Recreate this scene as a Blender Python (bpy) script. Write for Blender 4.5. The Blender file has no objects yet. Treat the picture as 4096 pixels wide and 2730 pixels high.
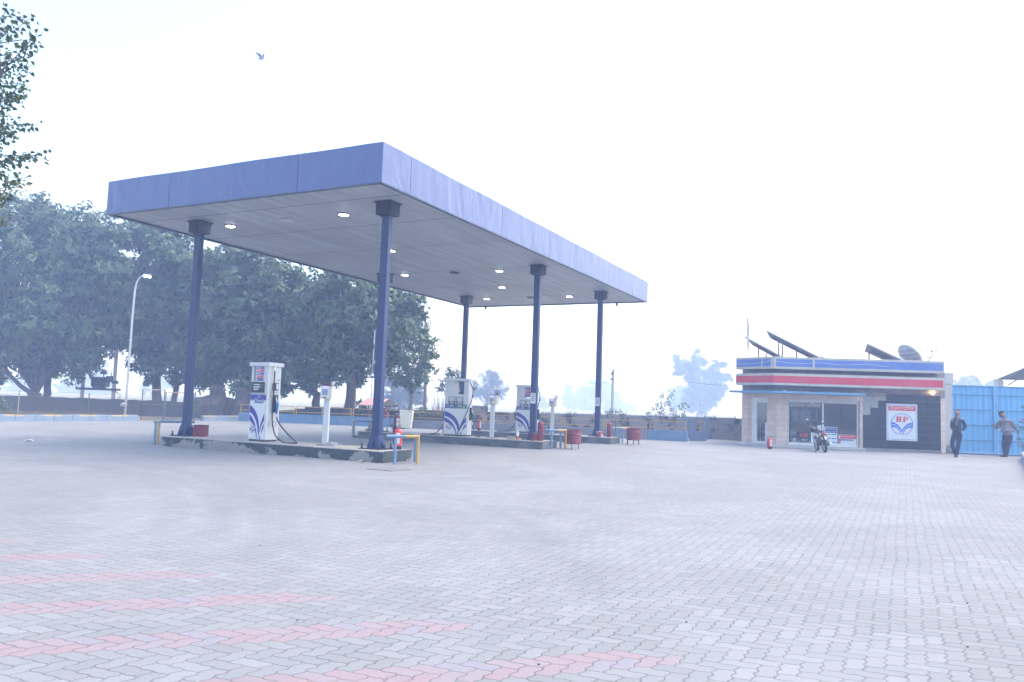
import bpy, bmesh, math, random
import numpy as np
from mathutils import Vector, Matrix
R = math.radians
SC = bpy.context.scene
COL = SC.collection
rnd = random.Random(7)

# ------------------------------------------------------------------ camera
EYE = 1.37
FPX, PITCH, ROLL = 3130.4, 0.0817, 0.0347     # focal length in pixels of a 4096 wide frame
cd = bpy.data.cameras.new('camera')
cam = bpy.data.objects.new('camera', cd); COL.objects.link(cam)
cd.sensor_width = 36.0; cd.lens = 36.0 * FPX / 4096.0
cd.clip_start = 0.05; cd.clip_end = 5000
fwd = Vector((0, math.cos(PITCH), math.sin(PITCH)))
up0 = Vector((0, -math.sin(PITCH), math.cos(PITCH)))
rt0 = Vector((1, 0, 0))
rt = rt0 * math.cos(ROLL) + up0 * math.sin(ROLL)
up = -rt0 * math.sin(ROLL) + up0 * math.cos(ROLL)
cam.matrix_world = Matrix(((rt.x, up.x, -fwd.x, 0), (rt.y, up.y, -fwd.y, 0), (rt.z, up.z, -fwd.z, EYE), (0, 0, 0, 1)))
SC.camera = cam

def ray(px, py):
    return fwd + rt * ((px - 2048) / FPX) + up * ((1365 - py) / FPX)
def P(px, py, Y):                     # world point seen at a pixel, at world depth Y
    d = ray(px, py); return Vector((0, 0, EYE)) + d * (Y / d.y)
def G(px, py, z=0.0):                 # world point seen at a pixel, on the level z
    d = ray(px, py); return Vector((0, 0, EYE)) + d * ((z - EYE) / d.z)

# ------------------------------------------------------------------ frames
YAW = 0.4669
EV = Vector((math.sin(YAW), math.cos(YAW), 0)); SV = Vector((-math.cos(YAW), math.sin(YAW), 0))
CA = Vector((-2.894, 16.323, 0))
def UV(u, v, z=0.0): return CA + EV * u + SV * v + Vector((0, 0, z))

# ------------------------------------------------------------------ objects
def tag(o, label=None, cat=None, group=None, kind=None):
    if label: o['label'] = label
    if cat: o['category'] = cat
    if group: o['group'] = group
    if kind: o['kind'] = kind
    return o
def empty(name, loc=(0, 0, 0), rz=0.0, label=None, cat=None, group=None):
    o = bpy.data.objects.new(name, None); COL.objects.link(o)
    o.empty_display_size = 0.1
    o.location = loc; o.rotation_euler = (0, 0, rz)
    return tag(o, label, cat, group)
def copy_tree(o, parent=None):
    kids = list(o.children)
    c = o.copy(); COL.objects.link(c)
    if parent: c.parent = parent
    for k in kids: copy_tree(k, c)
    return c
def dup(o, loc, rz=None, label=None, group=None, scale=None):
    c = copy_tree(o); c.location = loc
    if rz is not None: c.rotation_euler = (0, 0, rz)
    if label: c['label'] = label
    if group: c['group'] = group
    if scale: c.scale = (scale,) * 3
    return c

class MB:
    def __init__(s, M=None):
        s.v = []; s.f = []; s.mi = []; s.mats = []; s.M = M
    def add(s, vs, fs, mat):
        if mat not in s.mats: s.mats.append(mat)
        m = s.mats.index(mat); b = len(s.v)
        for p in vs:
            p = Vector(p)
            s.v.append(s.M @ p if s.M is not None else p)
        for f in fs: s.f.append(tuple(i + b for i in f)); s.mi.append(m)
        return s
    def box(s, x0, x1, y0, y1, z0, z1, mat):
        vs = [(x0,y0,z0),(x1,y0,z0),(x1,y1,z0),(x0,y1,z0),(x0,y0,z1),(x1,y0,z1),(x1,y1,z1),(x0,y1,z1)]
        return s.add(vs, [(0,3,2,1),(4,5,6,7),(0,1,5,4),(1,2,6,5),(2,3,7,6),(3,0,4,7)], mat)
    def cbox(s, c, d, mat, rot=None):
        h = Vector(d) * 0.5; vs = []
        for i in ((-1,-1,-1),(1,-1,-1),(1,1,-1),(-1,1,-1),(-1,-1,1),(1,-1,1),(1,1,1),(-1,1,1)):
            q = Vector((i[0]*h.x, i[1]*h.y, i[2]*h.z))
            if rot is not None: q = rot @ q
            vs.append(Vector(c) + q)
        return s.add(vs, [(0,3,2,1),(4,5,6,7),(0,1,5,4),(1,2,6,5),(2,3,7,6),(3,0,4,7)], mat)
    def bar(s, a, b, w, h, mat, upv=(0, 0, 1)):
        a = Vector(a); b = Vector(b); d = (b - a); L = d.length
        if L < 1e-6: return s
        d.normalize(); u = Vector(upv)
        if abs(d.dot(u)) > 0.98: u = Vector((0, 1, 0))
        x = d.cross(u).normalized(); z = x.cross(d)
        vs = []
        for p in (a, b):
            for i, j in ((-1,-1),(1,-1),(1,1),(-1,1)): vs.append(p + x * (i*w/2) + z * (j*h/2))
        return s.add(vs, [(0,1,2,3),(7,6,5,4),(0,4,5,1),(1,5,6,2),(2,6,7,3),(3,7,4,0)], mat)
    def tube(s, pts, r, mat, n=8, caps=True):
        pts = [Vector(p) for p in pts]; m = len(pts)
        if not hasattr(r, '__len__'): r = [r] * m
        t0 = (pts[1] - pts[0]).normalized()
        u = Vector((0, 0, 1)) if abs(t0.z) < 0.9 else Vector((1, 0, 0))
        u = (u - t0 * u.dot(t0)).normalized(); vs = []; fs = []
        for i, p in enumerate(pts):
            t = (pts[min(i+1, m-1)] - pts[max(i-1, 0)]).normalized()
            u = (u - t * u.dot(t)).normalized(); w = t.cross(u)
            for k in range(n):
                a = 2*math.pi*k/n; vs.append(p + (u*math.cos(a) + w*math.sin(a)) * r[i])
        for i in range(m-1):
            for k in range(n):
                a = i*n+k; b = i*n+(k+1) % n; fs.append((a, b, b+n, a+n))
        if caps:
            fs.append(tuple(range(n-1, -1, -1))); fs.append(tuple(range((m-1)*n, m*n)))
        return s.add(vs, fs, mat)
    def lathe(s, prof, mat, n=20, c=(0, 0, 0), caps=True):
        vs = []; fs = []; m = len(prof)
        for r, z in prof:
            for k in range(n):
                a = 2*math.pi*k/n; vs.append((c[0]+r*math.cos(a), c[1]+r*math.sin(a), c[2]+z))
        for i in range(m-1):
            for k in range(n):
                a = i*n+k; b = i*n+(k+1) % n; fs.append((a, b, b+n, a+n))
        if caps:
            fs.append(tuple(range(n-1, -1, -1))); fs.append(tuple(range((m-1)*n, m*n)))
        return s.add(vs, fs, mat)
    def prism(s, poly, d0, d1, mat, plane='xy'):
        def mp(a, b, d):
            return (a, b, d) if plane == 'xy' else ((a, d, b) if plane == 'xz' else (d, a, b))
        n = len(poly)
        vs = [mp(a, b, d0) for a, b in poly] + [mp(a, b, d1) for a, b in poly]
        fs = [tuple(range(n-1, -1, -1)), tuple(range(n, 2*n))] + [(i, (i+1) % n, (i+1) % n + n, i+n) for i in range(n)]
        return s.add(vs, fs, mat)
    def flat(s, poly, y, mat):         # polygon in x-z at depth y, facing -y
        return s.add([(a, y, b) for a, b in poly], [tuple(range(len(poly)))], mat)
    def sphere(s, c, r, mat, n=10, m=6):
        if not hasattr(r, '__len__'): r = (r, r, r)
        vs = [(c[0], c[1], c[2]-r[2])]; fs = []
        for i in range(1, m):
            ph = -math.pi/2 + math.pi*i/m
            for k in range(n):
                a = 2*math.pi*k/n
                vs.append((c[0]+r[0]*math.cos(ph)*math.cos(a), c[1]+r[1]*math.cos(ph)*math.sin(a), c[2]+r[2]*math.sin(ph)))
        vs.append((c[0], c[1], c[2]+r[2])); T = len(vs)-1
        for k in range(n):
            fs.append((0, 1+(k+1) % n, 1+k))
            for i in range(m-2):
                a = 1+i*n+k; b = 1+i*n+(k+1) % n; fs.append((a, b, b+n, a+n))
            fs.append((T, 1+(m-2)*n+k, 1+(m-2)*n+(k+1) % n))
        return s.add(vs, fs, mat)
    def text(s, body, x, z, h, y, mat, font=None, wscale=1.0, center=True, maxw=None, M=None):
        vs, fs = text_mesh(body, font)
        if not vs: return s
        xs = [a[0] for a in vs]; zs = [a[1] for a in vs]
        k = h / 0.72; w = (max(xs)-min(xs)) * k * wscale
        kx = k * wscale
        if maxw and w > maxw: kx *= maxw / w
        x0 = (max(xs)+min(xs))/2 if center else min(xs)
        return s.add([(x + (a-x0)*kx, y, z + b*k) for a, b in vs], fs, mat)
    def build(s, name, parent=None, loc=None, rz=0.0, smooth=False, bevel=0.0, fixn=False):
        me = bpy.data.meshes.new(name)
        me.from_pydata([tuple(v) for v in s.v], [], s.f)
        for m in s.mats: me.materials.append(m)
        me.polygons.foreach_set('material_index', s.mi)
        if smooth: me.polygons.foreach_set('use_smooth', [True]*len(s.f))
        me.update()
        if fixn:
            bm = bmesh.new(); bm.from_mesh(me); bmesh.ops.recalc_face_normals(bm, faces=bm.faces); bm.to_mesh(me); bm.free()
        o = bpy.data.objects.new(name, me); COL.objects.link(o)
        if parent is not None: o.parent = parent
        if loc is not None: o.location = loc
        if rz: o.rotation_euler = (0, 0, rz)
        if bevel:
            b = o.modifiers.new('bevel', 'BEVEL'); b.width = bevel; b.segments = 2; b.limit_method = 'ANGLE'; b.angle_limit = R(40)
        if smooth:
            try:
                me.set_sharp_from_angle(angle=R(40))
            except Exception: pass
        return o

_tc = {}
def text_mesh(body, font=None):
    key = (body, font)
    if key in _tc: return _tc[key]
    cu = bpy.data.curves.new('lettering', 'FONT'); cu.body = body; cu.resolution_u = 3
    cu.fill_mode = 'FRONT'
    o = bpy.data.objects.new('lettering', cu); COL.objects.link(o)
    dg = bpy.context.evaluated_depsgraph_get(); dg.update()
    me = bpy.data.meshes.new_from_object(o.evaluated_get(dg))
    vs = [(v.co.x, v.co.y) for v in me.vertices]; fs = [tuple(p.vertices) for p in me.polygons]
    bpy.data.objects.remove(o); bpy.data.curves.remove(cu); bpy.data.meshes.remove(me)
    _tc[key] = (vs, fs); return _tc[key]

# ------------------------------------------------------------------ materials
def srgb(h):
    c = [int(h[i:i+2], 16)/255 for i in (0, 2, 4)]
    return tuple((x/12.92 if x <= 0.04045 else ((x+0.055)/1.055)**2.4) for x in c)
def newmat(name):
    m = bpy.data.materials.new(name); m.use_nodes = True
    nt = m.node_tree; b = nt.nodes['Principled BSDF']
    return m, nt, b
def N(nt, t, **kw):
    n = nt.nodes.new(t)
    for k, v in kw.items(): setattr(n, k, v)
    return n
def mathn(nt, op, a, b=None, c=None):
    n = nt.nodes.new('ShaderNodeMath'); n.operation = op
    for i, x in enumerate((a, b, c)):
        if x is None: continue
        if isinstance(x, (int, float)): n.inputs[i].default_value = x
        else: nt.links.new(x, n.inputs[i])
    return n.outputs[0]
def mixc(nt, fac, a, b, mode='MIX'):
    n = nt.nodes.new('ShaderNodeMix'); n.data_type = 'RGBA'; n.blend_type = mode
    for sock, x in ((n.inputs[0], fac), (n.inputs[6], a), (n.inputs[7], b)):
        if isinstance(x, (int, float)): sock.default_value = x
        elif isinstance(x, tuple): sock.default_value = (*x[:3], 1)
        else: nt.links.new(x, sock)
    return n.outputs[2]
def ramp(nt, x, a, b):
    n = nt.nodes.new('ShaderNodeMapRange'); n.clamp = True
    nt.links.new(x, n.inputs[0]); n.inputs[1].default_value = a; n.inputs[2].default_value = b
    return n.outputs[0]
def noise(nt, vec, scale, detail=4, rough=0.55, dist=0.0):
    n = nt.nodes.new('ShaderNodeTexNoise'); n.inputs['Scale'].default_value = scale
    n.inputs['Detail'].default_value = detail; n.inputs['Roughness'].default_value = rough
    n.inputs['Distortion'].default_value = dist
    nt.links.new(vec, n.inputs['Vector']); return n.outputs['Fac']
def mat(name, col, rough=0.6, metal=0.0, var=0.12, vs=3.0, stain=None, sscale=2.0, sth=(0.55, 0.7), bump=0.0, bs=20.0, emit=None, estr=0.0, spec=0.5, stretch=None, coat=0.0):
    m, nt, b = newmat(name)
    tc = N(nt, 'ShaderNodeTexCoord').outputs['Object']
    if stretch:
        mp = N(nt, 'ShaderNodeMapping'); mp.inputs['Scale'].default_value = stretch
        nt.links.new(tc, mp.inputs[0]); tcs = mp.outputs[0]
    else: tcs = tc
    n1 = noise(nt, tcs, vs, 5, 0.6)
    lo = tuple(x*(1-var) for x in col); hi = tuple(min(1, x*(1+var)) for x in col)
    c = mixc(nt, ramp(nt, n1, 0.3, 0.7), lo, hi)
    if stain:
        n2 = noise(nt, tcs, sscale, 8, 0.65)
        c = mixc(nt, ramp(nt, n2, *sth), c, stain)
    nt.links.new(c, b.inputs['Base Color'])
    b.inputs['Roughness'].default_value = rough; b.inputs['Metallic'].default_value = metal
    b.inputs['Specular IOR Level'].default_value = spec
    if coat: b.inputs['Coat Weight'].default_value = coat
    if bump:
        n3 = noise(nt, tcs, bs, 6, 0.6); bn = N(nt, 'ShaderNodeBump')
        bn.inputs['Strength'].default_value = 1.0; bn.inputs['Distance'].default_value = bump
        nt.links.new(n3, bn.inputs['Height']); nt.links.new(bn.outputs[0], b.inputs['Normal'])
    if emit:
        b.inputs['Emission Color'].default_value = (*emit, 1); b.inputs['Emission Strength'].default_value = estr
    return m
def glass(name, col=(0.55, 0.62, 0.65), rough=0.03, alpha_mix=0.75):
    m, nt, b = newmat(name)
    out = nt.nodes['Material Output']
    tr = N(nt, 'ShaderNodeBsdfTransparent'); tr.inputs[0].default_value = (*col, 1)
    gl = N(nt, 'ShaderNodeBsdfGlossy'); gl.inputs['Roughness'].default_value = rough
    fr = N(nt, 'ShaderNodeFresnel'); fr.inputs[0].default_value = 1.5
    mx = N(nt, 'ShaderNodeMixShader')
    nt.links.new(mathn(nt, 'MULTIPLY', fr.outputs[0], 1.6), mx.inputs[0])
    nt.links.new(tr.outputs[0], mx.inputs[1]); nt.links.new(gl.outputs[0], mx.inputs[2])
    nt.links.new(mx.outputs[0], out.inputs['Surface'])
    return m

M = {}
M['white'] = mat('white_paint', (0.56, 0.575, 0.59), 0.4, var=0.04, stain=(0.55, 0.5, 0.42), sscale=3.0, sth=(0.66, 0.85))
M['cleanwhite'] = mat('white_print', (0.64, 0.66, 0.68), 0.35, var=0.02)
M['blackpl'] = mat('black_plastic', (0.02, 0.021, 0.024), 0.35, var=0.2)
M['rubber'] = mat('black_rubber', (0.018, 0.018, 0.02), 0.55, var=0.2)
M['darkmetal'] = mat('dark_metal', (0.05, 0.05, 0.055), 0.5, 0.4)
M['steel'] = mat('galvanised_steel', (0.5, 0.52, 0.54), 0.42, 0.7, var=0.12)
M['navy'] = mat('navy_column_paint', (0.010, 0.030, 0.112), 0.42, var=0.15, vs=1.5, stain=(0.06, 0.07, 0.14), sscale=2.2, sth=(0.6, 0.8))
M['navydark'] = mat('dark_capital_paint', (0.013, 0.017, 0.038), 0.5)
M['indigo'] = mat('indigo_print', (0.05, 0.045, 0.30), 0.4, var=0.04)
M['printred'] = mat('red_print', (0.55, 0.03, 0.04), 0.4, var=0.04)
M['printgreen'] = mat('green_print', (0.03, 0.16, 0.09), 0.4, var=0.04)
M['extred'] = mat('extinguisher_red', (0.62, 0.03, 0.025), 0.3, var=0.08)
M['oxred'] = mat('worn_dark_red_paint', (0.17, 0.022, 0.032), 0.5, var=0.25, vs=6, stain=(0.30, 0.15, 0.15), sscale=7, sth=(0.62, 0.75), bump=0.003)
M['railyellow'] = mat('yellow_rail_paint', (0.44, 0.285, 0.07), 0.5, var=0.12, stain=(0.4, 0.3, 0.2), sscale=9, sth=(0.6, 0.75))
M['railblue'] = mat('pale_blue_rail_paint', (0.13, 0.225, 0.36), 0.5, var=0.12, stain=(0.3, 0.34, 0.38), sscale=9, sth=(0.58, 0.75))
M['lcd'] = mat('lit_display', (0.3, 0.28, 0.7), 0.3, var=0.02, emit=(0.25, 0.2, 1.0), estr=0.6)
M['lcdgrey'] = mat('grey_display', (0.5, 0.53, 0.58), 0.25, var=0.05)
M['led'] = mat('lit_lamp', (0.9, 0.9, 0.9), 0.4, var=0.0, emit=(0.92, 0.96, 1.0), estr=9.0)
M['bulb'] = mat('warm_lamp', (0.9, 0.8, 0.6), 0.4, var=0.0, emit=(1.0, 0.62, 0.25), estr=22.0)
# ------------------------------------------------------------------ sky, sun, haze
w = bpy.data.worlds.new('World'); SC.world = w; w.use_nodes = True
nt = w.node_tree; bg = nt.nodes['Background']
sky = nt.nodes.new('ShaderNodeTexSky'); sky.sky_type = 'NISHITA'; sky.sun_disc = False
SUN_EL, SUN_AZ = R(60), R(72)       # azimuth from +Y towards +X
sky.sun_elevation = SUN_EL; sky.sun_rotation = SUN_AZ
sky.air_density = 1.0; sky.dust_density = 3.5; sky.ozone_density = 1.0; sky.altitude = 0
nt.links.new(sky.outputs[0], bg.inputs[0]); bg.inputs[1].default_value = 0.15
sd = bpy.data.lights.new('sun', 'SUN'); sd.energy = 0.5; sd.angle = R(110); sd.color = (0.84, 0.92, 1.0)
sun = bpy.data.objects.new('sun', sd); COL.objects.link(sun)
dirv = Vector((math.sin(SUN_AZ)*math.cos(SUN_EL), math.cos(SUN_AZ)*math.cos(SUN_EL), math.sin(SUN_EL)))
sun.rotation_euler = (-dirv).to_track_quat('-Z', 'Y').to_euler(); sun.location = dirv * 60
SC.view_settings.view_transform = 'Standard'; SC.view_settings.look = 'None'
SC.view_settings.gamma = 1.0; SC.view_settings.use_curve_mapping = False
SC.view_settings.exposure = 1.9
cy = SC.cycles
cy.use_denoising = True; cy.max_bounces = 6; cy.diffuse_bounces = 3; cy.glossy_bounces = 2
cy.transmission_bounces = 3; cy.transparent_max_bounces = 8; cy.volume_bounces = 1
cy.use_adaptive_sampling = True; cy.adaptive_threshold = 0.02
cy.sample_clamp_indirect = 4.0
cy.volume_step_rate = 1.0; cy.volume_max_steps = 64

HZ = (-640, 640, -60, 800, -1.0, 24.0)
hz = MB()
hm = bpy.data.materials.new('haze_air'); hm.use_nodes = True
hn = hm.node_tree; hn.nodes.remove(hn.nodes['Principled BSDF'])
pv = hn.nodes.new('ShaderNodeVolumePrincipled'); pv.inputs['Color'].default_value = (0.44, 0.59, 1.0, 1)
pv.inputs['Absorption Color'].default_value = (1, 1, 1, 1)
pv.inputs['Density'].default_value = 0.0042; pv.inputs['Anisotropy'].default_value = 0.0
hn.links.new(pv.outputs[0], hn.nodes['Material Output'].inputs['Volume'])
hz.box(*HZ, hm)
haze = hz.build('haze'); haze['kind'] = 'stuff'

# ------------------------------------------------------------------ ground
def soil_mat():
    m, nt, b = newmat('dusty_soil')
    tc = N(nt, 'ShaderNodeTexCoord').outputs['Object']
    a = noise(nt, tc, 0.25, 6); c = noise(nt, tc, 3.0, 8, 0.7)
    x = mixc(nt, ramp(nt, a, 0.35, 0.65), (0.17, 0.13, 0.095), (0.26, 0.21, 0.15))
    x = mixc(nt, ramp(nt, c, 0.5, 0.75), x, (0.12, 0.11, 0.06))
    nt.links.new(x, b.inputs['Base Color']); b.inputs['Roughness'].default_value = 0.95
    return m
M['soil'] = soil_mat()
M['field'] = mat('dry_field', (0.16, 0.15, 0.09), 0.95, var=0.3, vs=0.08)
g = MB(); g.add([(-630, -50, -0.06), (630, -50, -0.06), (630, 790, -0.06), (-630, 790, -0.06)], [(0, 1, 2, 3)], M['field'])
tag(g.build('ground'), kind='structure')

def paver_mat():
    """herringbone of zigzag-edged concrete blocks; x to the right across the yard, y along the canopy"""
    m, nt, b = newmat('interlocking_pavers')
    L = nt.links.new
    tc = N(nt, 'ShaderNodeTexCoord').outputs['Object']
    W = 0.1005
    # slow unevenness of the laying
    wn = N(nt, 'ShaderNodeTexNoise'); wn.inputs['Scale'].default_value = 0.6; wn.inputs['Detail'].default_value = 2; L(tc, wn.inputs['Vector'])
    wv = N(nt, 'ShaderNodeVectorMath', operation='MULTIPLY_ADD'); L(wn.outputs['Color'], wv.inputs[0]); wv.inputs[1].default_value = (0.10, 0.10, 0); L(tc, wv.inputs[2])
    sp = N(nt, 'ShaderNodeSeparateXYZ'); L(wv.outputs[0], sp.inputs[0])
    x = mathn(nt, 'DIVIDE', mathn(nt, 'SUBTRACT', sp.outputs[0], 0.13), W); y = mathn(nt, 'DIVIDE', sp.outputs[1], W)
    def tri(t, ph=0.0):     # -0.5..0.5 triangle wave of period 1
        f = mathn(nt, 'PINGPONG', mathn(nt, 'ADD', t, ph), 0.5)
        return mathn(nt, 'SUBTRACT', mathn(nt, 'MULTIPLY', f, 2.0), 0.5)
    A = 0.18
    x2 = mathn(nt, 'ADD', x, mathn(nt, 'MULTIPLY', tri(y, 0.25), A))
    y2 = mathn(nt, 'ADD', y, mathn(nt, 'MULTIPLY', tri(x, 0.25), A * 0.6))
    i = mathn(nt, 'FLOOR', x2); j = mathn(nt, 'FLOOR', y2)
    fx = mathn(nt, 'SUBTRACT', x2, i); fy = mathn(nt, 'SUBTRACT', y2, j)
    d = mathn(nt, 'FLOORED_MODULO', mathn(nt, 'SUBTRACT', i, j), 4.0)
    def eq(v): return mathn(nt, 'COMPARE', d, v, 0.1)
    e0, e1, e2, e3 = eq(0.0), eq(1.0), eq(2.0), eq(3.0)
    # distance to the joints: lift the missing side of each cell
    big = 5.0
    dl = mathn(nt, 'ADD', fx, mathn(nt, 'MULTIPLY', e1, big))
    dr = mathn(nt, 'ADD', mathn(nt, 'SUBTRACT', 1.0, fx), mathn(nt, 'MULTIPLY', e0, big))
    db = mathn(nt, 'ADD', fy, mathn(nt, 'MULTIPLY', e2, big))
    dt = mathn(nt, 'ADD', mathn(nt, 'SUBTRACT', 1.0, fy), mathn(nt, 'MULTIPLY', e3, big))
    dist = mathn(nt, 'MINIMUM', mathn(nt, 'MINIMUM', dl, dr), mathn(nt, 'MINIMUM', db, dt))
    bi = mathn(nt, 'SUBTRACT', i, e1); bj = mathn(nt, 'SUBTRACT', j, e2)
    # e2 is the upper cell of an upright block, e3 the lower one
    cid = N(nt, 'ShaderNodeCombineXYZ'); L(bi, cid.inputs[0]); L(bj, cid.inputs[1]); L(mathn(nt, 'ADD', e2, e3), cid.inputs[2])
    wnz = N(nt, 'ShaderNodeTexWhiteNoise'); L(cid.outputs[0], wnz.inputs['Vector'])
    rv = wnz.outputs['Value']
    wnz2 = N(nt, 'ShaderNodeTexWhiteNoise'); wnz2.noise_dimensions = '4D'; L(cid.outputs[0], wnz2.inputs['Vector']); wnz2.inputs['W'].default_value = 3.3
    rv2 = wnz2.outputs['Value']
    grey = mixc(nt, mathn(nt, 'POWER', rv, 1.2), (0.190, 0.198, 0.207), (0.218, 0.226, 0.237))
    # relaid lighter areas and older darker ones, following whole blocks
    big1 = N(nt, 'ShaderNodeTexNoise'); big1.inputs['Scale'].default_value = 0.035; big1.inputs['Detail'].default_value = 2; L(cid.outputs[0], big1.inputs['Vector'])
    patch = ramp(nt, mathn(nt, 'ADD', big1.outputs['Fac'], mathn(nt, 'MULTIPLY', rv2, 0.04)), 0.52, 0.56)
    grey = mixc(nt, patch, grey, mixc(nt, 0.85, grey, (1.10, 1.10, 1.11), 'MULTIPLY'))
    # red block lines
    dg = mathn(nt, 'FLOOR', mathn(nt, 'DIVIDE', mathn(nt, 'ADD', mathn(nt, 'SUBTRACT', bi, bj), 0.5), 4.0))
    # chains of blocks along the diagonal (bi-bj const)
    line = mathn(nt, 'COMPARE', mathn(nt, 'FLOORED_MODULO', dg, 3.0), STRIPE, 0.1)
    lim = mathn(nt, 'LESS_THAN', bj, -8.85 / W)
    lim2 = mathn(nt, 'GREATER_THAN', bi, -8.0)
    red = mathn(nt, 'MULTIPLY', mathn(nt, 'MULTIPLY', line, lim), lim2)
    redc = mixc(nt, rv2, (0.250, 0.192, 0.210), (0.240, 0.208, 0.228))
    redc = mixc(nt, mathn(nt, 'GREATER_THAN', rv, 0.88), redc, (0.22,0.21,0.24))
    c = mixc(nt, red, grey, redc)
    # grain and dirt
    n1 = noise(nt, tc, 60, 3, 0.6); n2 = noise(nt, tc, 0.5, 6, 0.6); n3 = noise(nt, tc, 2.4, 8, 0.7)
    c = mixc(nt, ramp(nt, n1, 0.25, 0.75), mixc(nt, 1.0, c, (0.93, 0.93, 0.93), 'MULTIPLY'), mixc(nt, 1.0, c, (1.07, 1.07, 1.07), 'MULTIPLY'))
    c = mixc(nt, mathn(nt, 'MULTIPLY', ramp(nt, n2, 0.48, 0.70), 0.5), c, (0.165, 0.17, 0.178))
    c = mixc(nt, mathn(nt, 'MULTIPLY', ramp(nt, n3, 0.72, 0.82), 0.5), c, (0.215, 0.19, 0.165))
    # curved tyre marks between the camera and the first island
    s2 = N(nt, 'ShaderNodeSeparateXYZ'); L(tc, s2.inputs[0])
    for (cx, cy_, rr, ww) in ((-6.0, -15.9, 12.35, 0.24), (-3.7, -13.2, 9.35, 0.22), (-3.7, -13.2, 10.1, 0.16), (-5.4, -15.4, 12.6, 0.13), (-2.2, -12.6, 11.2, 0.20)):
        dx = mathn(nt, 'SUBTRACT', s2.outputs[0], cx); dy = mathn(nt, 'SUBTRACT', s2.outputs[1], cy_)
        rad = mathn(nt, 'SQRT', mathn(nt, 'ADD', mathn(nt, 'MULTIPLY', dx, dx), mathn(nt, 'MULTIPLY', dy, dy)))
        dd = mathn(nt, 'ABSOLUTE', mathn(nt, 'SUBTRACT', rad, rr))
        k = mathn(nt, 'MULTIPLY', mathn(nt, 'SUBTRACT', 1.0, ramp(nt, dd, ww*0.3, ww)), ramp(nt, n3, 0.3, 0.6))
        c = mixc(nt, mathn(nt, 'MULTIPLY', mathn(nt, 'MULTIPLY', k, mathn(nt, 'MULTIPLY', ramp(nt, s2.outputs[1], -8.6, -7.2), ramp(nt, s2.outputs[1], -1.5, -3.5))), 0.26), c, (0.135, 0.145, 0.165))
    # joints filled with dust
    jn = ramp(nt, mathn(nt, 'ADD', dist, mathn(nt, 'MULTIPLY', mathn(nt, 'SUBTRACT', n3, 0.5), 0.10)), 0.010, 0.058)
    jc = mixc(nt, ramp(nt, n3, 0.35, 0.65), (0.070, 0.067, 0.068), (0.16, 0.15, 0.14))
    n5 = noise(nt, tc, 1.7, 4, 0.75)
    c = mixc(nt, mathn(nt, 'MAXIMUM', jn, mathn(nt, 'SUBTRACT', 0.62, mathn(nt, 'MULTIPLY', ramp(nt, n5, 0.48, 0.72), 0.62))), jc, c)
    L(c, b.inputs['Base Color']); b.inputs['Roughness'].default_value = 0.85
    b.inputs['Specular IOR Level'].default_value = 0.25
    h = mathn(nt, 'ADD', mathn(nt, 'MULTIPLY', ramp(nt, dist, 0.0, 0.11), 1.0), mathn(nt, 'MULTIPLY', n1, 0.12))
    h = mathn(nt, 'ADD', h, mathn(nt, 'MULTIPLY', rv, 0.5))
    bn = N(nt, 'ShaderNodeBump'); bn.inputs['Distance'].default_value = 0.006; bn.inputs['Strength'].default_value = 0.8
    L(h, bn.inputs['Height']); L(bn.outputs[0], b.inputs['Normal'])
    return m
STRIPE = 1.0
M['pavers'] = paver_mat()
# yard outline in world coordinates, stored in the canopy-aligned frame of the object
yard = MB()
inv = Matrix.Rotation(YAW, 4, 'Z') @ Matrix.Translation(-CA)
KA, KB = Vector((-20.6, 32.0, 0)), Vector((-14.9, 43.4, 0))
kd = (KB - KA).normalized()
pts = [Vector((-30, -12, 0)), Vector((26, -12, 0)), Vector((26, 36.5, 0)), Vector((12.5, 40.2, 0)), Vector((6, 42.2, 0)), Vector((-14.9, 45.0, 0)), KB - kd*0.2, KA - kd * 42]
yard.add([inv @ p for p in pts], [tuple(range(len(pts)))], M['pavers'])
yo = yard.build('pavement'); yo.location = CA; yo.rotation_euler = (0, 0, -YAW); tag(yo, kind='structure')
soil = MB(); soil.add([(-45, 10, -0.03), (-30, 10, -0.03), (40, 20, -0.03), (40, 58, -0.03), (-45, 58, -0.03)], [(0, 1, 2, 3, 4)], M['soil'])
tag(soil.build('soil'), kind='structure')
# raised verge behind the kerb
kn = Vector((-kd.y, kd.x, 0))
vg = MB(); a = KA - kd*40 + kn*0.14; b_ = KA + kd*6.2 + kn*0.14
vg.add([a + Vector((0,0,.2)), b_ + Vector((0,0,.2)), b_ + kn*14 + Vector((0,0,.05)), a + kn*14 + Vector((0,0,.05))], [(0, 1, 2, 3)], M['soil'])
tag(vg.build('verge'), kind='structure')

# kerbs with blue and yellow painted blocks
def kerb_mat():
    m, nt, b = newmat('painted_kerb')
    tc = N(nt, 'ShaderNodeTexCoord').outputs['Object']; s_ = N(nt, 'ShaderNodeSeparateXYZ'); nt.links.new(tc, s_.inputs[0])
    n2 = noise(nt, tc, 2.5, 8, 0.65)
    blue = mixc(nt, ramp(nt, n2, 0.5, 0.75), (0.19, 0.265, 0.37), (0.3, 0.32, 0.34))
    yel = mixc(nt, ramp(nt, n2, 0.5, 0.75), (0.42, 0.34, 0.19), (0.4, 0.36, 0.3))
    seg = mathn(nt, 'FLOORED_MODULO', mathn(nt, 'DIVIDE', s_.outputs[0], 0.82), 2.0)
    isy = mathn(nt, 'MULTIPLY', mathn(nt, 'LESS_THAN', seg, 1.0), mathn(nt, 'GREATER_THAN', s_.outputs[2], 0.205))
    nt.links.new(mixc(nt, isy, blue, yel), b.inputs['Base Color']); b.inputs['Roughness'].default_value = 0.8
    return m
M['kerb'] = kerb_mat()
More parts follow.
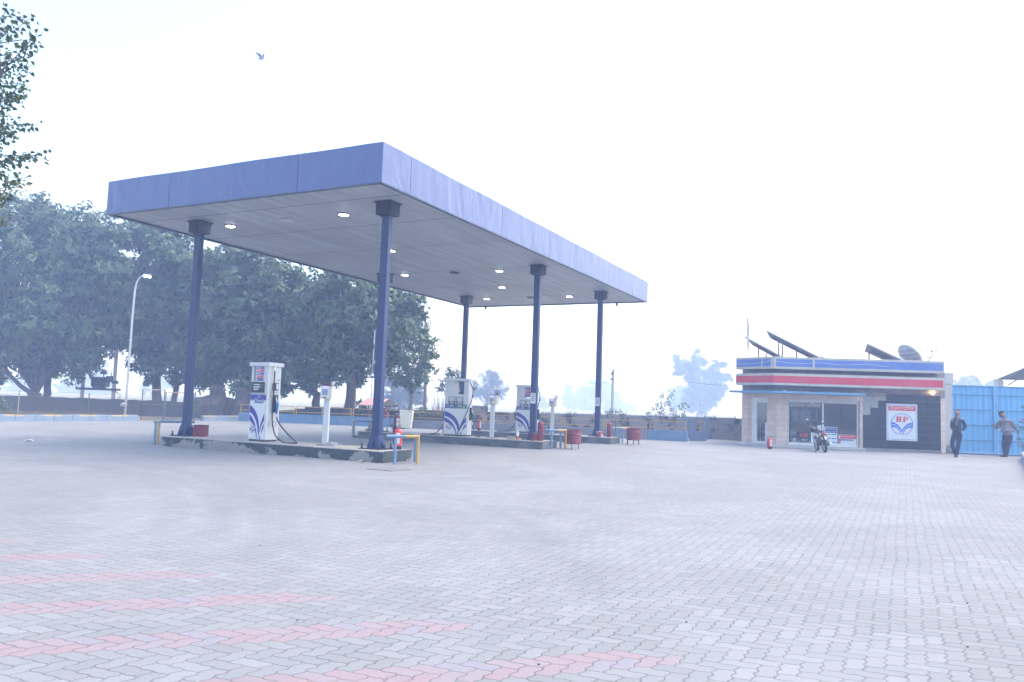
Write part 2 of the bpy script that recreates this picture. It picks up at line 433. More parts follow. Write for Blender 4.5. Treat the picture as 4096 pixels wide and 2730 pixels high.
def kerb(a, b, h=0.27, wd=0.24, name='kerb'):
    a = Vector(a); b = Vector(b); d = b - a; L = d.length
    k = MB(); n = max(1, int(L/0.82)); seg = L/n
    for i in range(n):
        k.box(i*seg+0.006, (i+1)*seg-0.006, 0, wd, -0.02, h + rnd.uniform(-.01, .01), M['kerb'])
    o = k.build(name, loc=a, rz=math.atan2(d.y, d.x), bevel=0.02); tag(o, kind='structure'); return o
kerb(KA - kd*36, KA + kd*6.35)
kerb(KA + kd*10.3, KB)
kerb(G(4084, 1838), G(4084, 1838) + Vector((-7.4, -11.8, 0)), 0.28, 0.3)
# ------------------------------------------------------------------ canopy
ZB, TH, CW, CL = 6.008, 0.877, 8.867, 19.335
def panel_mat(name, col):
    m, nt, b = newmat(name)
    tc = N(nt, 'ShaderNodeTexCoord').outputs['Object']
    mp = N(nt, 'ShaderNodeMapping'); mp.inputs['Scale'].default_value = (1, 1, 0.45); nt.links.new(tc, mp.inputs[0])
    n1 = noise(nt, mp.outputs[0], 0.9, 4, 0.5, 1.2); n2 = noise(nt, mp.outputs[0], 3.5, 3, 0.5)
    c = mixc(nt, ramp(nt, n2, 0.3, 0.75), col, tuple(x*1.12 for x in col))
    nt.links.new(c, b.inputs['Base Color']); b.inputs['Roughness'].default_value = 0.38; b.inputs['Specular IOR Level'].default_value = 0.6
    bn = N(nt, 'ShaderNodeBump'); bn.inputs['Distance'].default_value = 0.14; bn.inputs['Strength'].default_value = 0.6
    nt.links.new(mathn(nt, 'ADD', n1, mathn(nt, 'MULTIPLY', n2, 0.15)), bn.inputs['Height']); nt.links.new(bn.outputs[0], b.inputs['Normal'])
    return m
M['fascia'] = panel_mat('blue_fascia_sheet', (0.082, 0.112, 0.255))
def ceil_mat():
    m, nt, b = newmat('ribbed_ceiling_sheet')
    tc = N(nt, 'ShaderNodeTexCoord').outputs['Object']; s_ = N(nt, 'ShaderNodeSeparateXYZ'); nt.links.new(tc, s_.inputs[0])
    mp = N(nt, 'ShaderNodeMapping'); mp.inputs['Scale'].default_value = (4.0, 0.22, 1); nt.links.new(tc, mp.inputs[0])
    n1 = noise(nt, mp.outputs[0], 1.2, 4, 0.6); n2 = noise(nt, tc, 0.5, 5, 0.6)
    c = mixc(nt, ramp(nt, n1, 0.3, 0.75), (0.33, 0.365, 0.395), (0.56, 0.61, 0.64))
    c = mixc(nt, mathn(nt, 'MULTIPLY', ramp(nt, n2, 0.45, 0.8), 0.35), c, (0.2, 0.2, 0.2))
    rib = mathn(nt, 'PINGPONG', s_.outputs[0], 0.055)
    c = mixc(nt, mathn(nt, 'LESS_THAN', rib, 0.006), c, (0.17, 0.17, 0.18))
    # joints between sheet lengths, placed where the lamps stand
    for u0 in (1.1, 3.4, 6.2, 10.2, 13.6, 16.7):
        c = mixc(nt, mathn(nt, 'LESS_THAN', mathn(nt, 'ABSOLUTE', mathn(nt, 'SUBTRACT', s_.outputs[1], u0)), 0.02), c, (0.12, 0.12, 0.13))
    nt.links.new(c, b.inputs['Base Color']); b.inputs['Roughness'].default_value = 0.45
    bn = N(nt, 'ShaderNodeBump'); bn.inputs['Distance'].default_value = 0.01; bn.inputs['Strength'].default_value = 0.5
    nt.links.new(ramp(nt, rib, 0.0, 0.014), bn.inputs['Height']); nt.links.new(bn.outputs[0], b.inputs['Normal'])
    return m
M['ceil'] = ceil_mat()
M['trim'] = mat('dark_edge_trim', (0.10, 0.12, 0.16), 0.5)
can = empty('fuel_canopy', CA, -YAW, 'large flat blue fuel station canopy on navy steel columns with a grey ribbed ceiling', 'canopy')
# local frame: x = -v, y = u
def fascia(a, b, cuts, name='fascia_panel'):
    """one side of the fascia as sheets with slightly waving edges; a,b = (x,y)"""
    a = Vector((*a, 0)); b = Vector((*b, 0)); d = (b-a); L = d.length; d.normalize(); n = Vector((d.y, -d.x, 0))
    cs = [0] + sorted(cuts) + [L]
    for k in range(len(cs)-1):
        mb = MB(); l0, l1 = cs[k]+0.008, cs[k+1]-0.008; m_ = max(4, int((l1-l0)/0.4)); q = 6; vs = []; fs = []
        for i in range(m_+1):
            l = l0 + (l1-l0)*i/m_
            for j in range(q+1):
                z = ZB + TH*j/q; s1 = math.sin(l*1.9+j*.8+k)*0.5 + math.sin(l*4.3+j*1.7)*0.25
                off = 0.004*s1*math.sin(math.pi*i/m_)*math.sin(math.pi*j/q)
                zz = z + (0.010*math.sin(l*1.3+k)*math.sin(math.pi*i/m_) if j in (0, q) else 0)
                vs.append(a + d*l + n*off + Vector((0, 0, zz)))
        for i in range(m_):
            for j in range(q):
                p = i*(q+1)+j; fs.append((p, p+q+1, p+q+2, p+1))
        mb.add(vs, fs, M['fascia'])
        o = mb.build(name, can)
        sl = o.modifiers.new('thickness', 'SOLIDIFY'); sl.thickness = 0.03; sl.offset = -1
x0, x1 = -CW, 0.0
fascia((x0, 0), (x1, 0), [CW-6.51, CW-2.34])
fascia((x1, 0), (x1, CL), [1.08, 5.57, 8.88, 11.15])
fascia((x1, CL), (x0, CL), [4.4])
fascia((x0, CL), (x0, 0), [5.0, 10.0, 15.0])
c = MB(); c.box(x0+.05, x1-.05, .05, CL-.05, ZB+.03, ZB+.06, M['ceil']); c.build('ceiling', can)
c = MB(); c.box(x0+.05, x1-.05, .05, CL-.05, ZB+TH-.12, ZB+TH-.06, M['steel']); c.build('roof_sheet', can)
c = MB()
for a, b in (((x0, 0), (x1, 0)), ((x1, 0), (x1, CL)), ((x1, CL), (x0, CL)), ((x0, CL), (x0, 0))):
    A_ = Vector((*a, 0)); B_ = Vector((*b, 0)); d = (B_-A_).normalized(); n = Vector((-d.y, d.x, 0))
    c.bar(A_ + n*.055 + d*.03 + Vector((0,0,ZB-.004)), B_ + n*.055 - d*.03 + Vector((0,0,ZB-.004)), .09, .03, M['trim'])
c.build('edge_trim', can)
UC = (1.581, 10.081, 16.093); VC = (0.957, 7.158); HC = 0.29
first = None
for iu, u in enumerate(UC):
    for iv, v in enumerate(VC):
        h0 = 0.257
        if first is None:
            m = MB(); cw = 0.105; cd_ = 0.075
            m.box(-cw, cw, -cd_, cd_, h0+.02, ZB-HC+.01, M['navy'])
            col_ = m.build('column', can, bevel=0.012)
            k = MB(); k.box(-.20, .20, -.20, .20, ZB-HC, ZB+.025, M['navydark']); k.box(-.235, .235, -.235, .235, ZB-.004, ZB+.02, M['navydark'])
            k.box(-.13, .13, -.10, .10, ZB-HC-.03, ZB-HC-.003, M['navydark']); k.build('capital', col_)
            k = MB(); k.box(-.29, .29, -.28, .28, h0-.002, h0+.02, M['navydark'])
            k.build('base_plate', col_)
            k = MB()
            for sx, sy in ((1, 0), (-1, 0), (0, 1), (0, -1)):
                p = [(cd_*.98, h0+.022), (.25, h0+.022), (cd_*.98, h0+.30)]
                if sx: k.prism([(sx*a, b) for a, b in p], -.012, .012, M['navy'], 'xz')
                else: k.prism([(sy*a*.92, b) for a, b in p], -.012, .012, M['navy'], 'yz')
            # boxed foot seen in the photo: sloping plates from the shaft to the base plate
            a_ = cw+.004; b_2 = .165; z_1 = h0+.30
            vs = [(-b_2,-b_2*.9,h0+.021),(b_2,-b_2*.9,h0+.021),(b_2,b_2*.9,h0+.021),(-b_2,b_2*.9,h0+.021),(-a_,-a_*.9,z_1),(a_,-a_*.9,z_1),(a_,a_*.9,z_1),(-a_,a_*.9,z_1)]
            k.add(vs, [(0,1,5,4),(1,2,6,5),(2,3,7,6),(3,0,4,7)], M['navy'])
            k.build('gusset', col_, fixn=True)
            for bx in (-.24, .24):
                for by in (-.23, .23):
                    k = MB(); k.lathe([(.018, h0+.02), (.018, h0+.13)], M['darkmetal'], 8, (bx, by, 0)); k.lathe([(.032, h0+.021), (.032, h0+.05)], M['darkmetal'], 6, (bx, by, 0)); k.build('anchor_bolt', col_)
            first = col_; o = col_
        else:
            o = copy_tree(first, can)
        o.location = (-v, u, 0)
# ceiling lamps
lit = [(2.18,6.67),(2.14,2.72),(6.43,4.31),(10.45,6.55),(10.62,2.70),(14.02,4.35),(16.88,6.59),(17.03,2.71)]
f0 = None
for u, v in lit:
    if f0 is None:
        m = MB(); m.cbox((0, 0, ZB+.018), (.24, .26, .03), M['darkmetal']); f0 = m.build('ceiling_light', can, bevel=.008)
        m = MB(); m.cbox((0, 0, ZB-.002), (.17, .19, .012), M['led']); m.build('diffuser', f0)
        o = f0
    else: o = copy_tree(f0, can)
    o.location = (-v, u, 0)
u0 = None
for u, v in ((2.14, 4.59), (10.56, 4.48), (16.95, 4.47)):
    m = MB(); m.lathe([(.17, ZB-.006), (.17, ZB+.028)], M['white'] if u < 5 else M['darkmetal'], 20, (-v, u, 0)); m.build('unlit_ceiling_lamp', can)
for u, v in ((19.2, 7.9), (19.25, 1.37)):
    m = MB(); m.lathe([(.05, ZB-.14), (.05, ZB-.014)], M['darkmetal'], 10, (-v, u, 0)); m.build('rainwater_outlet', can)

# paper notices taped to two right-hand columns
def notice(u, v, zc, lab):
    m = MB()
    m.box(-.09, .09, -.0785, -.0765, zc-.17, zc+.17, M['cleanwhite'])
    m.flat([(-.065, zc-.11), (.065, zc-.11), (.065, zc+.12), (-.065, zc+.12)], -.0800, M['lcdgrey'])
    for k in range(9): m.flat([(-.058, zc-.10+k*.022), (.055, zc-.10+k*.022), (.055, zc-.094+k*.022), (-.058, zc-.094+k*.022)], -.0810, M['darkmetal'])
    for x in (-.05, 0, .05): m.flat([(x-.012, zc+.125), (x+.012, zc+.125), (x+.012, zc+.15), (x-.012, zc+.15)], -.0810, M['darkmetal'])
    o = m.build('paper_notice', loc=UV(u, v, 0), rz=-YAW); tag(o, lab, 'notice', 'paper notices on the canopy columns')
notice(UC[1], VC[0], 1.62, 'white paper notice taped to the navy column in front of the furthest fuel dispenser')
notice(UC[2], VC[0], 1.62, 'white paper notice taped to the furthest right navy column behind the red barrel')

# ------------------------------------------------------------------ islands
def island_mat(name, dark, lightc, th):
    m, nt, b = newmat(name)
    tc = N(nt, 'ShaderNodeTexCoord').outputs['Object']
    n1 = noise(nt, tc, 1.5, 8, 0.62, .4); n2 = noise(nt, tc, 9, 6, 0.6)
    s_ = N(nt, 'ShaderNodeSeparateXYZ'); nt.links.new(tc, s_.inputs[0])
    conc = mixc(nt, ramp(nt, n2, 0.3, 0.7), tuple(x*.75 for x in lightc), lightc)
    moss = mixc(nt, ramp(nt, n2, 0.3, 0.7), dark, tuple(x*1.9 for x in dark))
    # paint flaked off low down and in patches
    n4 = noise(nt, tc, 14, 6, .7)
    k = mathn(nt, 'ADD', mathn(nt, 'ADD', n1, mathn(nt, 'MULTIPLY', mathn(nt, 'SUBTRACT', n4, .5), .22)), mathn(nt, 'MULTIPLY', mathn(nt, 'SUBTRACT', s_.outputs[2], 0.13), 0.50))
    k = mathn(nt, 'ADD', k, mathn(nt, 'MULTIPLY', mathn(nt, 'ADD', s_.outputs[0], 4.2), .022))
    side = mixc(nt, ramp(nt, k, th, th+.025), conc, moss)
    top = mixc(nt, ramp(nt, n2, .35, .7), (0.27, 0.25, 0.23), (0.40, 0.37, 0.335))
    gn = N(nt, 'ShaderNodeNewGeometry'); s3 = N(nt, 'ShaderNodeSeparateXYZ'); nt.links.new(gn.outputs['True Normal'], s3.inputs[0])
    nt.links.new(mixc(nt, mathn(nt, 'GREATER_THAN', s3.outputs[2], .6), side, top), b.inputs['Base Color'])
    b.inputs['Roughness'].default_value = .9
    bn = N(nt, 'ShaderNodeBump'); bn.inputs['Distance'].default_value = 0.012; nt.links.new(mathn(nt, 'ADD', n1, mathn(nt, 'MULTIPLY', n2, .5)), bn.inputs['Height']); nt.links.new(bn.outputs[0], b.inputs['Normal'])
    return m
M['isl1'] = island_mat('flaking_black_concrete', (0.035, 0.045, 0.05), (0.30, 0.285, 0.27), 0.47)
M['isl2'] = island_mat('dull_grey_concrete', (0.065, 0.075, 0.08), (0.17, 0.175, 0.175), 0.44)
ISL = []
def island(u, va, vb, wd, mt, lab):
    m = MB(); h = .257; x0, x1 = -va, -vb   # x0 right end? x grows to the right
    xa, xb = -vb, -va; n = 26; prof = []
    # slightly irregular outline
    out = []
    for i in range(n+1): out.append((xa + (xb-xa)*i/n, -wd/2 + rnd.uniform(-.012, .012)))
    for i in range(n+1): out.append((xb - (xb-xa)*i/n, wd/2 + rnd.uniform(-.012, .012)))
    N_ = len(out)
    vs = [(a, b, -.02) for a, b in out] + [(a*1.0, b, h-.02) for a, b in out] + [(a + (.02 if a < (xa+xb)/2 - 3.9 else 0), b*.97, h) for a, b in out]
    fs = [tuple(range(2*N_, 3*N_))]
    for lvl in (0, N_):
        for i in range(N_): j = (i+1) % N_; fs.append((lvl+i, lvl+j, lvl+j+N_, lvl+i+N_))
    m.add(vs, fs, mt)
    o = m.build('pump_island', loc=UV(u, 0, 0), rz=-YAW); tag(o, lab, 'pump island', 'concrete pump islands under the canopy'); ISL.append(o)
island(UC[0], 0.35, 7.42, 1.12, M['isl1'], 'nearest concrete pump island with flaking black paint carrying the single diesel dispenser')
island(UC[1], 0.35, 7.62, 1.12, M['isl2'], 'middle grey concrete pump island carrying the wide dispenser that stands in full view')
island(UC[2], 0.20, 7.62, 1.12, M['isl2'], 'furthest grey concrete pump island whose dispenser is half hidden by a navy column')

# ------------------------------------------------------------------ the swoosh and round emblem
def swoosh(m, W_, H_, x0, z0, y, mt):
    """two blue leaf pairs rising from the foot of the panel; traced in units of the panel"""
    def cur(p0, p1, p2, n=10):
        return [((1-t)**2*p0[0]+2*t*(1-t)*p1[0]+t*t*p2[0], (1-t)**2*p0[1]+2*t*(1-t)*p1[1]+t*t*p2[1]) for t in [i/n for i in range(n+1)]]
    def band(a, b):
        pts = cur(*a) + cur(*b)[::-1]; n = len(pts)//2
        vs = [(x0 + p[0]*W_, y, z0 + p[1]*H_) for p in pts]
        m.add(vs, [(i, i+1, 2*n-2-i, 2*n-1-i) for i in range(n-1)], mt)
    band([(0.0, 0.76), (0.60, 0.62), (0.665, 0.0)], [(0.0, 0.97), (0.62, 0.80), (0.70, 0.30)])
    band([(0.0, 0.52), (0.46, 0.40), (0.54, 0.0)], [(0.0, 0.70), (0.50, 0.52), (0.585, 0.0)])
    band([(1.0, 0.74), (0.82, 0.55), (0.72, 0.26)], [(1.0, 0.53), (0.80, 0.38), (0.67, 0.02)])
    band([(1.0, 0.46), (0.84, 0.30), (0.80, 0.0)], [(1.0, 0.33), (0.86, 0.18), (0.71, 0.0)])
def emblem(m, cx, cz, r, y, blue, redm, white, ring=True):
    n = 28; cir = [(cx+r*math.cos(2*math.pi*i/n), cz+r*math.sin(2*math.pi*i/n)) for i in range(n)]
    m.flat(cir, y, white)
    y -= .0015
    t = .06*r
    for i in range(n):
        if .70 < (i+.5)/n < .80: continue
        a0, a1 = 2*math.pi*i/n, 2*math.pi*(i+1)/n
        m.add([(cx+r*math.cos(a0), y, cz+r*math.sin(a0)), (cx+r*math.cos(a1), y, cz+r*math.sin(a1)), (cx+(r-t)*math.cos(a1), y, cz+(r-t)*math.sin(a1)), (cx+(r-t)*math.cos(a0), y, cz+(r-t)*math.sin(a0))], [(0, 3, 2, 1)], blue)
    for sg in (-1, 1):
        def bz(p0, p1, p2): return [((1-t)**2*p0[0]+2*t*(1-t)*p1[0]+t*t*p2[0], (1-t)**2*p0[1]+2*t*(1-t)*p1[1]+t*t*p2[1]) for t in [i/8 for i in range(9)]]
        for up_, lo in (([(-.99, .19), (-.35, .17), (0, -.54)], [(-1.0, -.02), (-.33, .0), (0, -.80)]),
                        ([(-1.0, -.07), (-.22, -.06), (-.04, -.95)], [(-.93, -.30), (-.28, -.24), (-.11, -.96)])):
            pts = bz(*up_) + bz(*lo)[::-1]; k = 9
            vs = [(cx + sg*p[0]*r, y, cz + p[1]*r) for p in pts]
            m.add(vs, [((i, i+1, 2*k-2-i, 2*k-1-i) if sg > 0 else (2*k-1-i, 2*k-2-i, i+1, i)) for i in range(k-1)], blue)
    # slab letters H and P
    hh = .50*r; z1 = cz + .20*r; wl = .44*r; st = .14*r
    def rect(a, b, c_, d): m.flat([(a, b), (c_, b), (c_, d), (a, d)], y-.001, redm)
    xh = cx - .50*r
    rect(xh+.03*r, z1, xh+.03*r+st, z1+hh); rect(xh+wl-st-.03*r, z1, xh+wl-.03*r, z1+hh); rect(xh, z1+hh*.40, xh+wl, z1+hh*.60)
    for z_ in (z1, z1+hh-.09*r):
        rect(xh-.03*r, z_, xh+st+.07*r, z_+.09*r); rect(xh+wl-st-.07*r, z_, xh+wl+.03*r, z_+.09*r)
    xp = cx + .10*r
    rect(xp+.03*r, z1, xp+.03*r+st, z1+hh); rect(xp-.02*r, z1, xp+st+.08*r, z1+.09*r)
    rect(xp, z1+hh-.09*r, xp+.34*r, z1+hh); rect(xp, z1+hh*.36, xp+.34*r, z1+hh*.36+.09*r); rect(xp+.30*r, z1+hh*.42, xp+.43*r, z1+hh-.05*r)

M['hose'] = M['rubber']
M['bluegrip'] = mat('blue_nozzle_plastic', (0.02, 0.16, 0.42), .4)
M['greengrip'] = mat('green_nozzle_plastic', (0.02, 0.22, 0.15), .4)
def strips(m, x0, x1, z0, z1, y):
    n = 5; h = (z1-z0)/n
    for k in range(n):
        a, b = z1-(k+1)*h+.006, z1-k*h-.004
        mt = M['indigo'] if k % 2 == 0 else M['printred']
        m.flat([(x0, a), (x1, a), (x1, b), (x0, b)], y-.002, mt)
        r_ = (b-a)*.36; cx_, cz_ = x0+.09*(x1-x0)+r_*.4, (a+b)/2
        m.flat([(cx_+r_*math.cos(t*math.pi/5), cz_+r_*math.sin(t*math.pi/5)) for t in range(10)], y-.0035, M['cleanwhite'])
        if k < 4:
            r3 = random.Random(k*5+2)
            for zz, w0 in ((a+.62*(b-a), .60), (a+.22*(b-a), .34)):
                if k == 3 and w0 < .5: continue
                xx = x0+.24*(x1-x0); xe = xx + w0*(x1-x0)
                while xx < xe:
                    ww = r3.uniform(.012, .022); m.flat([(xx, zz), (xx+ww, zz), (xx+ww, zz+.014), (xx, zz+.014)], y-.004, M['cleanwhite']); xx += ww+.004
        else: m.text('Dhawala Service Station', (x0+x1)/2+.02, (a+b)/2-.006, .014, y-.004, M['cleanwhite'], maxw=(x1-x0)*.7)
def hose_curve(m, pts, r=.016):
    # smooth a polyline with catmull-rom
    P_ = [Vector(p) for p in pts]; P_ = [P_[0]*2-P_[1]] + P_ + [P_[-1]*2-P_[-2]]; out = []
    for i in range(1, len(P_)-2):
        for k in range(6):
            t = k/6; a, b, c_, d = P_[i-1:i+3]
            out.append(0.5*((2*b)+(-a+c_)*t+(2*a-5*b+4*c_-d)*t*t+(-a+3*b-3*c_+d)*t**3))
    out.append(P_[-2]); m.tube(out, r, M['hose'], 8)
def nozzle(parent, x, y, z, grip, side=1):
    m = MB(); s_ = side
    m.box(min(x, x+s_*.07), max(x, x+s_*.07), y-.07, y+.07, z-.25, z+.18, M['blackpl']); hb = m.build('nozzle_holster', parent, bevel=.015)
    m = MB()
    m.tube([(x+s_*.05, y, z+.14), (x+s_*.075, y, z+.06), (x+s_*.10, y, z-.02)], .016, M['steel'], 8)
    m.tube([(x+s_*.10, y, z+.0), (x+s_*.115, y, z-.07), (x+s_*.115, y, z-.14)], [.03, .042, .03], grip, 10)
    m.tube([(x+s_*.115, y, z-.13), (x+s_*.105, y, z-.24), (x+s_*.10, y, z-.30)], [.028, .024, .02], grip, 10)
    m.tube([(x+s_*.10, y, z-.29), (x+s_*.11, y, z-.40)], [.017, .02], M['steel'], 8)
    m.build('nozzle', parent, smooth=True)
def dispenser(wd, dp, H, single):
    """x across the front, front faces -y, origin at the base centre"""
    t = empty('fuel_dispenser')
    a, b = wd/2, dp/2
    m = MB(); m.box(-a+.02, a-.02, -b+.02, b-.02, 0, .045, M['darkmetal']); m.build('base_frame', t)
    zs = H-.095     # underside of the cap
    zw = 1.47 if single else 1.42     # sill of the opening under the cap
    ow = .13 if single else .17       # side pillar widths
    m = MB(); m.box(-a, a, -b, b, .045, zw, M['white'])
    m.box(-a, -a+ow*.55, -b, b, zw+.0, zs, M['white']); m.box(a-(.19 if single else .17), a, -b, b, zw, zs, M['white'])
    if not single: m.box(-a+ow*.55, -a+ow*2.0, -b+.02, b-.02, zw, zs, M['white'])
    cab = m.build('cabinet', t, bevel=.006)
    m = MB(); m.box(-a-.045, a+.045, -b-.045, b+.045, zs, H, M['white']); cp = m.build('top_cap', t, bevel=.008)
    if single: m = MB(); m.box(-a-.03, a+.03, -b-.03, b+.03, H, H+.006, mat('rusty_sheet', (.3, .18, .11), .8)); m.build('rust_edge', cp)
    yf = -b-.002
    # front door with graphics
    z1 = .99 if single else .93
    m = MB(); m.box(-a+.012, a-.035, yf-.012, yf, .06, z1, M['cleanwhite']); dr = m.build('lower_door', t, bevel=.004)
    yd = yf-.014
    m = MB(); swoosh(m, wd-.07, (z1-.07)*.93, -a+.022, .065, yd, M['indigo']); m.build('leaf_graphic', dr)
    m = MB(); emblem(m, -a+.022+(.17 if single else .2)*1.0-.03, .30, .095 if single else .10, yd-.002, M['indigo'], M['printred'], M['cleanwhite']); m.build('round_emblem', dr)
    m = MB(); zl = z1+.004
    if single:
        m.flat([(-a+.02, zl+.03), (a-.03, zl+.03), (a-.03, zl+.16), (-a+.02, zl+.16)], yd+.002, M['indigo'])
        m.flat([(-a+.16, zl-.05), (a-.10, zl-.05), (a-.10, zl+.08), (-a+.16, zl+.08)], yd-.002, M['indigo'])
        m.text('Diesel', (-a+.16+a-.10)/2, zl-.030, .10, yd-.004, M['cleanwhite'], maxw=.28)
        m.flat([(-a+.23, zl+.088), (-a+.27, zl+.145), (-a+.33, zl+.145), (-a+.38, zl+.088)], yd-.001, M['railblue'])
    else:
        m.flat([(-a+.02, zl+.005), (-.005, zl+.005), (-.005, zl+.13), (-a+.02, zl+.13)], yd+.002, M['indigo'])
        m.flat([(.0, zl+.005), (a-.04, zl+.005), (a-.04, zl+.13), (.0, zl+.13)], yd+.002, M['printgreen'])
        m.text('Diesel', -a/2+.005, zl+.036, .085, yd-.001, M['cleanwhite'], maxw=a*.8)
        m.text('Petrol', a/2-.015, zl+.036, .085, yd-.001, M['cleanwhite'], maxw=a*.78)
    m.build('fuel_name_panel', t)
    # display
    if single:
        m = MB(); m.box(-a+.02, a-.055, yf-.03, yf, zw-.28, zw+.02, M['white']); fr = m.build('display_panel', t, bevel=.01)
        m = MB(); m.box(-a+.035, a-.07, yf-.036, yf-.0305, zw-.265, zw+.005, M['blackpl']); m.build('display_glass', fr, bevel=.004)
        m = MB()
        for k, zz in enumerate((zw-.05, zw-.11, zw-.165)):
            m.flat([(-.16, zz-.035), (.06 if k < 2 else .01, zz-.035), (.06 if k < 2 else .01, zz), (-.16, zz)], yf-.0385, M['lcdgrey'])
        m.text('Rupees', .13, zw-.08, .022, yf-.0385, M['lcdgrey'], maxw=.10); m.text('Litres', .12, zw-.14, .022, yf-.0385, M['lcdgrey'], maxw=.08); m.text('Rate', -.07, zw-.225, .02, yf-.0385, M['lcdgrey'])
        m.build('readout', fr)
        for k in range(6): m = MB(); m.box(-a+.09+k*.075, -a+.094+k*.075, yf-.006, yf, zw-.36, zw-.30, M['darkmetal']); m.build('vent_slot', t)
    else:
        m = MB(); m.box(-a+.02, a-.05, yf-.02, yf, z1+.16, zw-.02, M['white']); fr = m.build('display_panel', t, bevel=.008)
        for cx_ in (-.155, .13):
            m = MB(); m.box(cx_-.125, cx_+.125, yf-.03, yf-.0205, zw-.32, zw-.09, M['blackpl']); dd = m.build('display_glass', fr, bevel=.01)
            m = MB(); m.flat([(cx_-.10, zw-.245), (cx_+.10, zw-.245), (cx_+.10, zw-.105), (cx_-.10, zw-.105)], yf-.0325, M['lcdgrey'])
            m.flat([(cx_-.07, zw-.305), (cx_+.07, zw-.305), (cx_+.07, zw-.27), (cx_-.07, zw-.27)], yf-.0325, M['cleanwhite'])
            m.build('readout', dd)
            m = MB(); m.box(cx_-.09, cx_+.09, yf-.03, yf-.0205, zw-.405, zw-.355, M['blackpl']); m.flat([(cx_-.065, zw-.395), (cx_+.065, zw-.395), (cx_+.065, zw-.367), (cx_-.065, zw-.367)], yf-.0325, M['lcdgrey']); m.build('rate_window', fr)
        m = MB()
        for k in range(6): m.box(-a+.03+k*.12, -a+.12+k*.12, yf-.016, yf-.001, z1+.137, z1+.150, M['blackpl'])
        m.build('seal_strip', t)
    return t
# nearest: single diesel dispenser
d1 = dispenser(.56, .44, 1.96, True)
tag(d1, 'narrow white dispenser with a black display and a single diesel panel on the nearest island', 'fuel dispenser', 'white fuel dispensers on the islands')
d1.location = UV(1.60, 4.46, .257); d1.rotation_euler = (0, 0, -YAW)
m = MB(); m.box(-.135, .135, -.235, -.231, 1.49, 1.97-.10, M['cleanwhite']); st = m.build('instruction_board', d1); m = MB(); strips(m, -.13, .13, 1.495, 1.865, -.2355); m.build('instruction_print', st)
m = MB(); m.box(.281, .285, -.18, .19, .30, 1.80, M['white']); sp = m.build('side_panel', d1)
for zz in (.38, .43, .48, 1.12, 1.17, 1.22):
    for yy in (-.12, .0, .11): m = MB(); m.box(.285, .289, yy-.035, yy+.035, zz, zz+.012, M['darkmetal']); m.build('louvre', sp)
m = MB(); m.box(.285, .36, -.06, .08, 1.27, 1.46, M['blackpl']); m.box(.361, .366, -.02, .07, 1.30, 1.44, M['lcdgrey']); m.build('side_keypad', d1, bevel=.008)
m = MB(); m.lathe([(.02, 0), (.02, .02)], M['printred'], 10, (.29, .12, 1.52)); m.build('stop_button', d1)
nozzle(d1, .285, .02, .98, M['bluegrip'])
m = MB(); hose_curve(m, [(.20, -.05, 1.915), (.31, -.07, 1.90), (.345, -.08, 1.80), (.345, -.08, 1.4), (.345, -.08, .9), (.36, -.08, .5), (.50, -.10, .17), (.80, -.15, .02), (1.15, -.18, .018), (1.22, -.12, .02), (1.0, -.02, .10), (.70, .02, .28), (.45, .02, .50), (.395, .02, .62)], .017); m.build('hose', d1, smooth=True)
m = MB(); m.tube([(.20, -.05, 1.92), (.29, -.06, 1.935), (.33, -.075, 1.89), (.345, -.08, 1.75)], .024, M['steel'], 8); m.build('hose_elbow', d1, smooth=True)

d2 = dispenser(.86, .42, 1.96, False)
tag(d2, 'wide white diesel and petrol dispenser with two green nozzles standing clear on the middle island', 'fuel dispenser', 'white fuel dispensers on the islands')
def two_sided(d):
    for s_ in (-1, 1):
        nozzle(d, s_*.432, 0, .80, M['greengrip'], s_)
    m = MB(); hose_curve(m, [(.37, -.05, 1.87), (.44, -.05, 1.80), (.52, -.06, 1.62), (.53, -.06, 1.4), (.50, -.10, 1.2), (.40, -.26, .8), (.25, -.40, .35), (.17, -.46, .02), (.45, -.5, -.05), (.9, -.3, .02), (.75, -.1, .06), (.58, 0, .25), (.535, 0, .42)], .016); m.build('hose', d, smooth=True)
    m = MB(); m.tube([(.53, -.06, 1.32), (.525, -.06, 1.42)], .03, M['blackpl'], 8); m.build('breakaway_coupling', d, smooth=True)
    m = MB(); hose_curve(m, [(-.38, -.05, 1.87), (-.46, -.03, 1.7), (-.47, -.02, 1.3), (-.48, -.02, .9), (-.54, 0, .42), (-.56, -.02, .3), (-.75, -.1, .08), (-1.0, -.2, .02), (-1.25, -.22, .02), (-.9, -.16, .02), (-.6, -.1, .04)], .015); m.build('hose', d, smooth=True)
two_sided(d2)
d2.location = UV(UC[1]+.02, 3.83, .257); d2.rotation_euler = (0, 0, -YAW+R(10))
d3 = dup(d2, UV(UC[2]+.02, 4.05, .257), -YAW+R(10), 'wide white diesel and petrol dispenser half hidden behind a navy column on the furthest island')
m = MB(); m.box(-.20, .15, -.185, -.18, 1.45, 1.86, M['cleanwhite']); st = m.build('instruction_board', d3); m = MB(); strips(m, -.195, .145, 1.455, 1.855, -.186); m.build('instruction_print', st)
m = MB(); m.box(.05, .15, -.06, 0, 1.425, 1.53, M['darkmetal']); m.build('card_reader', d2)

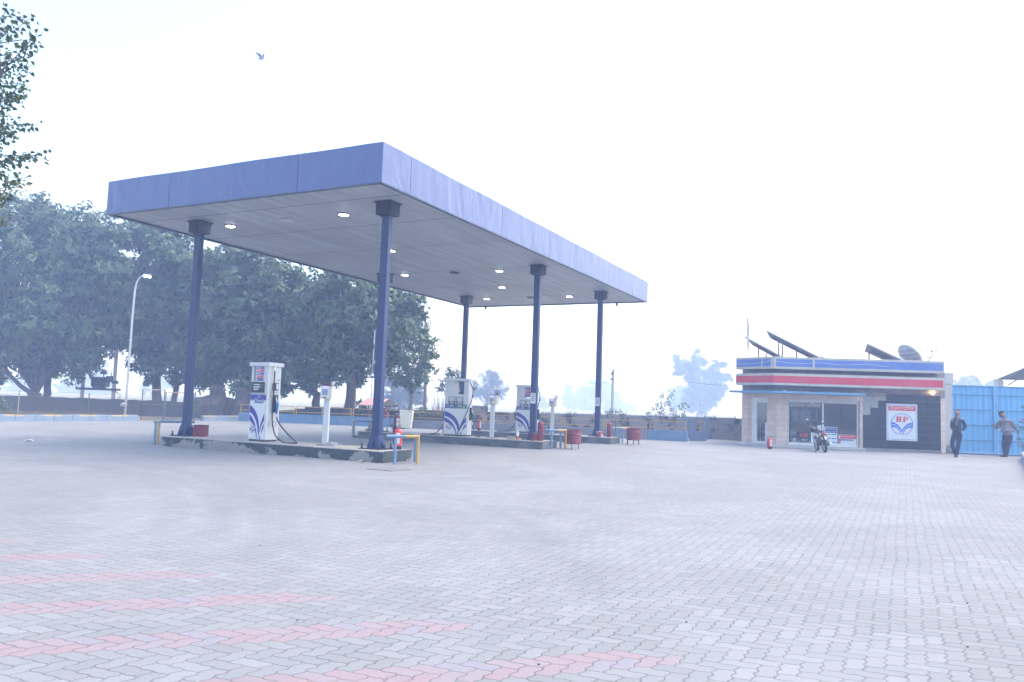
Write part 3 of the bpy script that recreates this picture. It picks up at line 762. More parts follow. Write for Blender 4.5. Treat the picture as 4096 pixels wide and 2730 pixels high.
# ------------------------------------------------------------------ payment posts
M['boxcream'] = mat('weathered_cream_metal', (0.62, 0.60, 0.52), .5, var=.08, stain=(.35, .2, .1), sscale=6, sth=(.62, .78))
M['keyblue'] = mat('blue_keypad', (.06, .17, .38), .4)
def paypost(lab, u, v, nest):
    t = empty('payment_post', UV(u, v, .257), -YAW + R(14), lab, 'payment terminal', 'payment terminals on posts')
    m = MB(); m.box(-.075, .06, -.045, .045, 0, 1.11, M['white']); m.box(.0, .075, -.052, -.02, 0, 1.11, M['white']); m.build('post', t, bevel=.008)
    m = MB(); m.box(-.16, .16, -.16, .16, 0, .012, M['darkmetal']); m.build('foot_plate', t)
    m = MB(); m.box(-.15, .15, -.11, .11, 1.11, 1.425, M['boxcream']); bx = m.build('terminal_box', t, bevel=.008)
    m = MB(); m.box(-.085, .045, -.116, -.1105, 1.36, 1.415, M['lcd']); m.build('screen', bx)
    m = MB(); m.box(-.095, .04, -.118, -.1105, 1.20, 1.335, M['keyblue'] if nest else M['lcdgrey'])
    for i in range(5):
        for j in range(4): m.box(-.087+i*.025, -.072+i*.025, -.1215, -.1182, 1.21+j*.03, 1.228+j*.03, M['lcdgrey'] if nest else M['darkmetal'])
    m.build('keypad', bx)
    m = MB(); m.box(-.07, .01, -.118, -.1105, 1.13, 1.155, M['oxred'] if nest else M['blackpl']); m.build('card_slot', bx)
    m = MB(); m.box(-.175, .165, -.135, .125, 1.425, 1.437, M['darkmetal']); m.build('rain_plate', t)
    if nest:
        m = MB(); r2 = random.Random(4)
        for k in range(46):
            a = r2.uniform(0, 6.28); cx_, cz_ = r2.uniform(-.11, .09), r2.uniform(1.445, 1.49)
            L_ = r2.uniform(.06, .15); dz = r2.uniform(-.25, .55)
            d_ = Vector((math.cos(a), math.sin(a), dz)).normalized()*L_
            m.tube([Vector((cx_, 0, cz_))-d_*.5, Vector((cx_, r2.uniform(-.08, .08), cz_))+d_*.6], .0045, NEST, 4)
        m.build('twig_nest', t)
        m = MB(); m.box(.10, .15, -.06, .0, 1.437, 1.53, M['white']); m.build('antenna_box', t)
    else:
        m = MB(); xs = (.05, .22); zs = (1.46, 1.59)
        for x in (.05, .093, .135, .178, .22):
            for y in (-.08, .08): m.tube([(x, y, zs[0]), (x, y, zs[1])], .004, M['darkmetal'], 4)
        for z in (1.46, 1.525, 1.59):
            for y in (-.08, .08): m.tube([(xs[0], y, z), (xs[1], y, z)], .004, M['darkmetal'], 4)
            for x in xs: m.tube([(x, -.08, z), (x, .08, z)], .004, M['darkmetal'], 4)
        m.box(.06, .20, -.07, .07, 1.452, 1.462, M['darkmetal']); m.box(.11, .16, -.03, .03, 1.462, 1.50, M['blackpl'])
        m.build('wire_cage', t)
        m = MB(); m.tube([(.16, 0, 1.1), (.175, 0, 1.44)], .006, M['darkmetal'], 5); m.build('cable', t)
    return t
NEST = mat('dry_twigs', (.22, .17, .13), .9)
paypost('cream keypad terminal with a twig nest on its roof on the nearest island', 1.70, 2.55, True)
paypost('grey keypad terminal with a small wire cage on the middle island', UC[1]+.05, 2.50, False)
paypost('grey keypad terminal with a small wire cage on the furthest island', UC[2]+.05, 2.93, False)
# ------------------------------------------------------------------ fire extinguishers
def extinguisher(loc, rz, lab, h=.50, r=.085, dark=False, label_=True, hose='down', base=True, cone=False):
    t = empty('fire_extinguisher', loc, rz, lab, 'fire extinguisher', 'red fire extinguishers')
    red = M['oxred'] if dark else M['extred']
    m = MB(); z0 = .0
    prof = [(r*.95, z0), (r, z0+.01), (r, z0+h-.06), (r*.93, z0+h-.025), (r*.65, z0+h), (r*.3, z0+h+.02), (r*.28, z0+h+.04)]
    if base: prof = [(r*1.0, .05)] + [p for p in prof if p[1] > .06]
    m.lathe(prof, red, 20); cy_ = m.build('cylinder', t, smooth=True)
    if base:
        m = MB(); m.lathe([(r*1.05, 0), (r*1.05, .085), (r*1.0, .09)], M['blackpl'], 20); m.build('foot_ring', t, smooth=True)
    m = MB(); m.lathe([(.018, h+.03), (.022, h+.075)], M['steel'], 10); m.cbox((0.02, 0, h+.085), (.10, .022, .012), M['blackpl'], Matrix.Rotation(R(-18), 3, 'Y')); m.cbox((.02, 0, h+.055), (.09, .02, .01), M['blackpl'])
    m.lathe([(.02, 0), (.02, .015)], M['steel'], 8, (-.03, -.01, h+.045)); m.build('valve', t)
    m = MB()
    if hose == 'down': hose_curve(m, [(-.02, 0, h+.06), (-r-.02, -.01, h+.05), (-r-.035, -.02, h-.08), (-r-.02, -.03, .25), (-r-.01, -.03, .12)], .011)
    elif hose == 'loop': hose_curve(m, [(0, 0, h+.06), (-.12, 0, h+.09), (-.22, 0, h-.08), (-.235, 0, h*.55), (-.14, 0, .14), (-r, 0, .06)], .010)
    else: hose_curve(m, [(0, 0, h+.05), (.14, 0, h+.07), (.24, 0, h-.05), (.26, 0, h-.25), (.20, 0, h-.42)], .012)
    m.build('hose', t, smooth=True)
    if label_:
        m = MB()
        def patch(a0, a1, za, zb, mt, rr):
            n = 6; vs = []
            for i in range(n+1):
                a = a0+(a1-a0)*i/n; vs += [(rr*math.cos(a), rr*math.sin(a), za), (rr*math.cos(a), rr*math.sin(a), zb)]
            m.add(vs, [(2*i, 2*i+2, 2*i+3, 2*i+1) for i in range(n)], mt)
        patch(R(-95), R(-35), h*.30, h*.62, M['cleanwhite'], r+.002); patch(R(-95), R(-35), h*.66, h*.84, M['cleanwhite'], r+.002)
        for k in range(6): patch(R(-90), R(-42), h*.33+k*.022, h*.33+k*.022+.006, M['lcdgrey'], r+.0035)
        m.build('label_sheet', t)
    if cone:
        m = MB(); m.tube([(-r-.02, -.02, h*.45), (-r-.10, -.03, h*.40)], [.02, .05], M['blackpl'], 10); m.build('horn', t)
    return t
Z1 = .257
extinguisher(UV(1.86, .56, Z1), -YAW+R(6), 'bright red extinguisher with white labels and black foot on the nearest island', .46, .088)
extinguisher(UV(UC[1]-.1, 6.28, Z1), R(5), 'tall dull red cylinder with looping hose standing left of the cream cabinet', .60, .115, True, True, 'loop', False, True)
extinguisher(UV(UC[2]-.25, 6.15, Z1), R(10), 'small red extinguisher with looping hose between the middle dispenser and its keypad terminal', .42, .08, False, True, 'loop')
extinguisher(UV(UC[1]-.2, .60, Z1), R(0), 'tall dull red cylinder behind the pale blue guard rail of the middle island', .60, .10, True, False, 'right', False)
extinguisher(UV(UC[2]-.2, .40, Z1), R(0), 'tall dull red cylinder beside the spotted bucket on the furthest island', .55, .085, True, False, 'right', False)
extinguisher(G(3079, 1797), R(-10), 'orange-red extinguisher with a white label on the step by the shop door', .40, .085)

# ------------------------------------------------------------------ tins, buckets, blocks, bottle
m = MB(); m.box(-.16, .16, -.14, .14, 0, .30, M['oxred']); m.box(-.165, .165, -.145, .145, .292, .305, M['oxred']); m.box(-.15, .15, -.13, .13, .3052, .307, M['darkmetal'])
o = m.build('square_tin', loc=UV(1.75, 6.80, Z1), rz=-YAW+R(32), bevel=.01); tag(o, 'square red tin standing on the nearest island between the column and the diesel dispenser', 'tin')
def bucket(loc, lab, r=.15, h=.26, mt=None, cone=False, rz=0.):
    mt = mt or M['oxred']
    m = MB(); m.lathe([(r*.68, 0), (r, h), (r*1.04, h+.002), (r*1.04, h-.015), (r*.97, h-.006), (r*.66, .012)], mt, 18)
    t = m.build('bucket', loc=loc, rz=rz, smooth=True); tag(t, lab, 'bucket', 'fire buckets on the islands')
    m = MB(); m.tube([(r*math.cos(a), -.02-.02*math.sin(a), h-.02+.05*math.sin(a)*.4) for a in [math.pi*i/10 for i in range(11)]], .005, M['steel'], 5); m.build('handle', t)
    return t
M['spotted'] = mat('chipped_red_and_white_paint', (.40, .04, .045), .5, stain=(.62, .6, .6), sscale=8, sth=(.5, .56))
M['greybucket'] = mat('grey_bucket_plastic', (.30, .28, .27), .6, stain=(.16, .05, .06), sscale=4, sth=(.5, .55))
bucket(UV(UC[1]-.1, 6.92, Z1) + Vector((-.3, -.05, 0)), 'grey bucket with a dark red patch beside the left column of the middle island', .17, .30, M['greybucket'])
bucket(UV(UC[1]-.05, .60+.14, Z1) + Vector((-.14, -.28, 0)), 'small dull red bucket against the foot of the right column of the middle island', .13, .24)
bucket(UV(UC[2]-.45, .66, Z1), 'chipped red and white bucket leaning by the right column of the furthest island', .15, .22, M['spotted'])
for k, (dx, sz) in enumerate(((0, .1), (.17, .11), (.33, .10))):
    m = MB(); m.cbox((0, 0, sz/2), (.15, .13, sz), M['isl2'], None)
    mm = mat('pale_stone', (.28, .28, .28), .9) if k == 0 else mm
    m.mats[0] = mm
    o = m.build('concrete_lump', loc=UV(UC[1]-.2, 7.45-dx*.8, Z1), rz=-YAW+R(10*k), bevel=.03)
    tag(o, ['pale concrete lump at the left end of the row of three on the middle island', 'pale concrete lump in the centre of the row of three on the middle island', 'pale concrete lump nearest the bucket in the row of three on the middle island'][k], 'stone', 'pale lumps at the end of the middle island')
m = MB(); m.box(-.13, .13, -.06, .06, 0, .09, mat('sandy_brick', (.42, .34, .26), .9, bump=.004)); o = m.build('brick', loc=UV(UC[1]-.35, 1.58, Z1), rz=-YAW, bevel=.01); tag(o, 'loose sandy brick lying left of the plastic bottle on the middle island', 'brick')
m = MB(); m.lathe([(.045, 0), (.05, .01), (.05, .13)], mat('orange_liquid', (.5, .18, .06), .3), 14); m.lathe([(.05, .13), (.052, .2), (.04, .25), (.018, .28), (.018, .31)], M['cleanwhite'], 14)
o = m.build('plastic_bottle', loc=UV(UC[1]-.40, 1.32, Z1), smooth=True); tag(o, 'plastic bottle with orange liquid standing against a navy column foot', 'bottle')
# scrap by the first terminal, stones, paper
m = MB(); m.add([(-.18,-.05,.0),(.2,-.06,.01),(.22,.08,.09),(-.12,.1,.06),(0,0,.11)], [(0,1,4),(1,2,4),(2,3,4),(3,0,4),(3,2,1,0)], mm); o = m.build('broken_slab', loc=UV(1.45, 2.22, Z1), rz=-YAW); tag(o, 'broken piece of pale slab lying at the foot of the nest-topped terminal', 'slab')
m = MB(); m.cbox((0, 0, .05), (.16, .12, .10), M['isl2']); o = m.build('stone', loc=G(1420, 1752), rz=.4, bevel=.035); tag(o, 'small dark stone on the paving beside the left end of the middle island', 'stone')
r5 = random.Random(5)
def paper(px, py, s, lab):
    m = MB(); vs = []; n = 4
    for i in range(n):
        for j in range(n): vs.append(((i/3-.5)*s*2, (j/3-.5)*s*1.4, .012 + r5.uniform(0, .55)*s*(.3 if i in (0, 3) else 1)))
    m.add(vs, [(i*n+j, (i+1)*n+j, (i+1)*n+j+1, i*n+j+1) for i in range(n-1) for j in range(n-1)], M['cleanwhite'])
    o = m.build('crumpled_paper', loc=G(px, py), rz=.5); tag(o, lab, 'litter')
paper(1447, 1849, .07, 'crumpled white paper on the paving in front of the nearest island')
paper(115, 1767, .10, 'flat white scrap alone on the paving at the far left of the yard')
# small stones and leaves scattered on the paving
for k, (px, py) in enumerate(((2745, 2490), (1040, 2185), (2155, 2660), (3870, 2415), (1190, 2483), (4062, 2037), (3870, 2590))):
    m = MB(); m.sphere((0, 0, .004), (.009, .007, .006), M['soil'] if k % 2 else M['isl2'], 7, 4)
    o = m.build('pebble', loc=G(px, py)); tag(o, ['tiny stone on the grey paving right of the third red line', 'tiny dark stone on the paving left of centre below the first island', 'tiny stone at the lower edge between two red lines', 'tiny dark stone on the paving near the right edge', 'tiny dark stone between the two long red lines at left', 'pale small stone by the far right edge of the paving', 'tiny stone low at the right edge of the paving'][k], 'pebble', 'pebbles on the paving')

# manhole cover
m = MB(); m.box(-.32, .32, -.3, .3, .002, .012, mat('cover_concrete', (.155, .16, .165), .9)); o = m.build('manhole_cover', loc=G(1555, 1879), rz=-YAW); tag(o, 'square dull concrete cover flush with the paving in front of the nearest island', 'manhole cover')
m = MB(); m.box(-1.0, 1.0, -.35, .35, .002, .012, mat('patch_concrete', (.19, .185, .19), .9)); o = m.build('drain_cover', loc=G(3975, 1833), rz=-.05); tag(o, 'long low concrete drain cover on the ground before the blue gate', 'drain cover')

# ------------------------------------------------------------------ guard rails at the island ends
def guard(loc, mirror, lab, far=True):
    """posts at three corners of a nose; local x to the right, y along the canopy"""
    s = -1 if mirror else 1
    t = empty('guard_rail', loc, -YAW, lab, 'guard rail', 'yellow and blue guard rails at the island ends')
    h = .60; r = .038
    F = (0, -.50); Y = (s*.34, -.12); B = (-.04*s, .36)
    for (x, y), mt in ((F, M['railblue']), (Y, M['railyellow']), (B, M['railblue'])):
        m = MB(); m.tube([(x, y, 0), (x, y, h)], r*.92, mt, 10); m.build('post', t, smooth=True)
    d = Vector((Y[0]-F[0], Y[1]-F[1], 0)); f3 = Vector((*F, h)); y3 = Vector((*Y, h)); b3 = Vector((*B, h))
    mid = f3 + (y3-f3)*.42
    m = MB(); m.tube([f3 - (y3-f3).normalized()*.20, mid], r, M['railblue'], 10); m.build('blue_bar', t, smooth=True)
    m = MB(); m.tube([mid, y3 + Vector((0, 0, 0))], r*1.01, M['railyellow'], 10); m.sphere(y3, r*1.15, M['railyellow']); m.build('yellow_bar', t, smooth=True)
    m = MB(); m.tube([y3, b3 + (b3-y3)*.45], r, M['railblue'], 10); m.build('back_bar', t, smooth=True)
    return t
guard(UV(1.53, .05), False, 'yellow and pale blue pipe guard rail at the right end of the nearest island')
guard(UV(1.72, 7.89), True, 'yellow and pale blue pipe guard rail at the left end of the nearest island')
guard(UV(10.67, .33), False, 'yellow and pale blue pipe guard rail beside the bigger-looking red barrel at the middle island')
guard(UV(10.15, 7.9), True, 'yellow and blue guard rail at the left end of the middle island')
guard(UV(17.1, .33), False, 'yellow and pale blue pipe guard rail beside the far red barrel at the furthest island')
guard(UV(16.5, 7.9), True, 'guard rail with a yellow post showing just left of the middle dispenser')

# ------------------------------------------------------------------ half barrels on legs
def barrel(loc, rz, lab):
    t = empty('half_barrel', loc, rz, lab, 'barrel', 'red half barrels on legs')
    r = .285
    prof = [(r*.98, .17), (r, .18)]
    z = .18
    for k in range(6): prof += [(r, z+.012), (r+.007, z+.024), (r, z+.036)]; z += .038
    prof += [(r, .46), (r+.012, .475), (r, .49), (r, .61), (r+.014, .62), (r+.012, .63), (r-.01, .628), (r-.012, .20)]
    m = MB(); m.lathe(prof, M['oxred'], 28, caps=False); m.lathe([(r*.98, .185), (r*.98, .19)], M['darkmetal'], 24); m.build('barrel_body', t, smooth=True)
    m = MB(); m.lathe([(r*.96, .50), (r*.96, .55)], mat('sand_fill', (.3, .25, .19), .95), 24); m.build('sand', t)
    for a in (R(25), R(145), R(250)):
        m = MB(); x, y = r*.9*math.cos(a), r*.9*math.sin(a); m.bar((x, y, .19), (x*1.08, y*1.08, 0), .035, .02, mat('rusty_leg', (.12, .07, .05), .8) if 'rl' not in M else M['rl'], (1, 0, 0)); m.build('leg', t)
    return t
M['rl'] = mat('rusty_leg', (.12, .07, .05), .8)
barrel(G(2289, 1797), .2, 'red half barrel on legs standing by the guard rail of the middle island')
barrel(G(2534, 1779), 1.0, 'red half barrel on legs by the guard rail of the furthest island')

# ------------------------------------------------------------------ street lamp
L0 = P(500, 1660, 41.0); L0.z = .1
hd = P(577, 1103, 41.0)
t = empty('street_lamp', L0, 0, 'tall curved steel street lamp with its lamp lit in front of the trees', 'street lamp')
m = MB(); top = hd - L0; pts = [(0, 0, 0)] + [P(x_, y_, 41.0) - L0 for x_, y_ in ((520, 1400), (531, 1258), (538, 1182), (543, 1146), (552, 1121), (565, 1107), (578, 1103))]
P_ = [Vector(p) for p in pts]; mm_ = MB()
def smoothpts(pts, k=5):
    P_ = [Vector(p) for p in pts]; P_ = [P_[0]*2-P_[1]] + P_ + [P_[-1]*2-P_[-2]]; out = []
    for i in range(1, len(P_)-2):
        for q in range(k):
            t_ = q/k; a, b, c_, d = P_[i-1:i+3]
            out.append(0.5*((2*b)+(-a+c_)*t_+(2*a-5*b+4*c_-d)*t_*t_+(-a+3*b-3*c_+d)*t_**3))
    return out + [P_[-2]]
sp_ = smoothpts(pts); m.tube(sp_, [.062-.03*i/(len(sp_)-1) for i in range(len(sp_))], M['steel'], 10); m.build('pole', t, smooth=True)
m = MB(); m.cbox((top.x+.14, top.y, top.z+.03), (.36, .2, .07), M['steel'], Matrix.Rotation(R(8), 3, 'Y')); hdo = m.build('lamp_head', t, bevel=.03)
m = MB(); m.cbox((top.x+.16, top.y, top.z-.045), (.30, .17, .08), M['led'], Matrix.Rotation(R(8), 3, 'Y')); m.build('lamp', hdo)
m = MB(); m.lathe([(.12, .0), (.14, .06), (.14, .14), (.05, .2)], M['steel'], 12, (-.06, -.14, .5)); m.lathe([(.0, .0), (.12, .08)], M['steel'], 12, (.1, -.16, .52)); m.build('cable_box', t, smooth=True)
# ------------------------------------------------------------------ low boundary wall with railings behind the yard
def low_mat(name, col, col2):
    return mat(name, col, .8, var=.12, vs=1.2, stain=col2, sscale=1.4, sth=(.52, .72), bump=.003)
M['bluewall'] = low_mat('blue_wash', (.13, .23, .37), (.2, .25, .31))
M['greywall'] = low_mat('grey_wash', (.20, .21, .26), (.25, .26, .29))
M['pillarblue'] = low_mat('pale_blue_pillar', (.16, .215, .32), (.22, .24, .30))
M['brickedge'] = mat('chipped_brick_edge', (.30, .17, .13), .9)
def lowwall(a, b, h, mt, lab, rails, hr=.44, skip=()):
    a = Vector(a); b = Vector(b); d = b-a; L = d.length
    t = empty('low_wall', a, math.atan2(d.y, d.x), lab, 'low wall', 'low washed walls with yellow railings')
    m = MB(); n = max(2, int(L/1.2)); vs = []; fs = []
    m.box(0, L, 0, .2, -.05, h, mt); m.box(0, L, -.012, .212, h+.002, h+.022, mt); m.build('wall', t, bevel=.01)
    x = 0; 
    np_ = max(1, round(L/rails)); w_ = L/np_
    for k in range(np_):
        if k in skip: continue
        x0, x1 = k*w_+.07, (k+1)*w_-.07
        m = MB(); yy = .1; zb_, zt = h+.02, h+.02+hr; s = .035
        for x in (x0, x1): m.cbox((x, yy, (zb_+zt)/2), (s, s, zt-zb_), M['railyellow'])
        m.cbox(((x0+x1)/2, yy, zt-s/2), (x1-x0-s-.002, s*.96, s), M['railyellow']); m.cbox(((x0+x1)/2, yy, zb_+.13), (x1-x0-s-.002, s*.96, s), M['railyellow'])
        if k < np_-1:
            m.cbox((x1+.07, yy, zb_+.20), (.14-s-.002, s*.9, s), M['railyellow'])
        m.build('railing_panel', t)
    return t
W0 = G(952, 1684.5); W1 = G(1640, 1713.5); W2 = Vector((6.4, 36.4, 0)); W3 = Vector((8.05, 35.6, 0))
lowwall(W0, W1, .45, M['bluewall'], 'blue washed low wall with yellow railing panels behind the nearest dispenser', 1.75)
lowwall(W1 + (W2-W1).normalized()*.02 + Vector((0,.02,0)), W2, .40, M['greywall'], 'grey washed low wall with yellow railing panels running behind the furthest island', 1.9)
lowwall(W2 + Vector((.02, -.05, 0)), W3, .44, M['bluewall'], 'short blue washed low wall ending at the pale blue gate pillar', 1.75)
def pillar(px, py, s, h, lab):
    m = MB(); m.box(-s/2, s/2, 0, s, -.05, h, M['pillarblue']); m.box(-s/2-.02, s/2+.02, -.02, s+.02, h, h+.05, M['pillarblue'])
    o = m.build('gate_pillar', loc=G(px, py), rz=-.25, bevel=.01); tag(o, lab, 'pillar', 'pale blue pillars left of the shop')
pillar(2768, 1764, .26, .98, 'pale blue pillar in the middle of the three left of the shop')
pillar(2738, 1765, .20, .98, 'narrow pale blue pillar joined to the end of the low wall')
pillar(2826, 1759, .26, 1.05, 'pale blue pillar nearest to the rough brick wall')
t = empty('low_wall', G(2782, 1765)+Vector((0, .1, 0)), .35, 'very short blue low wall between two pale blue pillars with a small brown railing', 'low wall', 'low washed walls with yellow railings')
m = MB(); m.box(0, .62, 0, .16, -.05, .46, M['pillarblue']); m.build('wall', t)
m = MB()
for x in (.04, .3, .58): m.cbox((x, .08, .67), (.03, .03, .42), M['railyellow'])
for z in (.6, .88): m.cbox((.31, .085, z), (.6, .022, .028), M['railyellow'])
m.build('railing_panel', t)

# ------------------------------------------------------------------ rough boundary wall
def brick_mat(name, c1, c2, mortar, sc=(1, 1, 1), dirt=(.035, .04, .038)):
    m, nt, b = newmat(name)
    tc = N(nt, 'ShaderNodeTexCoord').outputs['Object']
    s_ = N(nt, 'ShaderNodeSeparateXYZ'); nt.links.new(tc, s_.inputs[0])
    cb = N(nt, 'ShaderNodeCombineXYZ'); nz = noise(nt, tc, 1.3, 3)
    nt.links.new(mathn(nt, 'ADD', s_.outputs[0], mathn(nt, 'MULTIPLY', nz, .08)), cb.inputs[0]); nt.links.new(mathn(nt, 'ADD', s_.outputs[2], mathn(nt, 'MULTIPLY', nz, .06)), cb.inputs[1])
    br = N(nt, 'ShaderNodeTexBrick'); br.inputs['Scale'].default_value = 1.0; br.inputs['Brick Width'].default_value = .26; br.inputs['Row Height'].default_value = .085
    br.inputs['Mortar Size'].default_value = .012; br.inputs['Color1'].default_value = (*c1, 1); br.inputs['Color2'].default_value = (*c2, 1); br.inputs['Mortar'].default_value = (*mortar, 1)
    nt.links.new(cb.outputs[0], br.inputs['Vector'])
    n1 = noise(nt, tc, 1.6, 8, .65); n2 = noise(nt, tc, 5, 6, .6)
    c = mixc(nt, ramp(nt, n1, .50, .62), br.outputs['Color'], dirt)
    c = mixc(nt, ramp(nt, n2, .60, .70), c, mortar)
    nt.links.new(c, b.inputs['Base Color']); b.inputs['Roughness'].default_value = .95
    bn = N(nt, 'ShaderNodeBump'); bn.inputs['Distance'].default_value = .03; nt.links.new(mathn(nt, 'ADD', br.outputs['Fac'], n2), bn.inputs['Height']); bn.invert = True
    nt.links.new(bn.outputs[0], b.inputs['Normal'])
    return m
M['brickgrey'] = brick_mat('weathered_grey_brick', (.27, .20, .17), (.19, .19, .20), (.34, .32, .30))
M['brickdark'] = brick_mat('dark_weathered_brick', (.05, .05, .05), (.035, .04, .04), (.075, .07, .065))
def rough_wall(pts, mt, lab, th=.24, seg=.45, cap=.03, name='boundary_wall'):
    """pts: (x, y, height); top edge follows the heights with small breaks"""
    m = MB(); vs = []; fs = []; rr = random.Random(len(pts)*13+int(pts[0][0]*7))
    o = Vector((pts[0][0], pts[0][1], 0)); e = Vector((pts[-1][0], pts[-1][1], 0)); ang = math.atan2(e.y-o.y, e.x-o.x); Rm = Matrix.Rotation(-ang, 3, 'Z')
    st = []
    for (x0, y0, h0), (x1, y1, h1) in zip(pts[:-1], pts[1:]):
        L = math.hypot(x1-x0, y1-y0); n = max(1, int(L/seg))
        for i in range(n):
            t_ = i/n; st.append((x0+(x1-x0)*t_, y0+(y1-y0)*t_, h0+(h1-h0)*t_))
    st.append(pts[-1])
    for k, (x, y, h) in enumerate(st):
        p = Rm @ (Vector((x, y, 0))-o); h += rr.uniform(-cap, cap)
        vs += [(p.x, p.y, -.1), (p.x, p.y, h*.55), (p.x, p.y, h), (p.x, p.y+th, h-.01), (p.x, p.y+th, -.1)]
    for k in range(len(st)-1):
        a = 5*k
        for q in range(4): fs.append((a+q, a+5+q, a+6+q, a+1+q))
    fs.append((0, 1, 2, 3, 4)); nn = 5*(len(st)-1); fs.append((nn+4, nn+3, nn+2, nn+1, nn))
    m.add(vs, fs, mt); ob = m.build(name, loc=o, rz=ang, fixn=True); tag(ob, lab, 'wall', 'rough boundary walls round the yard'); return ob
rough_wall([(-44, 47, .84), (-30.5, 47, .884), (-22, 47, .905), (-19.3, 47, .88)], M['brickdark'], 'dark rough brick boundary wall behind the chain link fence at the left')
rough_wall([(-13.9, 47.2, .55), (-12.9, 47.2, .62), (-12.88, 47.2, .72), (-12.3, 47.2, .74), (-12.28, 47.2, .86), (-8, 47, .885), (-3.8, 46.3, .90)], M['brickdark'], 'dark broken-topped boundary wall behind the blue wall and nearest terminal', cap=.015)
rough_wall([(-3.2, 46.2, .90), (.17, 45, .95), (7.98, 41, 1.06), (11.56, 39.4, 1.10), (12.4, 39.0, 1.12)], M['brickgrey'], 'weathered grey brick boundary wall reaching the left side of the shop', cap=.02)
m = MB(); m.box(0, 2.1, 0, .24, .7, 1.28, M['brickgrey']); m.box(.0, 2.1, .02, .2, -.1, .7, M['brickgrey']); o = m.build('wall_stub', loc=(-3.4, 47.0, 0), rz=-.15, bevel=.02); tag(o, 'raised stub of grey brick wall showing right of the middle dispenser', 'wall')
# plants growing along the wall top
# dirt strip of the ruin
M['ruin'] = mat('ruined_pink_plaster', (.15, .11, .10), .95, var=.3, stain=(.045, .05, .05), sscale=1.5, sth=(.42, .52), bump=.02)
for px, y0, y1, w_, lab in ((858, 1540, 1665, .75, 'ruined pinkish pillar just right of the leftmost navy column'), (965, 1550, 1640, .80, 'ruined pinkish pillar left of the nearest dispenser under the dark trees')):
    a = P(px, y1, 45.2); hgt_ = P(px, y0, 45.2).z
    m = MB(); m.box(-w_/2, w_/2, 0, .6, -.1, hgt_*.75, M['ruin']); m.add([(-w_/2,0,hgt_*.75),(w_/2,0,hgt_*.75),(w_/2,.6,hgt_*.75),(-w_/2,.6,hgt_*.75),(-w_*.42,.05,hgt_*.98),(w_*.2,.05,hgt_*1.02),(w_*.3,.5,hgt_*.9),(-w_*.4,.5,hgt_*1.0)], [(0,1,5,4),(1,2,6,5),(2,3,7,6),(3,0,4,7),(4,5,6,7)], M['ruin'])
    o = m.build('ruined_pillar', loc=(a.x, 45.2, 0), bevel=.015); tag(o, lab, 'ruined pillar', 'ruined pillars under the trees')
rough_wall([(-19.2, 46.4, 1.1), (-17.6, 46.3, 1.3), (-15.6, 46.2, 1.05), (-14.2, 46.2, .9)], M['ruin'], 'low ruined plaster wall between the two pinkish pillars', cap=.12)

# ------------------------------------------------------------------ chain link fence and gate
M['wire'] = mat('thin_fence_wire', (.13, .13, .13), .6)
M['postyellow'] = mat('worn_yellow_post', (.30, .27, .17), .6, stain=(.2, .17, .14), sscale=6)
M['postgreen'] = mat('worn_green_post', (.06, .10, .10), .6)
def mesh_panel(m, a, b, z0, z1, cell=.11, r=.0028):
    a = Vector(a); b = Vector(b); d = (b-a); L = d.length; d.normalize(); H_ = z1-z0
    n = int((L+H_)/cell)
    for s in (1, -1):
        for k in range(n+1):
            x = k*cell - (H_ if s > 0 else 0)
            xa, za, xb, zb_ = (x, z0, x+H_, z1) if s > 0 else (x, z0, x-H_, z1)
            def clip(xa, za, xb, zb_):
                pts = []
                for (p, q, u, v_) in ((xa, za, xb, zb_), (xb, zb_, xa, za)):
                    if p < 0: t_ = (0-p)/(u-p); p, q = 0, q+(v_-q)*t_
                    elif p > L: t_ = (L-p)/(u-p); p, q = L, q+(v_-q)*t_
                    pts.append((p, q))
                return pts
            if max(xa, xb) <= 0 or min(xa, xb) >= L: continue
            (p, q), (u, v_) = clip(xa, za, xb, zb_)
            m.bar(a + d*p + Vector((0, 0, q)), a + d*u + Vector((0, 0, v_)), r*2, r*2, M['wire'], (0, 1, 0))
F0 = KA + kn*.9
def fpt(s, z=0): return F0 + kd*s + Vector((0, 0, z))
t = empty('chain_link_fence', F0, math.atan2(kd.y, kd.x), 'chain link fence with yellow and green posts behind the left kerb', 'fence')
Lf = 6.2
ps = [-9.0, -4.4, -.0+.35, Lf*.55, Lf]
def along(px):       # distance along the fence line seen at a pixel column
    lo, hi = -20, 30
    for _ in range(40):
        mid = (lo+hi)/2; q = fpt(mid); d = q-Vector((0, 0, EYE)); x = 2048 + FPX*d.dot(rt)/d.dot(fwd)
        if x < px: lo = mid
        else: hi = mid
    return lo
s1, s2, s3, s4, s5 = along(68), along(349), along(563), along(654), along(738)
mp_ = [(s1-4.5, M['postyellow'], 1.25), (s1, M['postyellow'], 1.28), (s2, M['postgreen'], 1.25)]
for s_, mt, h_ in mp_:
    m = MB(); m.tube([(s_, 0, .0), (s_, 0, h_)], .024, mt, 8); m.build('post', t, smooth=True)
m = MB(); mesh_panel(m, (s1-4.5, 0, 0), (s3-.05, 0, 0), .16, 1.05); m.build('wire_mesh', t)
m = MB()
for z in (1.07, 1.2): m.tube([(s1-4.5+ (s3-s1+4.4)*i/24, 0, z - .05*math.sin(i*1.1)) for i in range(25)], .006, M['wire'], 4)
m.build('top_wire', t)
t = empty('wire_gate', F0, math.atan2(kd.y, kd.x), 'double wire gate with green frame and faded orange top rail between two kerbs', 'gate')
M['gatetop'] = mat('faded_orange_rail', (.33, .24, .17), .6)
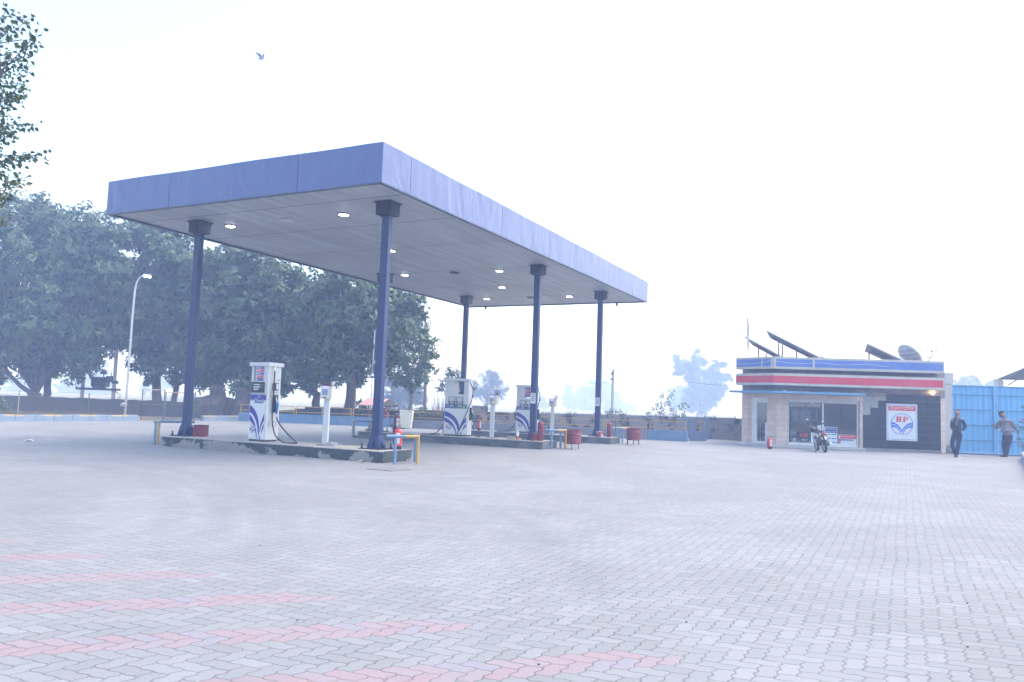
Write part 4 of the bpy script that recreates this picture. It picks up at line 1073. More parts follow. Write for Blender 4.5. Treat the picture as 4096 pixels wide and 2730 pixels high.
for a, b in ((s3, s4-.04), (s4+.04, s5+.5)):
    m = MB(); zt = 1.50 - .1*(a > s3)
    for x in (a, b): m.cbox((x, 0, zt/2+.02), (.036, .036, zt-.04), M['postgreen'] if x != s3 else M['darkmetal'])
    m.cbox(((a+b)/2, 0, zt+.02), (b-a+.05, .045, .05), M['gatetop']); m.cbox(((a+b)/2, 0, .05), (b-a-.052, .03, .03), M['postgreen']); m.cbox(((a+b)/2, 0, .78), (b-a-.052, .025, .025), M['postgreen'])
    lf = m.build('gate_leaf', t)
    m = MB(); mesh_panel(m, (a+.03, 0, 0), (b-.03, 0, 0), .06, zt-.02, .11); m.build('wire_mesh', lf)
t = empty('chain_link_fence', fpt(s5+.6), math.atan2(kd.y, kd.x), 'chain link fence in front of the ruined pillars right of the wire gate', 'fence')
Lq = (KB - KA).length - s5 + 1.2
for s_ in (0, Lq): m = MB(); m.tube([(s_, 0, 0), (s_, 0, 1.5)], .03, M['postgreen'], 8); m.build('post', t, smooth=True)
m = MB(); mesh_panel(m, (0, 0, 0), (Lq, 0, 0), .1, 1.35, .11); m.build('wire_mesh', t)

# ------------------------------------------------------------------ transformer on two poles
TY = 49.5
a = P(327, 1595, TY); b = P(452, 1598, TY)
t = empty('transformer_station', (a.x, TY, 0), 0, 'dark electrical transformer on a platform between two grey concrete poles at the left', 'transformer')
dx = b.x-a.x; M['polec'] = mat('concrete_pole', (.36, .34, .33), .9)
z_pl = P(390, 1556, TY).z
for x, h_ in ((0, P(327, 1480, TY).z+.6), (dx, P(452, 1380, TY).z+1.2)):
    m = MB(); m.tube([(x, 0, -.1), (x, 0, h_)], [.13, .10], M['polec'], 8); m.build('pole', t)
m = MB(); m.box(-.35, dx+.35, -.2, -.13, z_pl-.09, z_pl+.05, M['darkmetal']); m.box(-.35, dx+.35, .13, .2, z_pl-.09, z_pl+.05, M['darkmetal']); m.build('platform', t)
M['trafo'] = mat('dark_green_tank', (.035, .055, .055), .6)
k = dx/125
def tx(px): return (px-327)*k
m = MB(); m.box(tx(370), tx(424), -.3, .35, z_pl+.12, z_pl+.75, M['trafo']); m.box(tx(374), tx(412), -.25, .3, z_pl+.052, z_pl+.118, M['darkmetal'])
for q in range(9): m.box(tx(372)+q*.09, tx(372)+q*.09+.03, -.42, -.302, z_pl+.2, z_pl+.68, M['trafo'])
m.build('tank', t, bevel=.02)
m = MB(); m.tube([(tx(395), 0, z_pl+1.0), (tx(418), 0, z_pl+1.0)], .08, M['trafo'], 10); m.tube([(tx(408), 0, z_pl+.75), (tx(408), 0, z_pl+.95)], .04, M['trafo'], 8); m.build('oil_drum', t)
m = MB(); m.box(tx(426), tx(449), -.25, .2, z_pl+.42, z_pl+.82, M['trafo']); m.box(tx(449), tx(463), -.2, .2, z_pl+.35, z_pl+.55, M['trafo'])
for q in range(4): m.lathe([(.03, 0), (.055, .015), (.03, .03)], M['darkmetal'], 8, (tx(438), 0, z_pl+.82+q*.05))
m.tube([(tx(438), 0, z_pl+.8), (tx(438), 0, z_pl+1.15)], .015, M['darkmetal'], 5); m.build('switch_box', t)
m = MB()
for q in range(3): hose_curve(m, [(dx+.1, -.1, z_pl-.1), (dx+.35+.1*q, -.1, z_pl-.35), (dx+.3, -.1, z_pl-.8-.1*q), (dx+.05, -.1, z_pl-1.0)], .012)
m.build('loose_cables', t)

# overhead power pole far right of centre, and wires
def utility(px, ytop, Y, lab, r=.10, arm=True):
    a = P(px, 1600, Y); zt = P(px, ytop, Y).z
    t = empty('utility_pole', (a.x, Y, 0), 0, lab, 'utility pole', 'utility poles in the haze')
    m = MB(); m.tube([(0, 0, -.1), (0, 0, zt)], [r*1.2, r], M['polec'], 7); m.build('pole', t)
    if arm:
        m = MB(); m.box(-.14, -.0, -.12, .12, zt-.35, zt-.1, M['darkmetal']); m.box(-.2, .05, -.1, .1, zt-.75, zt-.6, M['darkmetal']); m.lathe([(.05, zt), (.07, zt+.06), (.02, zt+.14)], M['darkmetal'], 8); m.build('insulators', t)
    return t, Vector((a.x, Y, zt))
_, up1 = utility(2450, 1484, 62, 'slim utility pole in the haze between two right-hand navy columns', .11)
_, up2 = utility(705, 1560, 70, 'very faint utility pole in the haze under the left trees', .10)
def wire(a, b, sag, lab, r=.012):
    a = Vector(a); b = Vector(b); n = 16
    m = MB(); m.tube([(b-a)*(i/n) + Vector((0, 0, -sag*4*(i/n)*(1-i/n))) for i in range(n+1)], r, M['darkmetal'], 4)
    o = m.build('overhead_wire', loc=a); tag(o, lab, 'wire', 'overhead wires in the haze')
wire((-60, 76, P(1700, 1460, 76).z+1.2), up1 + Vector((0, 0, .1)), .5, 'faint overhead wire ending at the slim utility pole, topmost of the three on its left')
wire((-60, 78, 6.2), up1 + Vector((0, 0, -.5)), .5, 'faint overhead wire at the left of the slim utility pole, second from the top')
wire(P(1500, 1570, 70), P(2440, 1530, 70), .2, 'faint overhead wire running low left of the slim utility pole')
wire(up1, P(3100, 1555, 60), .25, 'faint overhead wire dropping from the slim utility pole towards the shop')
wire(P(3790, 1472, 45), P(4300, 1455, 45), .1, 'thin wire in the sky above the blue gate')

# two rusty white vent pipes and the red-roofed kiosk
VB = P(1478, 1690, 43.5)
t = empty('vent_pipes', (VB.x, 43.5, 0), 0, 'pair of tall rust-stained white vent pipes beside the near navy column', 'vent pipes')
M['ventw'] = mat('peeling_white_pipe', (.62, .60, .58), .6, stain=(.16, .12, .1), sscale=7, sth=(.48, .56), stretch=(1, 1, .4))
zt = P(1488, 1328, 43.5).z
for dx_ in (0, .16):
    m = MB(); m.tube([(dx_, 0, 0), (dx_+.05, 0, zt)], .032, M['ventw'], 8); m.build('pipe', t, smooth=True)
m = MB(); m.tube([(-.03, 0, zt+.02), (.11, 0, zt+.02)], .05, M['railblue'], 8); m.tube([(.16, 0, zt+.04), (.28, 0, zt+.04)], .05, M['railblue'], 8); m.build('pipe_caps', t)
m = MB(); m.box(-.1, .28, -.05, .05, 2.6, 2.7, M['darkmetal']); m.build('bracket', t)
KX = P(1520, 1700, 42.6)
t = empty('kiosk', (KX.x, 42.6, 0), 0, 'small stall with pinkish red metal roof and dark thatched end behind the blue wall', 'stall')
kz1 = P(1500, 1596, 42.6).z; kz0 = P(1480, 1620, 42.6).z
xa = P(1448, 1600, 42.6).x-KX.x; xb = P(1592, 1600, 42.6).x-KX.x; xm = P(1557, 1600, 42.6).x-KX.x; xr = P(1470, 1600, 42.6).x-KX.x
M['pinkroof'] = mat('faded_red_roof_sheet', (.42, .24, .24), .6, var=.1)
M['thatch'] = mat('dark_thatch', (.05, .055, .05), .95, bump=.02)
xg = P(1534, 1600, 42.6).x-KX.x
m = MB(); m.add([(xa, -1.0, kz0), (xg, -1.0, kz0), (xm, 0, kz1+.02), (xr, 0, kz1+.03), (xa, 1.0, kz0), (xg, 1.0, kz0)], [(0, 1, 2, 3), (5, 4, 3, 2), (0, 3, 4)], M['pinkroof'])
o = m.build('roof', t); sl = o.modifiers.new('thickness', 'SOLIDIFY'); sl.thickness = .04
zg = P(1534, 1626, 42.6).z
m = MB(); m.add([(xg-.1, -1.05, zg), (xb, .2, zg+.06), (xm+.05, .0, kz1-.02), (xg, 1.0, zg), (xm-.02, -.3, kz1-.03)], [(0, 1, 2, 4), (1, 3, 2)], M['thatch']); o = m.build('thatch_end', t); sl = o.modifiers.new('thickness', 'SOLIDIFY'); sl.thickness = .08
m = MB()
for px, y in ((1481, -.6), (1553, -.5), (1500, .6), (1550, .6)):
    x = P(px, 1650, 42.6).x-KX.x; m.box(x-.03, x+.03, y-.03, y+.03, 0, kz0+.05, M['oxred'])
m.build('posts', t)
x0, x1 = P(1482, 1660, 42.6).x-KX.x, P(1552, 1660, 42.6).x-KX.x
m = MB(); m.box(x0+.05, x1-.05, -.45, .5, .25, P(1530, 1648, 42.6).z, M['oxred']); m.build('counter', t)
m = MB(); m.box(x0+.1, x1-.1, -.35, .4, P(1530, 1648, 42.6).z+.002, P(1530, 1632, 42.6).z, M['darkmetal']); m.build('stock', t)

# cream sheet-metal cabinet leaning at the low wall
cb0 = G(1618, 1716); cb0.y -= 0
t = empty('cream_cabinet', cb0, -.05, 'pale cream sheet metal cabinet standing alone between the two red cylinders and the middle dispenser', 'cabinet')
hc_ = P(1610, 1640, cb0.y).z; M['creamsheet'] = mat('pale_cream_sheet', (.66, .64, .53), .5, var=.05)
wl = .36
m = MB(); m.add([(-.36,0,.06),(.30,0,.02),(.38,0,hc_-.03),(-.27,0,hc_),(-.36,.35,.06),(.30,.35,.02),(.38,.35,hc_-.03),(-.27,.35,hc_)], [(0,3,2,1),(4,5,6,7),(0,1,5,4),(1,2,6,5),(2,3,7,6),(3,0,4,7)], M['creamsheet'])
m.build('panel', t, bevel=.01, fixn=True)
m = MB(); m.box(-.38, -.0, -.05, .3, 0, .05, M['darkmetal']); m.build('foot', t)
m = MB(); m.bar((.15, -.006, hc_-.06), (.33, -.006, hc_-.07), .01, .02, M['darkmetal']); m.build('door_gap', t)
# ------------------------------------------------------------------ shop building
SO = Vector((10.937, 33.11, 0)); SA = -0.0950
SM = Matrix.Translation(SO) @ Matrix.Rotation(SA, 4, 'Z')
def SL(x, y, z=0.0): return SM @ Vector((x, y, z))
WM = Matrix(((.67, .742, 0, .30), (-.742, .67, 0, 0), (0, 0, 1, 0), (0, 0, 0, 1)))   # wing frame: x' = -distance from the corner, y' inward
shop = empty('shop_building', SO, SA, 'single storey shop with red and blue bands and dark tiles beside its glazed front', 'shop')
def block_mat(name, c1, c2, mortar, bw=.62, bh=.225):
    m, nt, b = newmat(name)
    tc = N(nt, 'ShaderNodeTexCoord').outputs['Object']; s_ = N(nt, 'ShaderNodeSeparateXYZ'); nt.links.new(tc, s_.inputs[0])
    cb = N(nt, 'ShaderNodeCombineXYZ'); nt.links.new(mathn(nt, 'SUBTRACT', s_.outputs[0], mathn(nt, 'MULTIPLY', s_.outputs[1], .7)), cb.inputs[0]); nt.links.new(s_.outputs[2], cb.inputs[1])
    br = N(nt, 'ShaderNodeTexBrick'); br.inputs['Scale'].default_value = 1; br.inputs['Brick Width'].default_value = bw; br.inputs['Row Height'].default_value = bh; br.inputs['Mortar Size'].default_value = .006
    br.inputs['Color1'].default_value = (*c1, 1); br.inputs['Color2'].default_value = (*c2, 1); br.inputs['Mortar'].default_value = (*mortar, 1); nt.links.new(cb.outputs[0], br.inputs['Vector'])
    n1 = noise(nt, tc, 2.2, 7, .6)
    c = mixc(nt, mathn(nt, 'MULTIPLY', ramp(nt, n1, .45, .75), .5), br.outputs['Color'], tuple(x*.6 for x in c1))
    nt.links.new(c, b.inputs['Base Color']); b.inputs['Roughness'].default_value = .75
    return m
M['sandtile'] = block_mat('sandstone_tiles', (.60, .475, .40), (.69, .555, .47), (.34, .265, .22))
M['granite'] = mat('black_granite_tiles', (.016, .02, .026), .3, var=.25, spec=.4)
M['concrete'] = mat('grey_cement_render', (.25, .225, .215), .9, var=.15, stain=(.17, .16, .15), sscale=1.2, sth=(.5, .75), bump=.004)
M['barecement'] = mat('bare_cement_patch', (.33, .325, .32), .9, var=.15, vs=6)
M['creamframe'] = mat('cream_band_frame', (.45, .44, .40), .75, var=.1, stain=(.34, .33, .30), sscale=1.6, sth=(.5, .75))
M['redband'] = mat('red_band_paint', (.54, .04, .065), .55, var=.06, vs=1.5, stain=(.50, .075, .115), sscale=.8, sth=(.4, .7))
M['blueband'] = mat('blue_band_paint', (.085, .165, .46), .55, var=.06, vs=1.5, stain=(.12, .20, .46), sscale=.9, sth=(.4, .7))
M['awning'] = mat('light_blue_awning_paint', (.11, .28, .46), .6, var=.12, stain=(.2, .25, .28), sscale=5, sth=(.6, .75))
M['alu'] = mat('white_aluminium', (.66, .67, .68), .4, .1, var=.05)
M['glass'] = glass('window_glass', (.86, .90, .90))
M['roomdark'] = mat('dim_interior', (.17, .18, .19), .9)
H1 = 3.4
def sp_(name, fn, parent=shop, **kw):
    m = MB(); fn(m); return m.build(name, parent, **kw)
# walls
def walls(m):
    m.box(.30, .79, 0, .24, -.02, 2.25, M['sandtile']); m.box(.79, 3.65, 0, .24, 2.06, 2.25, M['sandtile'])
    m.box(3.65, 3.81, 0, .24, -.02, 2.25, M['sandtile']); m.box(6.92, 7.10, 0, .24, -.02, 2.25, M['sandtile'])
    m.box(3.81, 6.92, .02, .24, -.02, 2.25, M['barecement']); m.box(3.81, 6.92, -.03, .02, -.02, .11, M['concrete'])
    m.box(.79, 3.65, 0, .24, -.02, .10, M['concrete'])
    m.box(.28, 7.10, .01, .24, 2.252, H1, M['concrete'])
    m.box(3.62, 6.95, -.004, .009, 2.36, 2.56, M['concrete'])
    mw = MB(WM)
    mw.box(-.45, .0, 0, .24, -.02, 2.25, M['sandtile']); mw.box(-1.742, -1.42, 0, .24, -.02, 2.25, M['sandtile']); mw.box(-1.42, -1.25, .06, .24, -.02, 2.25, M['sandtile'])
    mw.box(-1.42, -.45, 0, .24, 2.07, 2.25, M['sandtile']); mw.box(-1.742, .0, .012, .24, 2.252, H1, M['concrete'])
    b = len(m.v)
    for f, mi in zip(mw.f, mw.mi):
        mt = mw.mats[mi]
        if mt not in m.mats: m.mats.append(mt)
        m.f.append(tuple(i+b for i in f)); m.mi.append(m.mats.index(mt))
    m.v += mw.v
    m.prism([(-.85, 1.29), (-.62, 1.29), (.95, 6.0), (.72, 6.0)], -.02, H1, M['concrete']); m.box(6.88, 7.10, .245, 6.0, -.02, H1, M['concrete']); m.box(.96, 6.87, 5.8, 6.0, -.02, H1, M['concrete'])
sp_('wall', walls)
def tiles(m):
    # granite with the stepped missing corner
    rows = [(.112, 1.48, 3.815), (1.48, 1.785, 4.13), (1.785, 2.095, 4.44), (2.095, 2.36, 4.76)]
    for a, b, x in rows:
        z = a
        while z < b-.01:
            z2 = min(b, z+.305); xx = x; k = 0
            first_ = .62 - ((xx-3.815) % .62)
            while xx < 6.915:
                x2 = min(6.915, xx + (first_ if k == 0 else .62)); m.box(xx+.0015, x2-.0015, -.012, .018, z+.0015, z2-.0015, M['granite']); xx = x2; k += 1
            z = z2
sp_('dark_tile_cladding', tiles, bevel=.001)
def roof(m): m.prism([(6.83, -.5), (.08, -.5), (-1.1, .8), (-.75, 1.4), (.80, 6.0), (7.10, 6.0)], H1+.0, H1+.1, M['concrete'])
sp_('roof', roof, fixn=True)
OUT = [(6.83, -.60), (.034, -.60), (-1.235, .805), (-.45, 1.55), (6.83, .20)]
def band(z0, z1, frame): 
    def f(m): m.prism(OUT, z0, z1, frame)
    return f
rb = sp_('red_band', band(2.58, 3.08, M['creamframe']), fixn=True, bevel=.008)
bb = sp_('blue_band', band(3.26, 3.765, M['creamframe']), fixn=True, bevel=.008)
def wface(m, a0, a1, z0, z1, mt, o=.603):     # strip on the wing side of a band (outer plane at .60)
    w = Vector((-.67, .742, 0)); n = Vector((-.742, -.67, 0)); c0 = Vector((.30, 0, 0)) + n*o
    p, q = c0 + w*a0, c0 + w*a1
    m.add([p+Vector((0,0,z0)), q+Vector((0,0,z0)), q+Vector((0,0,z1)), p+Vector((0,0,z1)), p-n*.01+Vector((0,0,z0)), q-n*.01+Vector((0,0,z0)), q-n*.01+Vector((0,0,z1)), p-n*.01+Vector((0,0,z1))], [(0,3,2,1),(4,5,6,7),(0,1,5,4),(1,2,6,5),(2,3,7,6),(3,0,4,7)], mt)
m = MB(); m.box(.030, 6.77, -.606, -.596, 2.68, 2.975, M['redband']); wface(m, -.268, 1.60, 2.68, 2.975, M['redband'], .606); m.build('red_panel', rb, fixn=True)
for args in ((.13, 1.61), (1.70, 6.76)):
    m = MB(); m.box(args[0], args[1], -.606, -.596, 3.36, 3.675, M['blueband']); m.build('blue_panel', bb)
for a in ((-.12, .26), (.34, 1.57)):
    m = MB(); wface(m, a[0], a[1], 3.36, 3.675, M['blueband'], .606); m.build('blue_panel', bb, fixn=True)
# string of cable across the blue band
m = MB(); pts = []
w_ = Vector((-.67, .742, 0)); n_ = Vector((-.742, -.67, 0))
c0 = Vector((.30, 0, 0)) + n_*.615
for a in (1.58, 1.2, .8, .35, -.1): pts.append(c0 + w_*a + Vector((0, 0, 3.50 - .06*math.sin((1.58-a)/1.68*math.pi) + .09*(1.58-a)/1.68)))
for x in [i*.28+.1 for i in range(17)]: pts.append(Vector((x, -.618, 3.58 - .07*abs(math.sin((x-.1)/1.45*math.pi*.8)) - .03*x/4.8)))
m.tube(pts, .006, M['cleanwhite'], 4); m.build('string_cable', bb)
def awn(m):
    m.prism([(3.62, -.90), (-.10, -.90), (-1.53, .68), (-.85, 1.29), (.28, -.01), (3.62, -.01)], 2.25, 2.335, M['awning'])
sp_('awning', awn, fixn=True, bevel=.006)
m = MB(); m.box(.42, .52, -.75, -.65, 2.335, 2.37, M['cleanwhite']); m.build('loose_cup', shop)
# step and floor
def step(m): m.prism([(3.80, -.40), (-.05, -.40), (-1.35, 1.0), (-.84, 1.36), (.28, -.02), (3.80, -.02)], .0, .085, M['greystep'])
M['greystep'] = mat('pale_terrazzo', (.44, .43, .43), .7, var=.08)
sp_('step', step, fixn=True, bevel=.008)
m = MB(); m.prism([(.3, .25), (6.87, .25), (6.87, 5.79), (.85, 5.79), (-.62, 1.35)], .06, .10, M['greystep']); m.build('floor', shop)
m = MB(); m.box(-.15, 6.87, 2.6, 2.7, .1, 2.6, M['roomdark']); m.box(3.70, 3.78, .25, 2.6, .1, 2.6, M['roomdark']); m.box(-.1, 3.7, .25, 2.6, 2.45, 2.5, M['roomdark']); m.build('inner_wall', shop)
# big window
wf = MB(); X0, X1, Z0, Z1_ = .79, 3.65, .10, 2.06
wf.box(X0, X0+.045, .05, .12, Z0, 1.93, M['alu']); wf.box(X1-.055, X1, .05, .12, Z0, 1.93, M['alu']); wf.box(X0+.045, X1-.055, .05, .12, Z0, Z0+.13, M['alu']); wf.box(2.19, 2.25, .045, .125, Z0+.13, 1.93, M['alu'])
wf.box(X0+.0455, X1-.0555, .055, .115, 1.905, 1.93, M['alu'])
wf = wf.build('window', shop, bevel=.004)
for a, b in ((X0+.045, 2.19), (2.25, X1-.055)):
    m = MB(); m.box(a, b, .083, .088, Z0+.13, 1.905, M['glass']); m.build('pane', wf)
m = MB(); m.box(X0, X1, -.01, .16, 1.935, 2.055, mat('shutter_box', (.50, .47, .47), .6)); m.box(2.1, 2.3, -.016, -.011, 1.96, 1.99, M['steel']); m.build('shutter_box', wf, bevel=.01)
m = MB(); m.box(X0-.012, X0+.0, -.005, .06, .1, 2.05, M['rl']); m.box(X1, X1+.03, -.006, .0, .1, 2.05, M['darkmetal']); m.build('shutter_rail', wf)
# door in the wing
dr = MB(WM)
dr.box(-1.25, -1.20, .06, .16, .085, 2.07, M['alu']); dr.box(-1.20, -.45, .07, .15, 1.93, 2.07, M['alu'])
fr = dr.build('door', shop, bevel=.004)
dr = MB(WM); dr.box(-1.20, -1.03, .09, .13, .09, 1.93, M['alu']); dr.box(-1.03, -.46, .09, .13, .09, .20, M['alu']); dr.box(-.52, -.46, .09, .13, .20, 1.93, M['alu']); dr.box(-1.03, -.52, .09, .13, 1.86, 1.93, M['alu']); lf = dr.build('door_leaf', fr)
dr = MB(WM); dr.box(-1.03, -.52, .105, .11, .20, 1.86, M['glass']); dr.build('pane', lf)
dr = MB(WM); dr.box(-1.08, -1.06, .06, .09, .9, 1.1, M['steel']); dr.build('handle', lf)
dr = MB(WM); dr.box(-.62, -.47, .099, .103, .2, .98, M['cleanwhite']); dr.box(-.60, -.54, .097, .0985, .86, .92, M['lcdgrey']); dr.build('door_poster', lf)

# lettering hung in the window
def deva(m, pieces, x, z, h, y, mt, w=None):
    """pieces: (string, clip fraction) laid end to end on one head line"""
    k = h/.72; cur = 0; out = []
    for s_, cl in pieces:
        if s_ == ' ': cur += .22; continue
        vs, fs = text_mesh(s_)
        if not vs: continue
        xs = [a for a, _ in vs]; a0, a1 = min(xs), max(xs); lim = a0 + (a1-a0)*cl
        vv = [(cur + min(a, lim)-a0, b) for a, b in vs]; out.append((vv, fs)); cur += (lim-a0) - .01
    kx = k if not w else w/cur
    for vv, fs in out: m.add([(x + (a-cur/2)*kx, y, z + b*k) for a, b in vv], fs, mt)
    return cur*kx
m = MB(); deva(m, [('\u0922', 1), ('\u0935\u093e', 1), ('\u0932\u093e', 1), (' ', 1), ('\u0938', 1), ('\u093f\u0935', 1), ('\u0938', 1)], 1.50, 1.72, .15, .078, M['cleanwhite'], 1.24)
m.tube([(1.82, .078, 1.90), (1.87, .078, 1.885), (1.90, .078, 1.90)], .006, M['cleanwhite'], 4); m.build('window_lettering', wf)
# goods and posters behind the glass, each its own thing
def inside(mb, name, x, y, z, lab, cat, group=None):
    o = mb.build(name, loc=SL(x, y, z), rz=SA); tag(o, lab, cat, group); return o
m = MB(); m.box(-.27, .27, 0, .01, 0, .43, M['blackpl'])
m.text('HP', .03, .215, .17, -.002, M['extred'], wscale=1.15); m.text('HP', .034, .219, .17, -.003, M['extred'], wscale=1.15); m.text('HP', .026, .211, .17, -.0025, M['extred'], wscale=1.15)
m.text('PAY', .03, .045, .10, -.002, M['cleanwhite'])
for x in (-.19, .235): m.flat([(x-.03, .03), (x+.03, .03), (x, .06)], -.002, M['cleanwhite']); m.flat([(x-.005, .05), (x+.005, .05), (x+.003, .11), (x-.003, .11)], -.0025, M['cleanwhite'])
inside(m, 'payment_sign', 1.45, .070, .24, 'black board with red HP and white PAY lettering at the foot of the window', 'sign')
def poster(x0, x1, z0, z1, lab, kind):
    w_ = (x1-x0); h_ = z1-z0; m = MB(); m.box(0, w_, 0, .006, 0, h_, M['posterblue'] if kind != 3 else M['cleanwhite'])
    if kind == 2:
        m.flat([(.02, h_-.19), (w_-.02, h_-.19), (w_-.02, h_-.02), (.02, h_-.02)], -.002, M['indigo2']); m.text('Dhawala Service Station', w_/2, h_-.10, .045, -.004, M['cleanwhite'], maxw=w_*.8)
        m.flat([(.0, h_-.25), (w_, h_-.25), (w_, h_-.20), (0, h_-.20)], -.002, M['indigo2'])
        for i in range(2):
            for j in range(3):
                cx_, cz_ = w_*(.26+.48*i), h_-.31-.16*j
                m.flat([(cx_-.10, cz_-.02), (cx_+.10, cz_-.02), (cx_+.115, cz_), (cx_+.10, cz_+.02), (cx_-.10, cz_+.02), (cx_-.115, cz_)], -.002, M['indigo2'])
                for q in range(2): m.flat([(cx_-.09, cz_-.055-.03*q), (cx_+.07, cz_-.055-.03*q), (cx_+.07, cz_-.048-.03*q), (cx_-.09, cz_-.048-.03*q)], -.002, M['lcdgrey'])
    elif kind == 3:
        m.flat([(.0, h_-.17), (w_, h_-.17), (w_, h_-.01), (0, h_-.01)], -.002, M['printred']); m.text('M/s Dhawala Service Station', w_*.56, h_-.09, .055, -.004, M['cleanwhite'], maxw=w_*.78)
        n = 12; m.flat([(.07+.045*math.cos(2*math.pi*i/n), h_-.09+.045*math.sin(2*math.pi*i/n)) for i in range(n)], -.003, M['cleanwhite'])
        m.flat([(.0, h_-.245), (w_*.85, h_-.245), (w_*.85, h_-.19), (0, h_-.19)], -.002, M['indigo2'])
        for q in range(6): m.flat([(.14, .03+q*.026), (w_-.05, .03+q*.026), (w_-.05, .036+q*.026), (.14, .036+q*.026)], -.002, M['lcdgrey'])
        m.flat([(.01, .05), (.12, .05), (.12, .13), (.01, .13)], -.003, M['printred']); m.flat([(.01, .01), (.12, .01), (.12, .045), (.01, .045)], -.003, M['printgreen'])
    else:
        for q in range(10): m.flat([(.03, .05+q*.07), (w_-.04, .05+q*.07), (w_-.04, .058+q*.07), (.03, .058+q*.07)], -.002, M['lcdgrey'])
        m.flat([(.05, h_-.34), (.16, h_-.34), (.16, h_-.30), (.05, h_-.30)], -.003, M['printgreen'])
    inside(m, 'poster', x0, .074, z0, lab, 'poster', 'posters on the shop window')
M['posterblue'] = mat('pale_blue_poster', (.62, .72, .76), .5, var=.03); M['indigo2'] = mat('dark_blue_print', (.06, .07, .26), .5)
poster(1.74, 2.15, .24, .97, 'plain pale poster on the glass partly hidden by the parked motorcycle', 1)
poster(2.28, 2.80, .24, .92, 'pale blue poster with a dark blue heading and rows of pill shapes in the window', 2)
poster(2.83, 3.58, .24, .62, 'wide low white poster with a red heading in the right corner of the window', 3)
m = MB()
for i in range(2):
    for k in range(2):
        m.lathe([(.045, k*.24), (.05, k*.24+.01), (.05, k*.24+.16), (.02, k*.24+.21), (.02, k*.24+.235)], M['glassy'] if 'glassy' in M else M['lcdgrey'], 10, (i*.12, 0, 0))
o = m.build('water_bottles', loc=SL(1.01, .30, .24), rz=SA, smooth=True); tag(o, 'stacked clear water bottles standing in the left corner of the shop window', 'bottles')
m = MB(); m.lathe([(.09, 0), (.12, .12), (.125, .14)], M['cleanwhite'], 16); o = m.build('white_tub', loc=SL(1.07, .19, .24), rz=SA, smooth=True); tag(o, 'white plastic tub in front of the water bottles in the shop window', 'tub')
M['foilblue'] = mat('blue_foil_packets', (.10, .25, .50), .3, .4, var=.5, vs=14)
for k, (x, z0, z1) in enumerate(((1.24, 1.13, 1.66), (1.41, 1.18, 1.66), (1.60, 1.13, 1.66), (2.01, 1.13, 1.64))):
    m = MB(); n = 7
    for i in range(n): a = (z1-z0)/n; m.box(-.025+.004*(i % 2), .025+.004*(i % 2), 0, .012, i*a+.004, (i+1)*a-.004, M['foilblue'])
    inside(m, 'packet_strip', x, .2, z0, ['strip of blue foil packets hanging in the window, first from the left', 'strip of blue foil packets hanging in the window, second from the left', 'strip of blue foil packets hanging in the window, third from the left', 'strip of blue foil packets hanging nearest the white window bar'][k], 'packet strip', 'strips of foil packets in the window')
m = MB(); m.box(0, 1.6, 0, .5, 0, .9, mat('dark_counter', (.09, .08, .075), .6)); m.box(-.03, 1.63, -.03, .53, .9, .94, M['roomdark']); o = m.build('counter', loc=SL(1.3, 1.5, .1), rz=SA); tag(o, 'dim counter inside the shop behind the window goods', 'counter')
m = MB(); m.box(0, .8, 0, .04, 0, .55, M['lcdgrey']); o = m.build('wall_picture', loc=SL(1.62, 2.55, 1.05), rz=SA); tag(o, 'dim framed panel on the back wall of the shop', 'picture')
for k, x in enumerate((.25,)):
    t = empty('chair', SL(.15, 1.1, .1), SA+.4, 'dark chair inside the shop behind the door glass', 'chair')
    m = MB(); m.box(-.2, .2, -.2, .2, .42, .45, M['blackpl']); m.build('seat', t)
    m = MB(); m.box(-.2, .2, .18, .2, .55, .85, M['blackpl']); m.build('backrest', t)
    for xx in (-.19, .17):
        for yy in (-.19, .17): m = MB(); m.box(xx, xx+.02, yy, yy+.02, 0, .42 if yy < 0 else .85, M['steel']); m.build('leg', t)

# company sign on the dark tiles
sg = empty('company_sign', SL(5.355, -.018, .46), SA, 'white sign with red Hindi heading and round HP emblem on the dark tiled wall', 'sign')
m = MB(); m.box(-.61, .61, -.04, 0, 0, 1.52, M['cleanwhite']); bd = m.build('board', sg, bevel=.004)
m = MB(); bl = M['signblue'] = mat('sign_blue', (.06, .16, .58), .4, var=.03); y = -.0415; a, b, w_ = .57, 1.48, .018
m.flat([(-a, .04), (a, .04), (a, .04+w_), (-a, .04+w_)], y, bl); m.flat([(-a, b-w_), (a, b-w_), (a, b), (-a, b)], y, bl); m.flat([(-a, .04+w_), (-a+w_, .04+w_), (-a+w_, b-w_), (-a, b-w_)], y, bl); m.flat([(a-w_, .04+w_), (a, .04+w_), (a, b-w_), (a-w_, b-w_)], y, bl); m.build('blue_border', bd)
m = MB(); m.flat([(-.535, 1.235), (.535, 1.235), (.535, 1.43), (-.535, 1.43)], -.0425, M['extred']); hd_ = m.build('red_heading', bd)
m = MB(); deva(m, [('\u093f\u0939', 1), ('\u0928', .55), ('\u0926\u0941', 1), ('\u0938', .62), ('\u0924\u093e\u0928', 1), (' ', 1), ('\u092a\u0947', 1), ('\u091f', 1), ('\u094b'.replace('\u094b', '\u093e'), 1), ('\u093f\u0932', 1), ('\u092f\u092e', 1)], 0, 1.29, .115, -.0440, M['cleanwhite'], .96)
m.tube([(.155, -.0445, 1.415), (.175, -.0445, 1.395), (.20, -.0445, 1.378)], .006, M['cleanwhite'], 4); m.tube([(.115, -.0445, 1.262), (.14, -.0445, 1.285), (.165, -.0445, 1.262)], .005, M['cleanwhite'], 4); m.build('hindi_lettering', hd_)
m = MB(); emblem(m, 0, .68, .45, -.0425, bl, M['extred'], M['cleanwhite']); m.build('round_emblem', bd)
